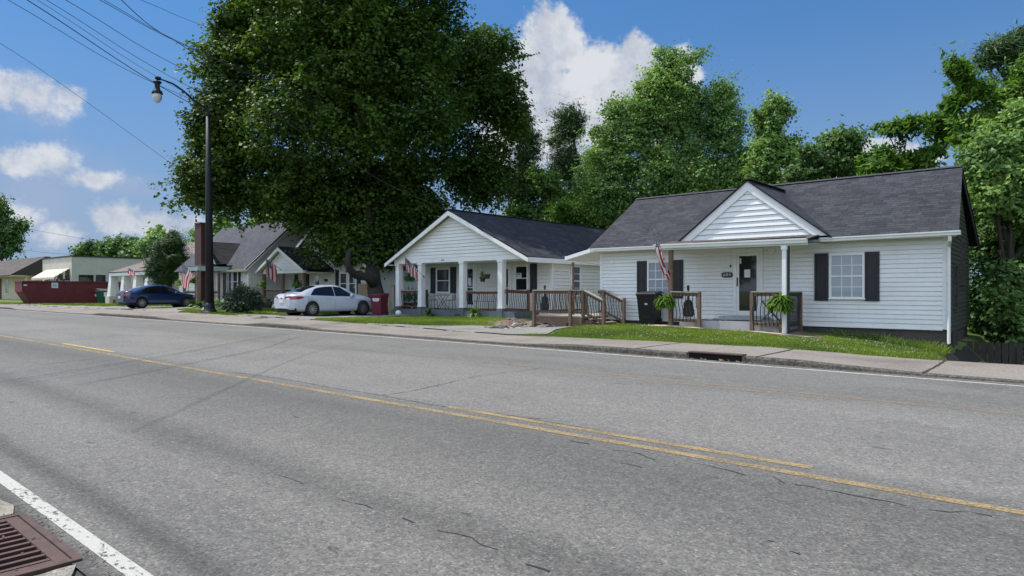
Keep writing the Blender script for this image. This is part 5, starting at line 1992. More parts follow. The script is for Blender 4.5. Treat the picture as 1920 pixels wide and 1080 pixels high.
ms = thing('mansard_building', (-112, 28, .2), 'cream shop with a steep brown mansard roof at the left edge of the view', 'shop')
mx1 = -104.5
mb = MB(); mb.box(-130, mx1 - 1.0, 24.8, 36, 0, 3.6); mb.build('wall', M_BEIGE2, ms)
mb = MB()
slab_roof([(-131, 22.8, Z_at(20, 516, 23)), (mx1 - .9, 22.8, Z_at(20, 516, 23)), (mx1, 26.6, 5.95), (-131, 26.6, 5.95)], .12, mb)
mb.build('mansard_roof', M_ROOF5, ms)
zlo = Z_at(20, 516, 23)
mb = MB()
mb.prism([(mx1 - .9, 22.85, zlo - .02), (mx1, 26.6, 5.9), (mx1 - .0, 27.0, 5.9), (mx1 - .05, 27.0, zlo - .02)], (-.1, 0, 0))
mb.build('roof_end', M_DARKWOOD, ms)
mb = MB(); mb.box(-130, mx1 - .6, 22.9, 27, zlo - .15, zlo); mb.build('soffit', M_BEIGE2, ms)
Wm = Wall((-130, 24.8), (mx1 - 1.0, 24.8), (0, -1))
window(ms, Wm, X_at(11, 24.8) + 130, X_at(16.5, 24.8) + 130, 1.0, 3.0, 1, 1, M_GLASSD, sashes=1)
mb = MB(); Wm.box(mb, X_at(-3, 24.8) + 130, X_at(3, 24.8) + 130, 0, .06, .2, 3.1); mb.build('door', M_DARKWOOD, ms)
post(ms, mx1 - .9, 24.6, .1, zlo, .25, M_BEIGE2, 'porch_pillar')

# ================================================================== DUMPSTERS
def dumpster():
    X1, y0, y1 = -72.0, 16.5, 23.4
    t = thing('roll_off_dumpster', (X1 - 1.2, 20, .15), 'long faded maroon roll-off dumpster with a white sticker, its end gate swung open', 'dumpster')
    z0, z1 = .15, 2.25
    mb = MB()
    # side panel tapering in at the nose
    for xs_, s in ((X1, 1), (X1 - 2.4, -1)):
        poly = [(xs_, y0, z1), (xs_, y0 + .05, z1 - .9), (xs_, y0 + .75, z0 + .05), (xs_, y1, z0 + .05), (xs_, y1, z1)]
        mb.prism(poly, (-.06 * s, 0, 0))
    mb.box(X1 - 2.4, X1, y0 + .0, y0 + .06, z1 - .95, z1)
    mb.hexa([(X1 - 2.4, y0 + .72, z0), (X1, y0 + .72, z0), (X1, y0 + .78, z0), (X1 - 2.4, y0 + .78, z0),
             (X1 - 2.4, y0 + .02, z1 - .92), (X1, y0 + .02, z1 - .92), (X1, y0 + .08, z1 - .92), (X1 - 2.4, y0 + .08, z1 - .92)])
    mb.box(X1 - 2.4, X1, y0 + .7, y1, z0 - .05, z0 + .05)
    mb.build('body', M_DUMP, t)
    mb = MB()
    mb.box(X1 - .02, X1 + .07, y0 - .03, y1 + .02, z1 - .09, z1 + .03)
    mb.box(X1 - 2.45, X1 - 2.36, y0 - .03, y1 + .02, z1 - .09, z1 + .03)
    mb.box(X1 - 2.36, X1 - .02, y0 - .03, y0 + .05, z1 - .09, z1 + .03)
    mb.box(X1, X1 + .05, y0 + .75, y1, z0 + .0, z0 + .10)
    mb.box(X1 - .02, X1 + .05, y0 + .68, y0 + .78, z0 - .1, z0 + .6)
    mb.build('rim', M_DUMP, t)
    for i in range(3):
        y = y0 + 1.2 + (y1 - y0 - 1.3) * i / 2
        mb = MB(); mb.box(X1, X1 + .035, y - .04, y + .04, z0 + .1, z1 - .1)
        mb.build('side_rib', M_DUMP, t)
    mb = MB()
    mb.box(X1 - .04, X1 + .04, y1 + .05, y1 + 2.1, z0 + .05, z1 + .0)
    mb.box(X1 + .04, X1 + .07, y1 + .1, y1 + 2.05, z0 + 1.0, z0 + 1.1)
    mb.box(X1 + .04, X1 + .07, y1 + 1.9, y1 + 2.05, z0 + .1, z1 - .05)
    mb.build('gate', M_DUMP, t)
    ya, yb = Y_at(96.5, X1), Y_at(109, X1)
    za, zb = Z_at(102, 540, ya), Z_at(102, 529.5, ya)
    mb = MB(); mb.box(X1 + .002, X1 + .012, ya, yb, za, zb); s = mb.build('sticker', M_SIGNW, t)
    mb = MB(); mb.box(X1 + .013, X1 + .018, ya + .1, yb - .15, za + .24, za + .30); mb.box(X1 + .013, X1 + .018, ya + .12, yb - .2, za + .12, za + .15); mb.build('sticker_print', M_SIGNB, s)
    ya = Y_at(177.5, X1); mb = MB(); mb.box(X1 + .002, X1 + .012, ya, Y_at(184, X1), .85, 1.06); mb.build('sticker', M_SIGNW, t)
    mb = MB(); mb.box(X1 + .05, X1 + .06, y0 + .1, y0 + .35, z1 - .42, z1 - .30); mb.build('sticker', M_SIGNW, t)
dumpster()

def green_dumpster():
    X1, y0 = -69.6, 22.0
    t = thing('dumpster', (X1 - .7, y0 + 1.2, .15), 'small green steel dumpster with a white label between the maroon dumpster and the blue car', 'dumpster')
    mb = MB()
    L_ = 2.0
    mb.hexa([(X1 - 1.3, y0 + .15, .2), (X1 - .25, y0 + .15, .2), (X1 - .25, y0 + L_ - .15, .2), (X1 - 1.3, y0 + L_ - .15, .2),
             (X1 - 1.4, y0, 1.35), (X1, y0, 1.35), (X1, y0 + L_, 1.35), (X1 - 1.4, y0 + L_, 1.35)])
    mb.build('body', M_GREENB, t)
    mb = MB(); mb.box(X1 - 1.42, X1 + .04, y0 - .04, y0 + L_ + .04, 1.30, 1.37)
    mb.build('rim', M_GREENB, t)
    mb = MB(); mb.hexa([(X1 - 1.4, y0, 1.38), (X1 + .02, y0, 1.38), (X1 + .02, y0 + L_, 1.38), (X1 - 1.4, y0 + L_, 1.38),
                        (X1 - 1.4, y0, 1.62), (X1 + .02, y0, 1.40), (X1 + .02, y0 + L_, 1.40), (X1 - 1.4, y0 + L_, 1.50)])
    mb.build('lid', M_DARKWOOD, t)
    mb = MB()
    mb.box(X1 - .015, X1 + .01, y0 + .25, y0 + .95, .85, 1.25)
    mb.build('label', M_SIGNW, t)
green_dumpster()

# ================================================================== LAMPPOST
def lamppost():
    bx, by = -33.55, 15.5
    bz = G(bx, by)
    t = thing('street_lamp', (bx, by, bz), 'tall black street lamp post with a curved arm and a hanging glass globe', 'street lamp')
    mb = MB()
    lean = Vector((-.22, 0, 0))
    H = 10.15
    mb.tube([(bx, by, bz + .1), (bx + lean.x * .5, by, bz + H / 2), (bx + lean.x, by, bz + H)], [.205, .165, .105], 14)
    mb.build('pole', M_BLACKPL, t, True)
    mb = MB()
    mb.lathe((bx, by, bz - .02), [(.42, 0), (.42, .05), (.36, .10), (.28, .20), (.23, .36), (.205, .55)], 14)
    b = mb.build('base', M_BLACKPL, t, True)
    mb = MB()
    mb.tube([(bx + .02, by - .40, bz + .24), (bx + .10, by - .44, bz + .20), (bx + .18, by - .40, bz + .24), (bx + .10, by - .38, bz + .30), (bx + .02, by - .40, bz + .24)], .018, 5)
    mb.build('ground_ring', M_SIGNW, b)
    top = Vector((bx + lean.x, by, bz + H))
    mb = MB()
    pts = [top + Vector((0, 0, -.1)), top + Vector((0, -.05, .12)), top + Vector((0, -.7, .42)), top + Vector((0, -1.2, .78)), top + Vector((0, -1.7, 1.02)), top + Vector((0, -2.35, 1.12))]
    mb.tube(pts, [.07, .065, .055, .05, .045, .04], 8)
    mb.tube([top + Vector((0, -.05, .05)), top + Vector((0, .15, .22)), top + Vector((0, .05, .34))], .025, 6)
    mb.tube([top + Vector((0, -2.28, 1.12)), top + Vector((0, -2.5, 1.13))], .09, 8)
    mb.lathe(tuple(top), [(.13, -.25), (.13, -.1), (.10, .0), (.05, .1)], 10)
    mb.build('arm', M_BLACKPL, t, True)
    hp = top + Vector((0, -2.42, 1.10))
    mb = MB()
    mb.lathe(tuple(hp), [(.035, 0), (.035, -.12), (.18, -.14), (.19, -.20), (.12, -.26), (.11, -.42), (.13, -.52), (.21, -.60), (.245, -.70), (.245, -.73), (.2, -.73)], 16)
    lh = mb.build('lamp_housing', M_BLACKPL, t, True)
    mb = MB()
    mb.lathe(tuple(hp), [(.19, -.72), (.205, -.80), (.20, -.92), (.165, -1.04), (.10, -1.13), (.03, -1.165)], 16)
    mb.build('lamp_globe', mat('frosted_globe', (0.62, 0.60, 0.58), (0.5, 0.48, 0.47), 9, 0.25, coat=.6), lh, True)
    mb = MB()
    mb.box(bx - .5, bx + .5, by - .5, by + .5, bz - .1, bz + .015)
    structure(mb.build('lamp_footing', M_CONC))
lamppost()

# ================================================================== POWER LINES
M_WIRE = mat('wire', (0.02, 0.02, 0.022), (0.03, 0.03, 0.032), 3, 0.6)
def ray(px, py, d):
    u, v = (px - 960) / F, (545 - py) / F
    return Vector((-SA * d + CA * u * d, CA * d + SA * u * d, CZ + v * d))
def wire(pts, r, label):
    P = [ray(*p) for p in pts]
    # smooth through the points (quadratic sag between the ends)
    out = []
    n = len(P)
    if n == 2:
        for i in range(33):
            t = i / 32
            q = P[0].lerp(P[1], t)
            q.z -= 0.35 * 4 * t * (1 - t) * .5
            out.append(q)
    else:
        for i in range(n - 1):
            p0, p1, p2, p3_ = P[max(0, i - 1)], P[i], P[i + 1], P[min(n - 1, i + 2)]
            for k in range(12):
                t = k / 12
                out.append(0.5 * ((2 * p1) + (-p0 + p2) * t + (2 * p0 - 5 * p1 + 4 * p2 - p3_) * t * t + (-p0 + 3 * p1 - 3 * p2 + p3_) * t ** 3))
        out.append(P[-1])
    mb = MB()
    mb.tube(out, r, 5)
    o = mb.build('power_line', M_WIRE, None, True, origin=tuple(P[0]))
    tag(o, label, 'power line', 'overhead wires crossing the road')
wire([(-520, -300, 12), (15, 0, 17), (298, 160, 24), (560, 262, 36)], 0.0081, 'lowest and leftmost wire of the close bundle passing just under the lamp arm')
wire([(-400, -270, 12), (51, 0, 17), (341, 185, 24), (620, 330, 36)], 0.0130, 'thick dark wire second from the left in the bundle above the lamp')
wire([(-380, -262, 12), (70, 0, 17.3), (330, 164, 24), (600, 300, 36)], 0.0062, 'thin wire third from the left in the bundle above the lamp')
wire([(-360, -255, 12), (87, 0, 17.6), (341, 155, 24.2), (620, 290, 36)], 0.0081, 'wire fourth from the left in the bundle above the lamp')
wire([(-320, -240, 12), (123, 0, 18), (341, 128, 24.5), (640, 270, 36)], 0.0093, 'single wire well right of the bundle, entering the maple level with the lamp')
wire([(-220, -220, 12), (187, 0, 18), (366, 94, 25), (700, 240, 36)], 0.0093, 'left wire of the pair that crosses the heavy service cable near the maple')
wire([(-210, -222, 12), (191, -2, 18), (372, 95, 25), (706, 236, 36)], 0.0081, 'right wire of the pair that crosses the heavy service cable near the maple')
wire([(-300, -600, 9), (228, 0, 15), (366, 102, 18.5), (560, 245, 23), (650, 300, 25), (740, 352, 26.5), (850, 400, 28.2), (917, 442, 28.6)], 0.0099, 'heavy service cable dropping across the front of the maple to the gable porch')
wire([(-60, -120, 14), (264, 0, 20), (400, 55, 26), (700, 160, 36)], 0.0074, 'highest wire at the upper left, entering the top of the maple')
wire([(-400, -150, 16), (0, 81, 24), (165, 193, 29), (328, 311, 35), (420, 370, 38)], 0.0081, 'lone wire crossing the clouds far below the bundle at upper left')
wire([(917, 442, 28.6), (985, 470, 29.2), (1060, 486, 29.5), (1122, 496, 29.0)], 0.0062, 'slack cable running from the gable porch rake along the eave toward the nearest house')
wire([(45, 428, 90), (183, 452, 120), (300, 470, 150)], 0.0186, 'faint distant wire low in the sky above the pale block shop')
wire([(40, 468, 90), (150, 477, 120)], 0.0186, 'faint distant wire just above the mansard shop roof')

# ================================================================== CARS
def car(name, label, L, paint, X, Y, zg, wr, xr, xf, H, prof_top, halfw, blue=False):
    """local x runs forward from the rear bumper, y to the car's left; heading +Y in the world"""
    t = local_thing(name, label, 'car')
    N = 84
    xs_ = np.linspace(0, L, N)
    f = xs_ / L
    def sm(a, b, k=3):
        y = np.interp(f, a, b)
        for _ in range(k):
            y2 = y.copy()
            y2[1:-1] = (y[:-2] + 2 * y[1:-1] + y[2:]) / 4
            y = y2
        return y
    top = sm(prof_top[0], prof_top[1], k=4) * H
    belt = sm([0, .05, .15, .5, .75, .9, .97, 1], [.56, .655, .66, .615, .60, .56, .47, .38]) * H
    sill = sm([0, .02, .08, .2, .8, .93, 1], [.26, .20, .15, .13, .13, .15, .22]) * H
    wb = sm([0, .02, .06, .15, .3, .7, .85, .93, .98, 1], [.70, .82, .92, .975, 1.0, .995, .965, .88, .72, .60], k=3) * halfw
    gt = sm([0, .06, .12, .2, .32, .5, .6, .70, .76, .9, 1], [.62, .74, .74, .70, .655, .65, .655, .70, .78, .74, .45], k=3) * halfw
    top = np.maximum(top, belt + 0.012)
    def ring(i):
        zb, zs, zt_, w, g = belt[i], sill[i], top[i], wb[i], gt[i]
        zm = zs + (zb - zs) * .45
        h = zt_ - zb
        k = min(1, h / (.25 * H))
        r = [(0, zs), (w * .80, zs), (w * .93, zs + .05), (w * .985, zs + .14), (w * 1.0, zm), (w * .995, zb - .10), (w * .975, zb - .025), (w * .945, zb)]
        # greenhouse flank
        for a in (.25, .5, .75):
            y = (w * .945) + (g - w * .945) * (a ** 1.15)
            z = zb + (h - .055 * k) * a
            r.append((y, z))
        r += [(g * .985, zt_ - .055 * k), (g * .93, zt_ - .028 * k), (g * .8, zt_ - .010 * k), (g * .5, zt_ + .006 * k), (0, zt_ + .014)]
        return r
    mb = MB()
    rings = []
    for i in range(N):
        half = ring(i)
        full = half + [(-y, z) for y, z in half[-2:0:-1]]
        b = len(mb.v)
        mb.v += [(xs_[i], -y, z) for y, z in full]      # right side first
        rings.append((b, len(full)))
    for (a, n), (b, _) in zip(rings[:-1], rings[1:]):
        for k in range(n):
            k2 = (k + 1) % n
            mb.addf((a + k, a + k2, b + k2, b + k))
    a, n = rings[0]; mb.addf([a + k for k in range(n)][::-1])
    a, n = rings[-1]; mb.addf([a + k for k in range(n)])
    body = mb.build('body', paint, None, True)
    # cut the wheel arches
    cut = MB()
    for xw in (xr, xf):
        cut.lathe((xw, 0, wr), [(wr * 1.14, -halfw - .2), (wr * 1.14, -halfw * .62)], 32, axis='y')
        cut.lathe((xw, 0, wr), [(wr * 1.14, halfw * .62), (wr * 1.14, halfw + .2)], 32, axis='y')
    co = cut.build('cutter', paint)
    bmc = bmesh.new(); bmc.from_mesh(co.data); bmesh.ops.recalc_face_normals(bmc, faces=bmc.faces); bmc.to_mesh(co.data); bmc.free()
    bmc = bmesh.new(); bmc.from_mesh(body.data); bmesh.ops.recalc_face_normals(bmc, faces=bmc.faces); bmc.to_mesh(body.data); bmc.free()
    md = body.modifiers.new('cut', 'BOOLEAN')
    md.operation = 'DIFFERENCE'; md.object = co; md.solver = 'EXACT'
    dg = bpy.context.evaluated_depsgraph_get(); dg.update()
    me = bpy.data.meshes.new_from_object(body.evaluated_get(dg))
    body.modifiers.clear()
    old = body.data; body.data = me
    bpy.data.objects.remove(co)
    me.polygons.foreach_set('use_smooth', [len(p.vertices) < 7 for p in me.polygons])
    body.parent = t
    def at(arr, x):
        return float(np.interp(x, xs_, arr))
    def side(x, z, o=.006):          # outer surface of the flank above the belt
        zb, zt_, w, g = at(belt, x), at(top, x), at(wb, x), at(gt, x)
        h = max(.02, zt_ - zb - .055 * min(1, (zt_ - zb) / (.25 * H)))
        a = min(1, max(0, (z - zb) / h))
        return w * .945 + (g - w * .945) * (a ** 1.15) + o
    def low(x, z, o=.006):
        zb, zs, w = at(belt, x), at(sill, x), at(wb, x)
        pts = [(zs + .05, .93), (zs + .14, .985), (zs + (zb - zs) * .45, 1.0), (zb - .10, .995), (zb - .025, .975), (zb, .945)]
        return w * float(np.interp(z, [p[0] for p in pts], [p[1] for p in pts])) + o
    # side glass
    def glass_band(x0, x1, tail, nose, nm='side_window'):
        for s in (-1, 1):
            m = MB()
            n = 14
            lo, hi = [], []
            for i in range(n + 1):
                x = x0 + (x1 - x0) * i / n
                zb, zt_ = at(belt, x), at(top, x)
                zl = zb + .025
                zh = zt_ - .085
                if tail: zh = min(zh, zl + (x - x0) / tail * .42)
                if nose: zh = min(zh, zl + (x1 - x) / nose * .42)
                zh = max(zh, zl + .01)
                row = []
                for j in range(5):
                    z = zl + (zh - zl) * j / 4
                    row.append((x, s * side(x, z, .007), z))
                lo.append(row)
            for i in range(n):
                for j in range(4):
                    q = [lo[i][j], lo[i + 1][j], lo[i + 1][j + 1], lo[i][j + 1]]
                    m.face(q if s < 0 else q[::-1])
            m.build(nm, M_CARGL, t, True)
    xm = L * (.475 if not blue else .47)
    glass_band(L * .205, xm - .02, .42, 0)
    glass_band(xm + .02, L * .715, 0, .72)
    # rear and front screens
    def screen(x0, x1, nm, inset=.16):
        m = MB()
        n, k = 10, 10
        g_ = []
        for i in range(n + 1):
            x = x0 + (x1 - x0) * i / n
            zt_, g = at(top, x), at(gt, x)
            row = []
            for j in range(k + 1):
                y = (-1 + 2 * j / k) * (g - inset * .55)
                yy = abs(y) / g
                kk = min(1, (zt_ - at(belt, x)) / (.25 * H))
                z = zt_ + float(np.interp(yy, [0, .5, .8, .93, 1], [.014, .006 * kk, -.010 * kk, -.028 * kk, -.055 * kk]))
                row.append((x, y, z + .009))
            g_.append(row)
        for i in range(n):
            for j in range(k):
                m.face([g_[i][j], g_[i + 1][j], g_[i + 1][j + 1], g_[i][j + 1]])
        o = m.build(nm, M_CARGL, t, True)
        return o
    screen(L * prof_top[2][0], L * prof_top[2][1], 'rear_window')
    screen(L * prof_top[2][2], L * prof_top[2][3], 'windscreen')
    # dark lower bumper
    m = MB()
    pts = []
    for s in np.linspace(-1, 1, 15):
        pass
    n = 16
    lo, hi = [], []
    for i in range(n + 1):
        yy = (-1 + 2 * i / n) * halfw * .90
        a = abs(yy) / (halfw * .9)
        x = -.012 + .30 * a ** 4 * .9 + (0.02 if a < 1 else 0)
        lo.append((x + .06, yy, .19)); hi.append((x - .005, yy, .40 if not blue else .34))
    for i in range(n):
        m.face([lo[i], hi[i], hi[i + 1], lo[i + 1]])
    m.build('rear_valance', M_BLACKPL, t)
    # lights
    for s in (-1, 1):
        m = MB()
        x0, x1 = .03, .62 if not blue else .36
        zc_ = belt[int(N * .06)] - (.10 if not blue else .09)
        n = 12
        rows = []
        for i in range(n + 1):
            q = i / n
            x = x0 + (x1 - x0) * q
            hgt = (.075 if not blue else .11) * math.sqrt(max(0, 1 - (q * 1.0) ** 2.2)) + .006
            zc2 = zc_ + .02 * q
            rows.append([(x, s * low(x, zc2 + hgt * j, .010), zc2 + hgt * j) for j in (-1, -.5, 0, .5, 1)])
        # wrap onto the tail
        x = -.008
        y0_ = low(x0, zc_, .0)
        first = [(x + .0, s * (y0_ - .34), zc_ + (.06 if not blue else .10) * j) for j in (-1, -.5, 0, .5, 1)]
        rows.insert(0, first)
        for i in range(len(rows) - 1):
            for j in range(4):
                q_ = [rows[i][j], rows[i + 1][j], rows[i + 1][j + 1], rows[i][j + 1]]
                m.face(q_ if s < 0 else q_[::-1])
        tl = m.build('tail_light', M_RED, t, True)
        m = MB()
        x0, x1 = L * .90, L * .985
        zc_ = at(belt, x1) + .06
        rows = []
        for i in range(9):
            x = x0 + (x1 - x0) * i / 8
            hgt = .02 + .05 * math.sin(PI * i / 8 * .9 + .2)
            z_ = at(belt, x) - .09
            rows.append([(x, s * low(x, z_ + hgt * j, .012), z_ + hgt * j) for j in (-1, 0, 1)])
        for i in range(8):
            for j in range(2):
                q_ = [rows[i][j], rows[i + 1][j], rows[i + 1][j + 1], rows[i][j + 1]]
                m.face(q_ if s < 0 else q_[::-1])
        m.build('headlight', M_LENS, t, True)
        # mirror
        xm_ = L * .665
        m = MB()
        y_ = side(xm_, at(belt, xm_) + .05)
        m.lathe((xm_, s * (y_ + .10), at(belt, xm_) + .06), [(.02, -.06), (.085, -.045), (.10, 0), (.09, .05), (.03, .07)], 10, axis='y')
        m.bar((xm_ + .02, s * (y_ - .02), at(belt, xm_) + .02), (xm_ + .02, s * (y_ + .08), at(belt, xm_) + .04), .05, .03)
        m.build('mirror', paint, t, True)
        for xh in (L * .40, L * .60):
            z_ = at(belt, xh) - .085
            m = MB()
            m.box(xh - .10, xh + .10, s * low(xh, z_, .0) - .005, s * low(xh, z_, .026), z_ - .016, z_ + .016)
            m.build('door_handle', paint, t)
        m = MB()
        for xd, z0f in ((xr + wr * 1.25, .0), (xm, 0), (L * .74, 0)):
            zs_, zb_ = at(sill, xd) + .10, at(belt, xd) - .01
            for k in range(6):
                za, zb2_ = zs_ + (zb_ - zs_) * k / 6, zs_ + (zb_ - zs_) * (k + 1) / 6
                y0_, y1_ = s * low(xd, za, .0022), s * low(xd, zb2_, .0022)
                q_ = [(xd - .004, y0_, za), (xd + .004, y0_, za), (xd + .004, y1_, zb2_), (xd - .004, y1_, zb2_)]
                m.face(q_ if s < 0 else q_[::-1])
        m.build('door_gap', M_VOID, t)
    m = MB(); m.box(-.022, .02, -.16, .16, belt[3] - .30, belt[3] - .16); m.build('licence_plate', M_SIGNW, t)
    m = MB(); m.lathe((-.018, 0, belt[3] - .07), [(.045, -.0)], 4) if False else m.box(-.022, -.002, -.05, .05, belt[3] - .09, belt[3] - .055); m.build('badge', M_BLACK, t)
    # wells and wheels
    for xw in (xr, xf):
        for s in (-1, 1):
            m = MB()
            yo, yi = s * (halfw * .93), s * (halfw * .60)
            R = wr * 1.13
            n = 20
            for k in range(n):
                a0, a1 = 2 * PI * k / n, 2 * PI * (k + 1) / n
                m.face([(xw + R * math.cos(a0), yo, wr + R * math.sin(a0)), (xw + R * math.cos(a1), yo, wr + R * math.sin(a1)),
                        (xw + R * math.cos(a1), yi, wr + R * math.sin(a1)), (xw + R * math.cos(a0), yi, wr + R * math.sin(a0))])
            m.face([(xw + R * math.cos(2 * PI * k / n), yi, wr + R * math.sin(2 * PI * k / n)) for k in range(n)])
            m.build('wheel_well', M_VOID, t)
            m = MB()
            ya, yb = halfw * .72, halfw * .97
            prof = [(wr * .64, 0), (wr * .70, -.012), (wr * .93, -.008), (wr, .03), (wr, .19), (wr * .9, .22), (wr * .6, .22)]
            prof2 = [(r_, -s * 0 + (h_ if s < 0 else -h_)) for r_, h_ in prof]
            m.lathe((xw, s * halfw * .965, wr), prof2, 28, caps=False, axis='y')
            wh = m.build('wheel', M_TYRE, t, True)
            m = MB()
            m.lathe((xw, s * (halfw * .965 - .035), wr), [(wr * .66, 0), (.001, 0)] if True else [], 28, caps=False, axis='y')
            m.build('brake_disc', M_VOID, wh)
            m = MB()
            yy = s * (halfw * .965 - .005)
            for k in range(10):
                a = 2 * PI * k / 10 + .15
                for da in ((-.10, .10),):
                    p_ = []
                    for rr, aa in ((wr * .16, -.28), (wr * .16, .28), (wr * .66, .105), (wr * .66, -.105)):
                        p_.append((xw + rr * math.cos(a + aa), yy, wr + rr * math.sin(a + aa)))
                    m.prism(p_, (0, -s * .03, 0))
            m.lathe((xw, yy, wr), [(wr * .62, 0), (wr * .68, 0), (wr * .68, .02 * -s), (wr * .62, .02 * -s)], 28, caps=False, axis='y')
            m.lathe((xw, yy, wr), [(wr * .17, .004 * s), (.001, .004 * s)], 12, caps=False, axis='y')
            m.build('rim', M_RIM, wh)
    t.rotation_euler = (0, 0, PI / 2)
    t.location = (X, Y, zg)
    return t

W_TOP = ([0, .02, .05, .11, .20, .30, .38, .47, .55, .66, .745, .82, .92, .97, 1],
         [.56, .69, .715, .725, .86, .955, .99, 1.0, .985, .87, .70, .665, .59, .50, .40], (.135, .305, .565, .72))
B_TOP = ([0, .02, .05, .11, .20, .30, .38, .46, .54, .66, .77, .84, .93, .97, 1],
         [.60, .72, .745, .74, .85, .945, .985, 1.0, .985, .86, .67, .63, .56, .48, .40], (.125, .29, .55, .745))
xw = -27.45 - .925
car('car', 'white four-door sedan parked nose-in on the driveway in front of the maple', 4.85, M_CARW, xw, 16.42, G(-28, 18) + .035, .335, 1.08, 3.95, 1.48, W_TOP, .925)
xb = -44.0 - .88
car('car', 'dark blue four-door sedan parked on the gravel drive left of the lamp post', 4.5, M_CARB, xb, 15.2, .335, .315, .98, 3.66, 1.43, B_TOP, .88, True)

# ================================================================== BINS, FENCES
def wheelie_bin(X, Y, zg, label, m, w=.62, d=.72, h=1.08, lid_m=None, rot=0.0, logo=False):
    t = local_thing('wheelie_bin', label, 'bin')
    lid_m = lid_m or m
    mb = MB()
    a, b = w / 2, d / 2
    k = .78
    mb.hexa([(-a * k, -b * k, .06), (a * k, -b * k, .06), (a * k, b * .9, .06), (-a * k, b * .9, .06),
             (-a, -b, h * .90), (a, -b, h * .90), (a, b, h * .90), (-a, b, h * .90)])
    mb.box(-a - .02, a + .02, -b - .02, b + .02, h * .86, h * .91)
    mb.box(-a * .55, a * .55, -b * .86, -b * .80, .25, .30)
    mb.build('body', m, t)
    mb = MB()
    mb.hexa([(-a - .03, -b - .05, h * .915), (a + .03, -b - .05, h * .915), (a + .03, b + .03, h * .915), (-a - .03, b + .03, h * .915),
             (-a + .02, -b + .02, h * .96), (a - .02, -b + .02, h * .96), (a - .02, b, h), (-a + .02, b, h)])
    mb.box(-a, a, b + .03, b + .08, h * .90, h * .95)
    mb.build('lid', lid_m, t)
    for s in (-1, 1):
        mb = MB()
        mb.lathe((s * a * .82, b * .8, .12), [(.02, -.03), (.12, -.03), (.12, .03), (.02, .03)], 14, axis='y')
        wv = [(s * a * .82 + (y - b * .8) * 1, b * .8 + (x - s * a * .82), z) for x, y, z in mb.v]
        mb.v = wv
        mb.build('wheel', M_TYRE, t)
    if logo:
        mb = MB()
        def pp(x, z): return (x, -b * (k + (1 - k) * ((z - .06) / (h * .9 - .06))) - .006, z)
        pts = [(-.20, .84), (-.17, .86), (.17, .86), (.20, .84), (.15, .72), (.10, .70), (.07, .73), (.03, .69), (-.03, .73), (-.08, .69), (-.12, .73), (-.15, .70)]
        mb.prism([pp(x, z) for x, z in pts], (0, .004, 0))
        lg = mb.build('logo', M_SIGNW, t)
        mb = MB()
        mb.prism([pp(x, z) for x, z in [(-.10, .80), (.10, .80), (.08, .775), (-.08, .775)]], (0, -.003, 0))
        mb.build('logo_print', M_SIGNB, lg)
    else:
        mb = MB()
        mb.box(-.05, .05, -b * .965, -b * .955, .70, .76)
        mb.build('mark', M_RIM, t)
    t.location = (X, Y, zg)
    t.rotation_euler = (0, 0, rot)
    return t
bx_ = X_at(1217, 20.2)
wheelie_bin(bx_, 20.25, G(bx_, 20.2) + .0, 'black plastic wheeled bin under the left window of the nearest house', M_BLACKPL, .66, .74, 1.16, rot=.15)
rx_ = X_at(711.5, 20.9)
wheelie_bin(rx_, 20.9, G(rx_, 20.9) + .02, 'crimson wheeled bin with a white logo beside the nose of the white sedan', M_REDBIN, .62, .68, 1.12, rot=.35, logo=True)

def board_fence(A, B, z0, z1, label, m, bw=.14, gap=.012, name='wooden_fence', pickets=False, skew=0.0):
    A, B = Vector((*A, 0)), Vector((*B, 0))
    L = (B - A).length
    d = (B - A).normalized()
    nrm = Vector((d.y, -d.x, 0))
    t = thing(name, ((A.x + B.x) / 2, (A.y + B.y) / 2, z0), label, 'fence')
    n = int(L / (bw + gap))
    r = random.Random(int(L * 10))
    mb = MB()
    for i in range(n):
        p = A + d * (i * (bw + gap))
        q = p + d * bw
        zt_ = z1 + r.uniform(-.012, .012)
        o = nrm * r.uniform(0, .008)
        mb.hexa([p + o + Vector((0, 0, z0)), q + o + Vector((0, 0, z0)), q + o - nrm * .02 + Vector((0, 0, z0)), p + o - nrm * .02 + Vector((0, 0, z0)),
                 p + o + Vector((0, 0, zt_)), q + o + Vector((0, 0, zt_)), q + o - nrm * .02 + Vector((0, 0, zt_)), p + o - nrm * .02 + Vector((0, 0, zt_))])
    mb.build('boards', m, t)
    for zz_ in (z0 + .25, z1 - .3):
        mb = MB()
        mb.bar(A - nrm * .045 + Vector((0, 0, zz_)), B - nrm * .045 + Vector((0, 0, zz_)), .045, .09)
        mb.build('rail', m, t)
    for k in range(int(L / 2.4) + 1):
        p = A + d * min(L, k * 2.4) - nrm * .12
        mb = MB(); mb.box(p.x - .05, p.x + .05, p.y - .05, p.y + .05, z0 - .2, z1 - .05)
        mb.build('post', m, t)
    return t
board_fence((X_at(671, 23.6), 23.6), (X_at(700, 23.6), 23.6), .1, Z_at(680, 531.5, 23.6), 'pale tan board fence between the white house wall and the maple trunk', M_TANWOOD)
board_fence((X_at(727.5, 22.9), 22.9), (X_at(735.5, 22.9), 22.9), .05, Z_at(732, 527, 22.9), 'tall tan board gate just right of the maple trunk', M_TANWOOD, bw=.12)
board_fence((X_at(736, 22.9) + .03, 22.98), (X_at(742, 22.9), 22.98), .05, Z_at(738, 535, 22.9), 'dark tan board panel against the left corner of the gable porch house', M_REDWOOD, bw=.14)
board_fence((-3.2 + .1, 24.2), (5.5, 25.2), -2.5, Z_at(1870, 641, 24.5), 'dark brown board fence below street level at the right edge', M_DARKWOOD, bw=.15, gap=.02)

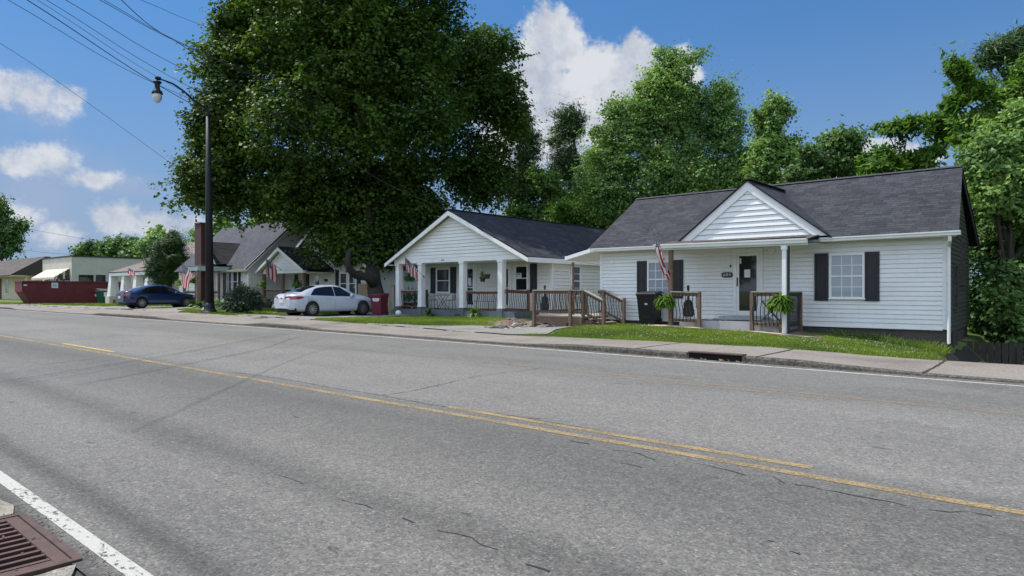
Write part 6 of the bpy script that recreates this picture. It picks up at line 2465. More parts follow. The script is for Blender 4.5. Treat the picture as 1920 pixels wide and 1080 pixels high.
# ball lamp on the lawn
bx2 = X_at(747, 20.9)
o = MB(); o.lathe((bx2, 20.9, G(bx2, 20.9) + .04), [(.001, 0), (.08, .015), (.135, .07), (.15, .14), (.135, .21), (.08, .265), (.001, .28)], 16, caps=False)
o = o.build('garden_ball', mat('white_globe', (.72, .72, .74), (.6, .6, .62), 4, .3), None, True, origin=(bx2, 20.9, G(bx2, 20.9)))
tag(o, 'white ball ornament on the grass at the left corner of the gable porch', 'ornament')

# ================================================================== FLAGS
def flag(base, tip, hoist, fly, label, folds=3, depth_amp=.07, seed=0, comp=1.0, sway=(0, 0)):
    base, tip = Vector(base), Vector(tip)
    t = thing('flag', tuple(base), label, 'flag')
    mb = MB()
    mb.tube([base, tip], .013, 6)
    mb.lathe(tuple(tip), [(.001, -.02), (.02, -.005), (.022, .01), (.001, .03)], 8, caps=False)
    mb.build('pole', M_WOODTOP, t)
    mb = MB()
    mb.tube([base - (tip - base).normalized() * .02, base + (tip - base).normalized() * .12], .022, 6)
    mb.build('bracket', M_BLACK, t)
    d = (base - tip).normalized()
    side_ = d.cross(Vector((0, 0, 1))).normalized()
    nh, nf = 24, 30
    r = random.Random(seed)
    ph = r.uniform(0, 6)
    g_ = []
    for i in range(nh + 1):
        a = i / nh
        row = []
        for j in range(nf + 1):
            b = j / nf
            # the cloth hangs from the pole; the hoist edge narrows as it falls
            p = tip + d * (.02 + hoist * a * (1 - (1 - comp) * smooth(b * 1.6)))
            p = p + Vector((0, 0, -1)) * (fly * b)
            amp = depth_amp * smooth(b * 2.5)
            p = p + side_ * (amp * math.sin(a * folds * 2 * PI + ph + b * 1.5)) + Vector((d.x, d.y, 0)).normalized() * (.03 * b * math.sin(a * folds * 2 * PI * .5 + ph))
            p = p + Vector((sway[0] * b * b, sway[1] * b * b, 0))
            row.append(tuple(p))
        g_.append(row)
    mb = MB()
    for i in range(nh):
        for j in range(nf):
            uv = [(j / nf, 1 - i / nh), ((j + 1) / nf, 1 - i / nh), ((j + 1) / nf, 1 - (i + 1) / nh), (j / nf, 1 - (i + 1) / nh)]
            mb.face([g_[i][j], g_[i][j + 1], g_[i + 1][j + 1], g_[i + 1][j]], uv)
    mb.build('cloth', M_FLAG, t, True)
    return t
fb = (PL - .02, PYP - .08, 1.95)
flag(fb, W_at(1227, 431, 18.6), 1.0, 1.15, 'striped flag drooping from its pole on the brown porch post of the nearest house', 2.6, .08, 1, .55, (.22, .19))
flag(W_at(796, 520, Yc - .15), W_at(759, 481, 21.2), .95, .58, 'striped flag leaning out beside the second porch column of the gable porch house', 3, .06, 2, .95)
flag(W_at(527, 506, 22.3), W_at(498, 484, 21.0), 1.0, 1.05, 'striped flag hanging from the small gabled porch behind the white sedan', 4, .07, 3, 1.0)
flag(W_at(370, 522, 19.4), W_at(341, 493, 18.4), 1.0, 1.3, 'striped flag on the left porch of the steep-roofed house, beside the lamp post', 2.5, .06, 4, .7, (-.25, 0))
flag(W_at(259, 512, 21.9), W_at(241, 503, 20.9), .9, .45, 'small striped flag between the tapered white columns, above the blue car', 3, .06, 5, 1.0)

# ================================================================== SMALL THINGS
def frond_fan(mb, c, n, L0, L1, droop, r, up=0.6, wid=.045, seg=7):
    for i in range(n):
        az_ = r.uniform(0, 2 * PI)
        el_ = r.uniform(-.35, 1.15) * up + .25
        L = r.uniform(L0, L1)
        d = Vector((math.cos(az_) * math.cos(el_), math.sin(az_) * math.cos(el_), math.sin(el_)))
        p = Vector(c)
        side_ = d.cross(Vector((0, 0, 1)))
        if side_.length < .05: side_ = Vector((1, 0, 0))
        side_.normalize()
        prev = None
        v = d.copy()
        for k in range(seg + 1):
            t_ = k / seg
            w = wid * (math.sin(PI * min(1, t_ * .9 + .08)) ** .7) * (1 if k % 2 else .62)
            cur = (p - side_ * w / 2, p + side_ * w / 2)
            if prev:
                mb.face([prev[0], prev[1], cur[1], cur[0]])
            prev = cur
            p = p + v * (L / seg)
            v = (v + Vector((0, 0, -droop / seg))).normalized()

def hanging_fern(c, R, label, basket=True, n=170, hang=.55, m=None, group=None, name='hanging_fern'):
    t = thing(name, c, label, 'plant', group)
    r = random.Random(int(abs(c[0] * 100)))
    mb = MB()
    w_ = .075 * R / .42
    frond_fan(mb, (c[0], c[1], c[2] + R * .10), n // 2, R * .75, R * 1.15, 2.4, r, up=.8, wid=w_)
    frond_fan(mb, (c[0], c[1], c[2] + R * .10), n // 2, R * .7, R * 1.05, 1.3, r, up=.75, wid=w_)
    frond_fan(mb, (c[0], c[1], c[2] - R * .05), n // 3, R * .6, R * .9, 1.2, r, up=-.4, wid=w_)
    mb.build('foliage', m or M_FERN, t)
    if basket:
        mb = MB()
        mb.lathe((c[0], c[1], c[2] - R * .35), [(R * .22, 0), (R * .36, R * .35)], 12)
        mb.build('basket', M_BLACKPL, t)
    mb = MB()
    for k in range(3):
        a = 2 * PI * k / 3
        mb.tube([(c[0] + R * .34 * math.cos(a), c[1] + R * .34 * math.sin(a), c[2]), (c[0], c[1], c[2] + hang)], .004, 4)
    mb.build('hanger', M_BLACK, t)
    return t
f1c = W_at(1248, 568, 19.25); f1c = (f1c.x, f1c.y, f1c.z)
hanging_fern(f1c, .44, 'bushy bright fern hung on the brown porch post next to the black bin', n=230, hang=.3)
f2c = tuple(W_at(1463, 571, 19.2))
hanging_fern(f2c, .50, 'bushy bright fern hung on the white porch post right of the storm door', n=260, hang=.3)
hanging_fern(tuple(W_at(768, 522, Yc + .5)), .42, 'dark fern hanging over the left porch rail beside the drooping flag', m=M_LEAF3, hang=.6)
hanging_fern(tuple(W_at(491, 533, 22.0)), .45, 'round fern hanging left of the small gabled porch', n=120, m=M_LEAF2, hang=.7)
hanging_fern(tuple(W_at(557, 533, 22.4)), .52, 'round dark fern hanging at the right post of the small gabled porch', n=120, m=M_LEAF3, hang=.7)
hanging_fern(tuple(W_at(338, 531, 19.2)), .42, 'pale fern hanging at the outer post of the left porch, below the flag', n=110, m=M_LEAF2, hang=.8)
hanging_fern(tuple(W_at(362, 527, 19.3)), .42, 'pale fern hanging in front of the brick chimney', n=110, m=M_FERN, hang=.8)
def planter(c, label):
    t = thing('hanging_planter', c, label, 'plant')
    r = random.Random(9)
    mb = MB(); frond_fan(mb, (c[0], c[1], c[2]), 60, .22, .42, .5, r, up=1.1, wid=.04); mb.build('foliage', M_LEAF2, t)
    mb = MB(); mb.lathe((c[0], c[1], c[2] - .24), [(.10, 0), (.15, .24)], 12); mb.build('pot', M_DARKWOOD, t)
    mb = MB(); mb.lathe((c[0] + .30, c[1], c[2] - .10), [(.10, 0), (.15, .22)], 12); mb.build('side_pot', M_DARKWOOD, t)
    mb = MB(); mb.tube([(c[0], c[1], c[2]), (c[0], c[1], c[2] + .55)], .006, 4); mb.build('hanger', M_BLACK, t)
planter(tuple(W_at(905, 519, 23.1)), 'small plant in two dark pots hanging in the middle of the gable porch')
def rail_plant():
    t = thing('porch_plant', (X_at(768, Yc + .5), Yc + .5, SLZ), 'dark leafy potted plants standing behind the left porch rail', 'plant')
    r = random.Random(12)
    for k, (px_, s) in enumerate(((757, .5), (766, .75), (778, .65))):
        x = X_at(px_, Yc + .6)
        mb = MB(); mb.lathe((x, Yc + .6, SLZ), [(.13, 0), (.18, .3)], 12); mb.build('pot', M_DARKWOOD, t)
        mb = MB(); frond_fan(mb, (x, Yc + .6, SLZ + .35), 70, s * .7, s * 1.2, .5, r, up=1.2, wid=.07); mb.build('foliage', M_LEAF3, t)
rail_plant()

def wire_chair(X, Y, zg, rot, label):
    t = local_thing('wire_chair', label, 'chair', 'black wire porch chairs')
    mb = MB()
    mb.lathe((0, 0, .44), [(.20, 0), (.21, .012), (.20, .024)], 18)
    for k in range(-3, 4):
        mb.box(-.19, .19, k * .055 - .006, k * .055 + .006, .464, .470)
    mb.build('seat', M_BLACK, t)
    mb = MB()
    arc = [(.21 * math.cos(a), .19, .46 + .0 + .0 + .44 * max(0, math.sin(a))) for a in np.linspace(0, PI, 13)]
    mb.tube(arc, .013, 5)
    for k in range(-2, 3):
        x = k * .07
        mb.tube([(x, .19, .46), (x, .19, .46 + .44 * math.sqrt(1 - (x / .21) ** 2))], .007, 4)
    mb.tube([(-.19, .19, .62), (.19, .19, .62)], .007, 4)
    mb.build('backrest', M_BLACK, t)
    for sx in (-1, 1):
        for sy in (-1, 1):
            mb = MB(); mb.tube([(sx * .15, sy * .15, .45), (sx * .20, sy * .20, 0)], .012, 5); mb.build('leg', M_BLACK, t)
    t.location = (X, Y, zg); t.rotation_euler = (0, 0, rot)
def bistro_table(X, Y, zg, rot, label, r_=.30, h=.72):
    t = local_thing('folding_table', label, 'table')
    mb = MB(); mb.lathe((0, 0, h - .02), [(r_, 0), (r_, .02)], 22); mb.build('tabletop', M_BLACK, t)
    for s in (-1, 1):
        for k in (-1, 1):
            mb = MB(); mb.tube([(k * .26, s * .14, 0), (-k * .24, s * .14, h - .02)], .013, 5); mb.build('leg', M_BLACK, t)
    mb = MB()
    mb.tube([(0, -.14, h * .5), (0, .14, h * .5)], .010, 4)
    mb.build('cross_bar', M_BLACK, t)
    t.location = (X, Y, zg); t.rotation_euler = (0, 0, rot)
yb_ = Yc + .75
bistro_table(X_at(830, yb_), yb_, SLZ, -AZ * 0 + .3, 'round black folding table between two wire chairs on the gable porch', .36)
wire_chair(X_at(812, yb_), yb_, SLZ, 1.3, 'black wire chair left of the folding table under the porch window')
wire_chair(X_at(845, yb_ + .1), yb_ + .1, SLZ, -1.2, 'black wire chair right of the folding table under the porch window')
bistro_table(X_at(1444, 20.2), 20.25, .48, .5, 'black folding table with crossed legs behind the right porch rail of the nearest house', .26, .62)
def bench():
    x, y = X_at(905, Yc + .75), Yc + .75
    t = thing('wire_bench', (x, y, SLZ), 'black wire bench behind the long porch rail of the gable porch house', 'bench')
    mb = MB()
    for k in range(5): mb.box(x - .6, x + .6, y - .2 + k * .1, y - .17 + k * .1, SLZ + .42, SLZ + .435)
    mb.build('seat', M_BLACK, t)
    mb = MB()
    arc = [(x + .6 * math.cos(a), y + .24, SLZ + .45 + .42 * max(0, math.sin(a)) ** .6) for a in np.linspace(0, PI, 17)]
    mb.tube(arc, .012, 5)
    for k in range(-5, 6):
        xx = k * .1
        mb.tube([(x + xx, y + .24, SLZ + .45), (x + xx, y + .24, SLZ + .45 + .42 * (1 - (xx / .6) ** 2) ** .3)], .006, 4)
    mb.build('backrest', M_BLACK, t)
    for sx in (-1, 1):
        for sy in (-1, 1):
            mb = MB(); mb.tube([(x + sx * .55, y + sy * .18, SLZ + .43), (x + sx * .57, y + sy * .2, SLZ)], .012, 5); mb.build('leg', M_BLACK, t)
bench()

def guitar(cx, cy, zb, lean, label, h=1.12):
    """flat black guitar-shaped rack ornament"""
    t = thing('guitar_ornament', (cx, cy, zb), label, 'ornament')
    out = [(-.05, .0), (-.15, .0), (-.19, .10), (-.19, .22), (-.145, .30), (-.16, .38), (-.15, .45), (-.09, .52), (-.04, .55)]
    poly = out + [(-x, z) for x, z in out[::-1]]
    mb = MB(); mb.prism([(cx + x, cy, zb + z) for x, z in poly], (0, .05, 0)); mb.build('body', M_BLACK, t)
    mb = MB(); mb.prism([(cx - .032, cy, zb + .54), (cx + .032, cy, zb + .54), (cx + .026, cy, zb + h - .14), (cx - .026, cy, zb + h - .14)], (0, .035, 0)); mb.build('neck', M_BLACK, t)
    mb = MB(); mb.box(cx - .038, cx + .038, cy, cy + .035, zb + h - .14, zb + h); mb.build('headstock', M_BLACK, t)
    for s in (-1, 0, 1):
        mb = MB(); mb.tube([(cx + s * .08, cy + .02, zb + .02), (cx + s * .10, cy + .02, zb - .14)], .012, 4); mb.build('leg', M_BLACK, t)
gx_ = X_at(1290, PYP + .35)
guitar(gx_, PYP + .35, Z_at(1290, 594, PYP + .35), 0, 'black guitar-shaped ornament behind the left porch rail by the black bin', Z_at(1290, 535, PYP + .35) - Z_at(1290, 594, PYP + .35))
gx_ = X_at(1021, dy0 + .45)
guitar(gx_, dy0 + .45, DZ + .15, 0, 'black guitar-shaped ornament on the wooden side deck', Z_at(1021, 535, dy0 + .45) - DZ - .15)
mb = MB(); gx_ = X_at(1331, 20.1); mb.box(gx_ - .7, gx_ + .55, 19.75, 20.15, .477, .495)
tag(mb.build('door_mat', M_MAT1, None, origin=(gx_, 19.95, .477)), 'flat dark doormat lying on the porch slab left of the door', 'doormat')
mb = MB(); gx_ = X_at(1393, 20.1); mb.lathe((gx_, 20.12, .477), [(.55, 0), (.55, .02)], 24)
mb.v = [(x, 20.12 + (y - 20.12) * .5, z) for x, y, z in mb.v]
tag(mb.build('door_mat', M_MAT1, None, origin=(gx_, 20.12, .477)), 'half-round black doormat in front of the storm door', 'doormat')
def urn():
    x, y = X_at(500, 21.5), 21.5
    t = thing('urn', (x, y, .25), 'dark rounded urn at the foot of the small gabled porch post', 'planter')
    mb = MB(); mb.lathe((x, y, .25), [(.15, 0), (.30, .12), (.36, .32), (.28, .50), (.20, .58), (.24, .64)], 16); mb.build('pot', M_DARKWOOD, t, True)
    mb = MB(); frond_fan(mb, (x, y, .9), 30, .2, .35, .8, random.Random(4), wid=.05); mb.build('foliage', M_LEAF3, t)
urn()

# rubble between the two houses
def rock_mesh(r, sz, m):
    bm = bmesh.new()
    bmesh.ops.create_icosphere(bm, subdivisions=2, radius=1)
    from mathutils import noise as mn
    o = Vector((r.uniform(0, 50), r.uniform(0, 50), r.uniform(0, 50)))
    for v in bm.verts:
        k = 1 + .55 * mn.noise(v.co * 1.1 + o) + .2 * mn.noise(v.co * 3 + o)
        v.co = Vector((v.co.x * sz[0], v.co.y * sz[1], v.co.z * sz[2])) * k
    me = bpy.data.meshes.new('rock')
    bm.to_mesh(me); bm.free()
    me.materials.append(m)
    return me
r = random.Random(31)
specs = []
for i in range(34):
    px_ = r.uniform(955, 1035)
    py_ = r.uniform(594, 613) - max(0, (px_ - 990)) * .05
    Y_ = 18.6 + (613 - py_) * .16 + r.uniform(-.2, .2)
    specs.append((px_, Y_, r.uniform(.06, .18), M_ROCK))
for px_, Y_, s in ((906, 17.0, .11), (925, 17.3, .16), (938, 17.6, .22), (913, 17.2, .09), (950, 17.9, .14), (962, 18.3, .12), (975, 18.5, .1), (985, 18.7, .13), (995, 19.0, .10), (918, 17.1, .13), (944, 17.7, .15)):
    specs.append((px_, Y_, s * .8, M_ROCK))
for px_, Y_, s in ((967, 19.0, .13), (970, 19.2, .09), (972, 18.2, .09), (905, 16.9, .08), (947, 17.6, .07), (958, 18.1, .06)):
    specs.append((px_, Y_, s, M_ROCKP))
for (px_, Y_, s, m_) in specs:
    x = X_at(px_, Y_)
    me = rock_mesh(r, (s * r.uniform(.9, 1.5), s * r.uniform(.8, 1.3), s * r.uniform(.45, .8)), m_)
    o = bpy.data.objects.new('rock', me)
    COL.objects.link(o)
    o.location = (x, Y_, ground_z(x, Y_) + s * .25)
    if m_ is M_ROCK:
        tag(o, 'rough grey-brown stone in the rubble heap between the gable porch and the side deck', 'rock', 'rubble stones')
    else:
        tag(o, 'pale broken stone in the rubble heap between the gable porch and the side deck', 'rock', 'pale rubble stones')

# ================================================================== VEGETATION
def quads_mesh(name, V, m, smooth_=False):
    """V: (n, 4, 3) array of leaf quads -> mesh"""
    n = V.shape[0]
    me = bpy.data.meshes.new(name)
    me.vertices.add(n * 4)
    me.vertices.foreach_set('co', V.reshape(-1).astype(np.float32))
    me.loops.add(n * 4)
    me.loops.foreach_set('vertex_index', np.arange(n * 4, dtype=np.int32))
    me.polygons.add(n)
    me.polygons.foreach_set('loop_start', np.arange(0, n * 4, 4, dtype=np.int32))
    me.polygons.foreach_set('loop_total', np.full(n, 4, dtype=np.int32))
    me.update(calc_edges=True)
    me.materials.append(m)
    return me

def unit(v):
    return v / np.maximum(1e-9, np.linalg.norm(v, axis=-1, keepdims=True))

def leaves(centers, radii, n, size, flat=.75, up=.55, out=.8, shell=.45, aspect=.62, rg=None, fuzz=.15, stray=.05):
    """leaf quads gathered in irregular sprays round the clump centres"""
    rg = rg or rng
    nc = len(centers)
    k = rg.choice(nc, n, p=radii ** 2 / np.sum(radii ** 2))
    # every clump has its own stretched, tilted shape
    A = rg.normal(size=(nc, 3, 3)) * .33 + np.eye(3) * np.array([1, 1, flat])
    d = unit(rg.normal(size=(n, 3)))
    d[:, 2] = np.where(rg.random(n) < .5, np.abs(d[:, 2]), d[:, 2])
    rr = radii[k] * (shell + (1 - shell) * rg.random(n) ** .7) * (1 + np.abs(rg.normal(size=n)) * fuzz)
    # lobes on the spray surface
    ph = rg.random((nc, 3)) * 6.28
    rr *= 1 + .28 * np.sin(d[:, 0] * 5 + ph[k, 0]) * np.sin(d[:, 1] * 5 + ph[k, 1]) + .15 * np.sin(d[:, 2] * 9 + ph[k, 2])
    off = np.einsum('nij,nj->ni', A[k], d) * rr[:, None]
    st = rg.random(n) < stray
    off[st] *= 1.5
    P = centers[k] + off
    nr = unit(d * out + np.array([0, 0, up]) + rg.normal(size=(n, 3)) * .6)
    t = unit(np.cross(nr, rg.normal(size=(n, 3))))
    b = np.cross(nr, t)
    s = size * (.55 + .9 * rg.random(n))[:, None]
    a0 = P - t * s * .5
    a2 = P + t * s * .5
    w = b * s * aspect * .5
    bend = nr * s * .10
    return np.stack([a0, P + w - bend + t * s * .06, a2, P - w - bend + t * s * .06], axis=1)

def blob_world(bl, Y, ky=1.0):
    """photo-measured lobes -> world ellipsoids (cx, cy, cz, rx, ry, rz), all about the same distance away"""
    m = sum(b[0] * b[2] for b in bl) / sum(b[2] for b in bl)
    d0 = depth(X_at(m, Y), Y)
    out = []
    for b in bl:
        px_, py_, rx, rz = b[:4]
        d = d0 + (b[4] if len(b) > 4 else 0)
        p = ray(px_, py_, d)
        out.append((p.x, p.y, p.z, rx * d / F, rx * d / F * ky, rz * d / F))
    return out

def crown_clumps(bl, rc, dens, rg, inner=.25, zmin=None):
    C, R = [], []
    for (cx, cy, cz, rx, ry, rz) in bl:
        area = 4 * PI * ((((rx * ry) ** 1.6 + (rx * rz) ** 1.6 + (ry * rz) ** 1.6) / 3) ** (1 / 1.6))
        n = max(4, int(area * dens / (rc * rc)))
        d = unit(rg.normal(size=(n, 3)))
        f = np.where(rg.random(n) < inner, rg.random(n) ** .5 * .8, .80 + .22 * rg.random(n))
        r = rc * (.6 + .75 * rg.random(n))
        P = np.array([cx, cy, cz]) + d * np.array([rx, ry, rz]) * f[:, None] * np.maximum(.1, 1 - r[:, None] * .85 / np.array([rx, ry, rz]))
        C.append(P); R.append(r)
    C = np.concatenate(C); R = np.concatenate(R)
    if zmin is not None:
        k = C[:, 2] > zmin
        C, R = C[k], R[k]
    return C, R

def limbs(mb, base, top_z, r0, C, rg, n_limb=9, wobble=.3, split=.35, twigs=60, maxd=None):
    base = Vector(base)
    cc = C[rg.choice(len(C), min(len(C), 400), replace=False)] if len(C) > 400 else C
    mean = cc.mean(0)
    fork = base + (Vector((mean[0], mean[1], base.z)) - base) * .35
    zf = base.z + (top_z - base.z) * split
    pts = [base + Vector((0, 0, -.2)), base + Vector((0, 0, .35)), base.lerp(Vector((fork.x, fork.y, zf)), .6) , Vector((fork.x, fork.y, zf))]
    pts[2].z = base.z + (zf - base.z) * .55
    mb.tube(pts, [r0 * 1.35, r0 * 1.0, r0 * .86, r0 * .8], 12)
    lead_top = Vector((mean[0], mean[1], base.z + (top_z - base.z) * .9))
    stem = [Vector((fork.x, fork.y, zf)).lerp(lead_top, t) + Vector((rg.normal() * wobble * t, rg.normal() * wobble * t, 0)) for t in (0, .25, .5, .75, 1)]
    mb.tube(stem, [r0 * .75, r0 * .5, r0 * .34, r0 * .2, r0 * .06], 8)
    ends = []
    idx = rg.choice(len(cc), min(n_limb, len(cc)), replace=False)
    for i in idx:
        e = Vector(cc[i])
        t = min(1, max(0, (e.z - zf) / max(.1, lead_top.z - zf)) * .7 * rg.random() + .02)
        s = stem[0].lerp(stem[-1], t)
        mid = s.lerp(e, .5) + Vector((rg.normal() * wobble, rg.normal() * wobble, abs(rg.normal()) * wobble + .05 * (e - s).length))
        q = [s, s.lerp(mid, .5), mid, mid.lerp(e, .5), e]
        ra = r0 * .42 * (1 - t * .5)
        mb.tube(q, [ra, ra * .8, ra * .6, ra * .4, ra * .14], 6)
        ends.append((mid, e, ra * .45))
    for _ in range(twigs):
        m_, e, ra = ends[int(rg.integers(len(ends)))]
        s = m_.lerp(e, rg.random())
        dd = ((cc - np.array(s)) ** 2).sum(1)
        near = np.argsort(dd)[:12]
        g = Vector(cc[int(rg.choice(near))])
        mid = s.lerp(g, .5) + Vector((rg.normal() * .12, rg.normal() * .12, rg.normal() * .12))
        mb.tube([s, mid, g], [ra * .55, ra * .35, ra * .1], 5)

def tree(name, label, base, bl, m_leaf, n_leaf, size, rc, r0, dens=.55, seed=1, bark=None, group=None, inner=.25, zmin=None, n_limb=9, twigs=50, cat='tree', split=.35, **lk):
    rg = np.random.default_rng(seed)
    C, R = crown_clumps(bl, rc, dens, rg, inner, zmin)
    t = thing(name, tuple(base), label, cat, group)
    L = leaves(C, R, n_leaf, size, rg=rg, **lk)
    off = np.array(base)
    me = quads_mesh('crown', L - off, m_leaf)
    o = bpy.data.objects.new('crown', me)
    COL.objects.link(o)
    o.parent = t
    mb = MB()
    limbs(mb, base, float(C[:, 2].max()), r0, C, rg, n_limb, twigs=twigs, split=split)
    mb.build('trunk', bark or M_BARK, t, True)
    return t

def gz(X, Y): return ground_z(X, Y)
# the big maple
mx, my = -30.6, 23.7
bl = blob_world([(650, 210, 255, 215), (660, 20, 235, 200), (430, 335, 92, 105, -1), (425, 150, 72, 90, -1), (905, 150, 88, 110, 4.5), (905, 320, 82, 88, 4.5),
                 (700, 385, 115, 85), (570, 375, 130, 70, -1), (700, 470, 78, 58, -1), (645, 455, 70, 46, -1.5), (770, 400, 80, 50), (735, 500, 44, 34, 1), (400, 240, 62, 70, -2), (380, 345, 50, 60, -2), (960, 225, 40, 60, 5), (440, 60, 60, 60)], 24.6, .95)
tree('maple_tree', 'huge dark green maple towering over the white sedan', (mx, my, gz(mx, my)), bl, M_MAPLE, 380000, .195, .98, .50, dens=.68, seed=3, inner=.26, n_limb=18, twigs=150, split=.12, zmin=3.0, flat=.72, shell=.68, aspect=.85, fuzz=.05, stray=.0, up=.9)
# low crooked limb of the maple toward the white house
mt = [q for q in bpy.data.objects if q.name.startswith('maple_tree')][0]
mb = MB()
mb.tube([ray(703, 532, 38.3), ray(688, 519, 38.0), ray(668, 516, 37.6), ray(655, 505, 37.2), ray(651, 490, 37.0), ray(655, 470, 37.2)], [.34, .25, .22, .20, .17, .12], 9)
mb.build('low_limb', M_BARK, mt, True)
# trees behind the nearest house, left to right
tree('tree', 'tall light green tree with the highest crown behind the nearest house', (X_at(1262, 41), 41, 0), blob_world(
    [(1255, 230, 75, 135), (1150, 310, 70, 110), (1345, 270, 62, 110), (1200, 330, 90, 100), (1300, 350, 100, 80), (1180, 230, 60, 70), (1125, 370, 60, 60), (1350, 200, 40, 55), (1262, 150, 50, 60), (1225, 190, 50, 60), (1290, 215, 50, 60), (1300, 112, 16, 18), (1245, 105, 16, 20), (1400, 330, 40, 60)], 41, .8),
    M_LEAF2, 130000, .18, .66, .35, dens=.38, seed=5, bark=M_PALEBARK, inner=.3, n_limb=16, twigs=120)
tree('tree', 'slender green tree just right of the tallest crown, leaning over the roof ridge', (X_at(1450, 40), 40, 0), blob_world(
    [(1445, 240, 30, 50), (1440, 285, 38, 40), (1458, 205, 22, 24), (1425, 215, 16, 22), (1430, 320, 38, 50), (1480, 290, 24, 40), (1465, 350, 50, 30)], 40, .9), M_LEAF2, 26000, .20, .5, .2, dens=.45, seed=6, n_limb=8, twigs=50)
tree('tree', 'short airy green tree in the gap above the middle of the long roof', (X_at(1560, 38), 38, 0), blob_world(
    [(1585, 270, 40, 34), (1540, 305, 40, 32), (1600, 315, 45, 25), (1510, 330, 35, 22)], 38, .9), M_LEAF3, 26000, .19, .5, .18, dens=.42, seed=7, n_limb=8, twigs=50)
tree('walnut_tree', 'feathery walnut-like tree with open branches above the right end of the long roof', (X_at(1705, 36), 36, 0), blob_world(
    [(1690, 240, 52, 26), (1765, 240, 45, 32), (1665, 300, 52, 24), (1740, 290, 30, 24), (1640, 325, 40, 14), (1720, 315, 30, 14)], 36, .8), M_LEAF4, 9000, .30, .5, .16, dens=.20, seed=8, n_limb=12, twigs=70, aspect=.35, inner=.4)
tree('walnut_tree', 'tall open-crowned tree reaching highest at the right edge', (X_at(1880, 33), 33, -1), blob_world(
    [(1800, 140, 34, 24), (1830, 170, 34, 22), (1790, 195, 30, 18), (1850, 225, 40, 26), (1880, 180, 30, 22), (1910, 250, 50, 34), (1815, 262, 34, 18), (1870, 280, 40, 20), (1960, 150, 60, 70)], 33, .8), M_LEAF4, 19000, .25, .42, .24, dens=.26, seed=9, n_limb=14, twigs=110, aspect=.38, inner=.4)
tree('pine_tree', 'dark pine whose tip shows at the top right corner', (X_at(1965, 36), 36, -1), blob_world(
    [(1885, 100, 50, 20), (1930, 75, 60, 22), (1970, 120, 80, 60), (1850, 115, 26, 10)], 36, .8), M_PINE, 17000, .30, .5, .25, dens=.5, seed=10, n_limb=10, twigs=50, aspect=.16)
tree('pine_tree', 'dark pine showing between the big maple and the tallest crown', (X_at(1068, 44), 44, 0), blob_world(
    [(1068, 235, 34, 42), (1060, 310, 34, 45), (1085, 380, 36, 50), (1045, 265, 22, 20)], 44, .9), M_PINE, 30000, .32, .7, .25, dens=.6, seed=11, n_limb=9, twigs=60, aspect=.16)
tree('pine_tree', 'feathery dark pine directly behind the right edge of the big maple', (X_at(985, 40), 40, 0), blob_world(
    [(975, 240, 34, 50), (990, 300, 26, 50), (970, 350, 46, 50), (1000, 260, 16, 12)], 40, .9), M_PINE, 22000, .30, .6, .25, dens=.5, seed=12, n_limb=9, twigs=50, aspect=.16)
tree('young_tree', 'low bluish green tree above the dark roof right of the big maple', (X_at(1025, 42), 42, 0), blob_world(
    [(1010, 350, 48, 42), (1050, 390, 48, 40), (990, 400, 48, 30), (1120, 410, 60, 30)], 42, .9), M_LEAF2, 30000, .24, .6, .18, dens=.6, seed=13, n_limb=8, twigs=40)
tree('bush', 'spreading pale bush at roof height between the two nearest houses', (X_at(1075, 39.5), 39.5, 0), blob_world(
    [(1070, 402, 46, 26), (1110, 420, 40, 20)], 39.5, .9), M_LEAF4, 14000, .16, .45, .12, dens=.6, seed=14, n_limb=8, twigs=40, cat='bush')
# undergrowth that closes the view behind the roofs
tree('tree', 'dark low tree filling the view behind the left half of the long roof', (X_at(1330, 45), 46, 0), blob_world(
    [(1180, 420, 110, 60), (1120, 330, 50, 60), (1405, 320, 60, 50), (1490, 350, 60, 34), (1330, 400, 120, 60), (1440, 390, 90, 45), (1060, 450, 110, 60)], 46, .6), M_LEAF3, 60000, .26, .8, .25, dens=.6, seed=15, inner=.4, n_limb=9, twigs=40)
tree('tree', 'dark low tree filling the view behind the right half of the long roof', (X_at(1640, 42), 43, 0), blob_world(
    [(1560, 370, 100, 36), (1700, 360, 110, 34), (1800, 350, 60, 34)], 43, .6), M_LEAF3, 26000, .26, .7, .2, dens=.6, seed=16, inner=.4, n_limb=9, twigs=40)
# right-hand thicket
tree('ivy_thicket', 'bright leafy thicket beside the shaded end wall of the nearest house', (X_at(1880, 27), 27, -2), blob_world(
    [(1880, 320, 62, 70), (1920, 250, 60, 60), (1865, 385, 40, 50), (1950, 380, 80, 80), (1858, 300, 34, 40)], 27.5, .8), M_LEAF2, 62000, .17, .55, .2, dens=.6, seed=17, inner=.35, n_limb=12, twigs=80, cat='bush')
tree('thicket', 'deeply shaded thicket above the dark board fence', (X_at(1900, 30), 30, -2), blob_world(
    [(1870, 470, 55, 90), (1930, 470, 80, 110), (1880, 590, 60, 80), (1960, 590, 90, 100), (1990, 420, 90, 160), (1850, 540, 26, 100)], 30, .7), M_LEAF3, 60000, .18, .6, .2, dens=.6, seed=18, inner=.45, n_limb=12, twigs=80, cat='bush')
tree('bush', 'bright green bush catching the sun above the dark board fence', (X_at(1905, 26), 26.2, -2), blob_world(
    [(1900, 590, 34, 30), (1915, 520, 36, 30), (1935, 640, 50, 40), (1890, 550, 18, 20)], 26.4, .8), M_LEAF2, 9000, .15, .4, .08, dens=.5, seed=19, n_limb=8, twigs=30, cat='bush')
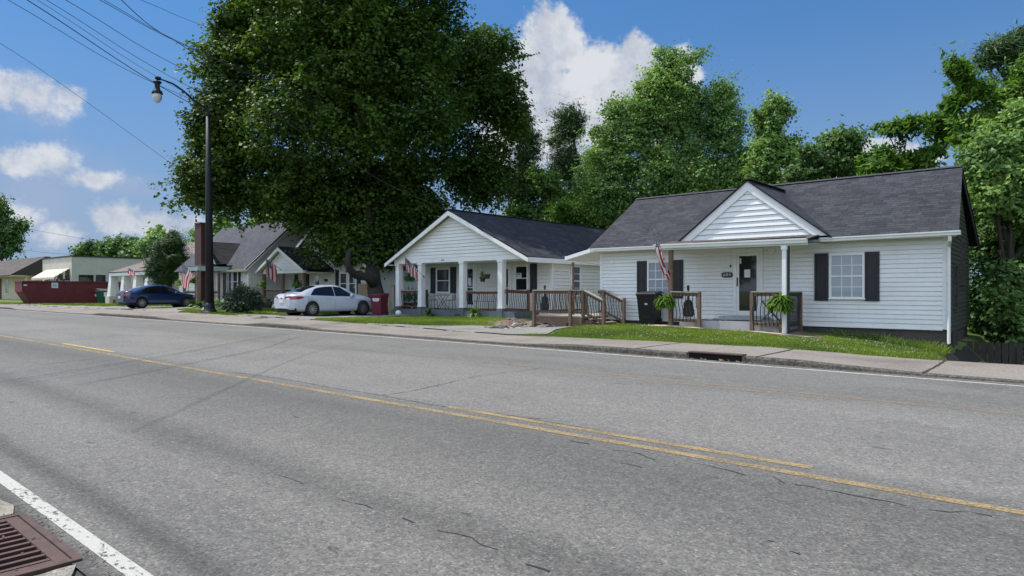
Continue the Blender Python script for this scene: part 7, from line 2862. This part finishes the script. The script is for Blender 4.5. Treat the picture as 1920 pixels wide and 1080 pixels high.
for k, (X_, Y_, h_) in enumerate(((9, 34, 12), (18, 40, 14), (3.5, 40, 11), (28, 36, 13))):
    tree('tree', ('broad tree standing outside the right of the view, %s' % ('nearest the fence', 'farther back', 'behind the thicket', 'farthest right')[k]), (X_, Y_, -1.5), [(X_, Y_, h_ * .55, 5, 5, h_ * .45), (X_ + 2, Y_ + 1, h_ * .4, 4.5, 4, h_ * .35)],
         M_LEAF3, 16000, .40, 1.1, .35, dens=.5, seed=40 + k, n_limb=9, twigs=20)
# left distance
tree('juniper_tree', 'dense conical juniper behind the blue car', (X_at(318, 22), 22, .2), blob_world(
    [(320, 490, 40, 46), (322, 455, 24, 26), (300, 510, 30, 34), (345, 505, 24, 34)], 22, .9), M_JUNI, 52000, .15, .42, .2, dens=.7, seed=20, n_limb=8, twigs=30, aspect=.3, inner=.35)
for k, (px_, py_, rx, rz, Y_, ml, lab) in enumerate((
        (172, 470, 34, 18, 50, M_LEAF3, 'rounded dark tree behind the left half of the pale block shop roof'),
        (228, 462, 42, 20, 50, M_LEAF3, 'wide dark tree above the middle of the pale block shop roof'),
        (268, 472, 30, 24, 46, M_LEAF3, 'round tree above the right end of the pale block shop roof'),
        (297, 458, 22, 28, 42, M_LEAF2, 'light green tree rising just left of the juniper'))):
    x = X_at(px_, Y_)
    b = blob_world([(px_, py_, rx, rz), (px_ - rx * .5, py_ + rz * .4, rx * .6, rz * .8), (px_ + rx * .5, py_ + rz * .5, rx * .5, rz * .7), (px_, py_ + rz * 1.5, rx * 1.1, rz)], Y_, .8)
    tree('tree', lab, (x, Y_, .2), b, ml, 14000, .55, 1.1, .3, dens=.6, seed=21 + k, n_limb=6, twigs=12, group='distant trees on the left')
tree('tree', 'open-branched tree behind the brown mansard shop at the left edge', (X_at(10, 34), 34, .2), blob_world(
    [(15, 440, 36, 34), (-10, 400, 40, 40), (40, 425, 20, 18), (-30, 450, 50, 40), (2, 470, 40, 20)], 34, .8), M_LEAF3, 16000, .50, 1.0, .35, dens=.42, seed=27, n_limb=10, twigs=40)
tree('hedge', 'dark hedge line above the low beige building', (X_at(62, 52), 52, .2), blob_world(
    [(30, 494, 30, 6), (62, 494, 30, 7), (95, 496, 30, 6)], 52, .6), M_LEAF3, 7000, .5, .8, .15, dens=.7, seed=28, n_limb=4, twigs=6, cat='hedge')
tree('tree', 'pale green tree peeping between the chimney and the juniper', (X_at(372, 40), 40, .2), blob_world(
    [(385, 448, 40, 30), (420, 430, 40, 30), (366, 470, 26, 22)], 40, .8), M_LEAF2, 11000, .35, .8, .2, dens=.5, seed=29, n_limb=6, twigs=12)
tree('tree', 'green tree behind the steep grey roof, seen under the maple', (X_at(530, 40), 40, .2), blob_world(
    [(500, 420, 50, 26), (560, 410, 60, 30), (600, 440, 50, 40)], 40, .8), M_LEAF2, 12000, .35, .8, .2, dens=.5, seed=30, n_limb=6, twigs=12)
# shrub by the lamp post
sx_, sy_ = -31.6, 16.5
tree('shrub', 'dark spiky evergreen shrub beside the lamp post', (sx_, sy_, gz(sx_, sy_)), blob_world(
    [(455, 572, 30, 18), (440, 560, 22, 16), (470, 556, 22, 18), (456, 545, 16, 12), (484, 570, 12, 16), (430, 574, 12, 14)], 16.4, .9), M_SHRUB, 16000, .10, .22, .05, dens=.7, seed=31, n_limb=14, twigs=60, cat='shrub', aspect=.4, split=.1)
# unseen trees added across the road, behind the viewpoint, to darken the window reflections
for k, (X_, Y_, h_, w_) in enumerate(((-86, -20, 12, 8), (-71, -17, 11, 8), (-57, -19, 12, 8), (-44, -17, 10, 7), (-31, -19, 9, 7), (-6, -18, 7, 7))):
    tree('tree', 'unseen broad tree added across the road behind the viewpoint, number %s from the left' % ('one', 'two', 'three', 'four', 'five', 'six')[k],
         (X_, Y_, 0), [(X_, Y_, h_ * .5, w_, 4.5, h_ * .5), (X_ + 3, Y_ + 1, h_ * .38, w_ * .8, 4, h_ * .36)], M_LEAF3, 7000, .75, 1.3, .35, dens=.5, seed=80 + k, n_limb=7, twigs=6, inner=.5)
def hosta(px_, Y_, s, label, m, seed):
    x = X_at(px_, Y_)
    t = thing('hosta', (x, Y_, gz(x, Y_)), label, 'plant')
    mb = MB()
    frond_fan(mb, (x, Y_, gz(x, Y_) + .12), 60, s * .7, s * 1.1, 1.6, random.Random(seed), up=.9, wid=.16)
    mb.build('foliage', m, t)
hosta(412, 19.0, .8, 'variegated pale hosta clump left of the dark shrub', M_HOSTA, 1)
hosta(424, 18.2, .6, 'variegated pale hosta clump almost touching the dark shrub', M_HOSTA, 2)
hosta(375, 18.3, .6, 'dark leafy clump in front of the left porch by the blue car nose', M_LEAF3, 3)
hosta(362, 18.9, .6, 'bright yellow-green clump behind the blue car nose', M_FERN, 4)
hosta(803, 21.6, .42, 'scruffy dark weeds at the foot of the porch slab by the second column', M_LEAF3, 5)
x_ = X_at(890, 21.55)
hosta(890, 21.55, .55, 'scruffy dark weeds growing below the long porch rail', M_LEAF3, 6)

# grass blades
def in_poly(x, y, poly):
    inside = np.zeros(len(x), bool)
    n = len(poly)
    for i in range(n):
        x0, y0 = poly[i]; x1, y1 = poly[(i + 1) % n]
        c = ((y0 > y) != (y1 > y)) & (x < (x1 - x0) * (y - y0) / (y1 - y0 + 1e-12) + x0)
        inside ^= c
    return inside
_gx = np.arange(-80, 6, .25); _gy = np.arange(15, 26, .25)
_gz = np.array([[ground_z(a, b) for a in _gx] for b in _gy])
def gzv(x, y):
    fx = np.clip((x - _gx[0]) / .25, 0, len(_gx) - 2); fy = np.clip((y - _gy[0]) / .25, 0, len(_gy) - 2)
    i, j = fx.astype(int), fy.astype(int)
    u, v = fx - i, fy - j
    return (_gz[j, i] * (1 - u) * (1 - v) + _gz[j, i + 1] * u * (1 - v) + _gz[j + 1, i] * (1 - u) * v + _gz[j + 1, i + 1] * u * v)
def grass(poly, n, h, w, holes=(), seed=1, patchy=.0):
    rg = np.random.default_rng(seed)
    xs_ = [p[0] for p in poly]; ys_ = [p[1] for p in poly]
    x = rg.uniform(min(xs_), max(xs_), n * 2); y = rg.uniform(min(ys_), max(ys_), n * 2)
    k = in_poly(x, y, poly)
    for hp in holes:
        k &= ~in_poly(x, y, hp)
    if patchy:
        f = np.sin(x * 2.1 + np.sin(y * 3)) * np.cos(y * 2.7 + np.sin(x * 1.3)) + rg.normal(size=len(x)) * .35
        k &= f > -patchy
    x, y = x[k][:n], y[k][:n]
    z = gzv(x, y) - .01
    m = len(x)
    clump = .6 + .55 * (np.sin(x * 5.3) * np.cos(y * 6.1) * .5 + .5) + .25 * rg.random(m)
    a = rg.uniform(0, 2 * PI, m)
    hh = h * clump * (.6 + .7 * rg.random(m))
    ww = w * (.7 + .6 * rg.random(m))
    lx, ly = rg.normal(size=m) * hh * .45, rg.normal(size=m) * hh * .45
    dx, dy = np.cos(a) * ww / 2, np.sin(a) * ww / 2
    p0 = np.stack([x - dx, y - dy, z], 1); p1 = np.stack([x + dx, y + dy, z], 1)
    p2 = np.stack([x + lx + dx * .3, y + ly + dy * .3, z + hh], 1); p3_ = np.stack([x + lx - dx * .3, y + ly - dy * .3, z + hh * .96], 1)
    return np.stack([p0, p1, p2, p3_], 1)
E1 = .08
lawn1 = wob([(-13.0, 15.15), (-2.9, 15.15), (-2.35, 15.5), (-2.55, 16.6), (-2.95, 18.4), (-3.0, 20.9), (-6.0, 20.95), (-6.6, 19.5), (-10.9, 19.7), (-11.4, 20.9), (-12.6, 20.9), (-13.3, 19.8), (-13.0, 17.5), (-12.4, 16.2)], .1, .3, 51)
soil = [(-10.9, 19.2), (-8.8, 19.0), (-5.7, 18.9), (-5.6, 19.9), (-10.9, 19.7)]
lawn2 = wob([(-25.3, 16.4), (-23.8, 15.15), (-20.4, 15.15), (-18.7, 15.95), (-17.2, 17.0), (-16.6, 18.0), (-18.4, 20.4), (-18.9, 21.9), (-25.2, 21.9), (-25.8, 17.6)], .12, .3, 52)
lawn3 = wob([(-38.2, 16.3), (-36.3, 15.15), (-30.7, 15.15), (-29.9, 16.4), (-29.2, 17.5), (-29.3, 21), (-41, 21), (-41.2, 18.2), (-34, 17.2), (-34, 16.8), (-40.6, 17.6)], .12, .3, 53)
lawn4 = wob([(-73, 16.2), (-56, 17.0), (-48, 17.6), (-47.4, 20.8), (-60, 23), (-71.5, 22.5), (-71.5, 17)], .12, .5, 54)
lawn5 = [(-79, 15.1), (-73, 15.1), (-72.5, 24), (-79, 24)]
fringe = [(-20.3, 15.10), (-13.2, 15.10), (-13.2, 15.26), (-20.3, 15.26)]
G_ = [grass(lawn1, 105000, .050, .020, [soil], 61, .75), grass(lawn2, 62000, .055, .024, [], 62, .8), grass(lawn3, 48000, .07, .035, [], 63),
      grass(lawn4, 16000, .09, .07, [], 64), grass(lawn5, 6000, .09, .08, [], 65), grass(fringe, 900, .04, .02, [], 66, .3),
      grass([(-4.6, 20.3), (-2.9, 19.5), (-2.9, 20.9), (-6, 20.9)], 1500, .16, .02, [], 67),
      grass([(-3.0, 15.3), (-1.3, 15.3), (-1.6, 16.6), (-2.9, 18.5)], 3500, .08, .022, [], 71), grass([(-2.9, 15.1), (3, 15.1), (3, 15.3), (-2.5, 15.5)], 500, .05, .02, [], 68, .0), grass(soil, 700, .04, .02, [], 69),
      grass([(-42, 17.4), (-47, 17.4), (-47, 16.4), (-42, 16.4)], 1500, .04, .04, [], 70, .0)]
me = quads_mesh('grass', np.concatenate(G_), M_GRASS)
o = bpy.data.objects.new('grass', me); COL.objects.link(o)
tag(o, 'short green grass on the front lawns', 'grass', kind='stuff')
# clover heads
rg = np.random.default_rng(77)
x = rg.uniform(-13, -3, 800); y = rg.uniform(15.4, 20.5, 800)
k = in_poly(x, y, lawn1) & ~in_poly(x, y, soil)
k &= (np.sin(x * 1.9) * np.cos(y * 1.7 + x) + rg.normal(size=len(x)) * .4) > .15
x, y = x[k], y[k]
z = gzv(x, y) + .055 + rg.random(len(x)) * .02
s = .010 + .006 * rg.random(len(x))
V = []
for (ax_, bx__) in ((np.array([1, 0, 0]), np.array([0, 1, .3])), (np.array([1, .2, 0]), np.array([0, 0, 1])), (np.array([0, 1, 0]), np.array([.3, 0, 1]))):
    P = np.stack([x, y, z], 1)
    V.append(np.stack([P - ax_ * s[:, None], P - bx__ * s[:, None], P + ax_ * s[:, None], P + bx__ * s[:, None]], 1))
me = quads_mesh('clover', np.concatenate(V), M_CLOVER)
o = bpy.data.objects.new('clover', me); COL.objects.link(o)
tag(o, 'small pale clover heads scattered over the nearest lawn', 'clover', kind='stuff')
# dry grass and twigs over the rubble
rg2 = random.Random(5)
mb = MB()
for i in range(110):
    px_ = rg2.uniform(940, 985)
    Y_ = rg2.uniform(18.3, 20.5)
    x0 = X_at(px_, Y_); z0 = ground_z(x0, Y_)
    a = rg2.uniform(0, 2 * PI); l = rg2.uniform(.05, .2)
    mb.bar((x0, Y_, z0 + .03), (x0 + math.cos(a) * l, Y_ + math.sin(a) * l, z0 + rg2.uniform(.03, .15)), .012, .006)
o = mb.build('dry_grass', M_STRAW, None)
tag(o, 'dry orange-brown grass over the rubble heap', 'dry grass', kind='stuff')

for o in bpy.data.objects:          # tidy helper properties
    if '_o' in o:
        del o['_o']
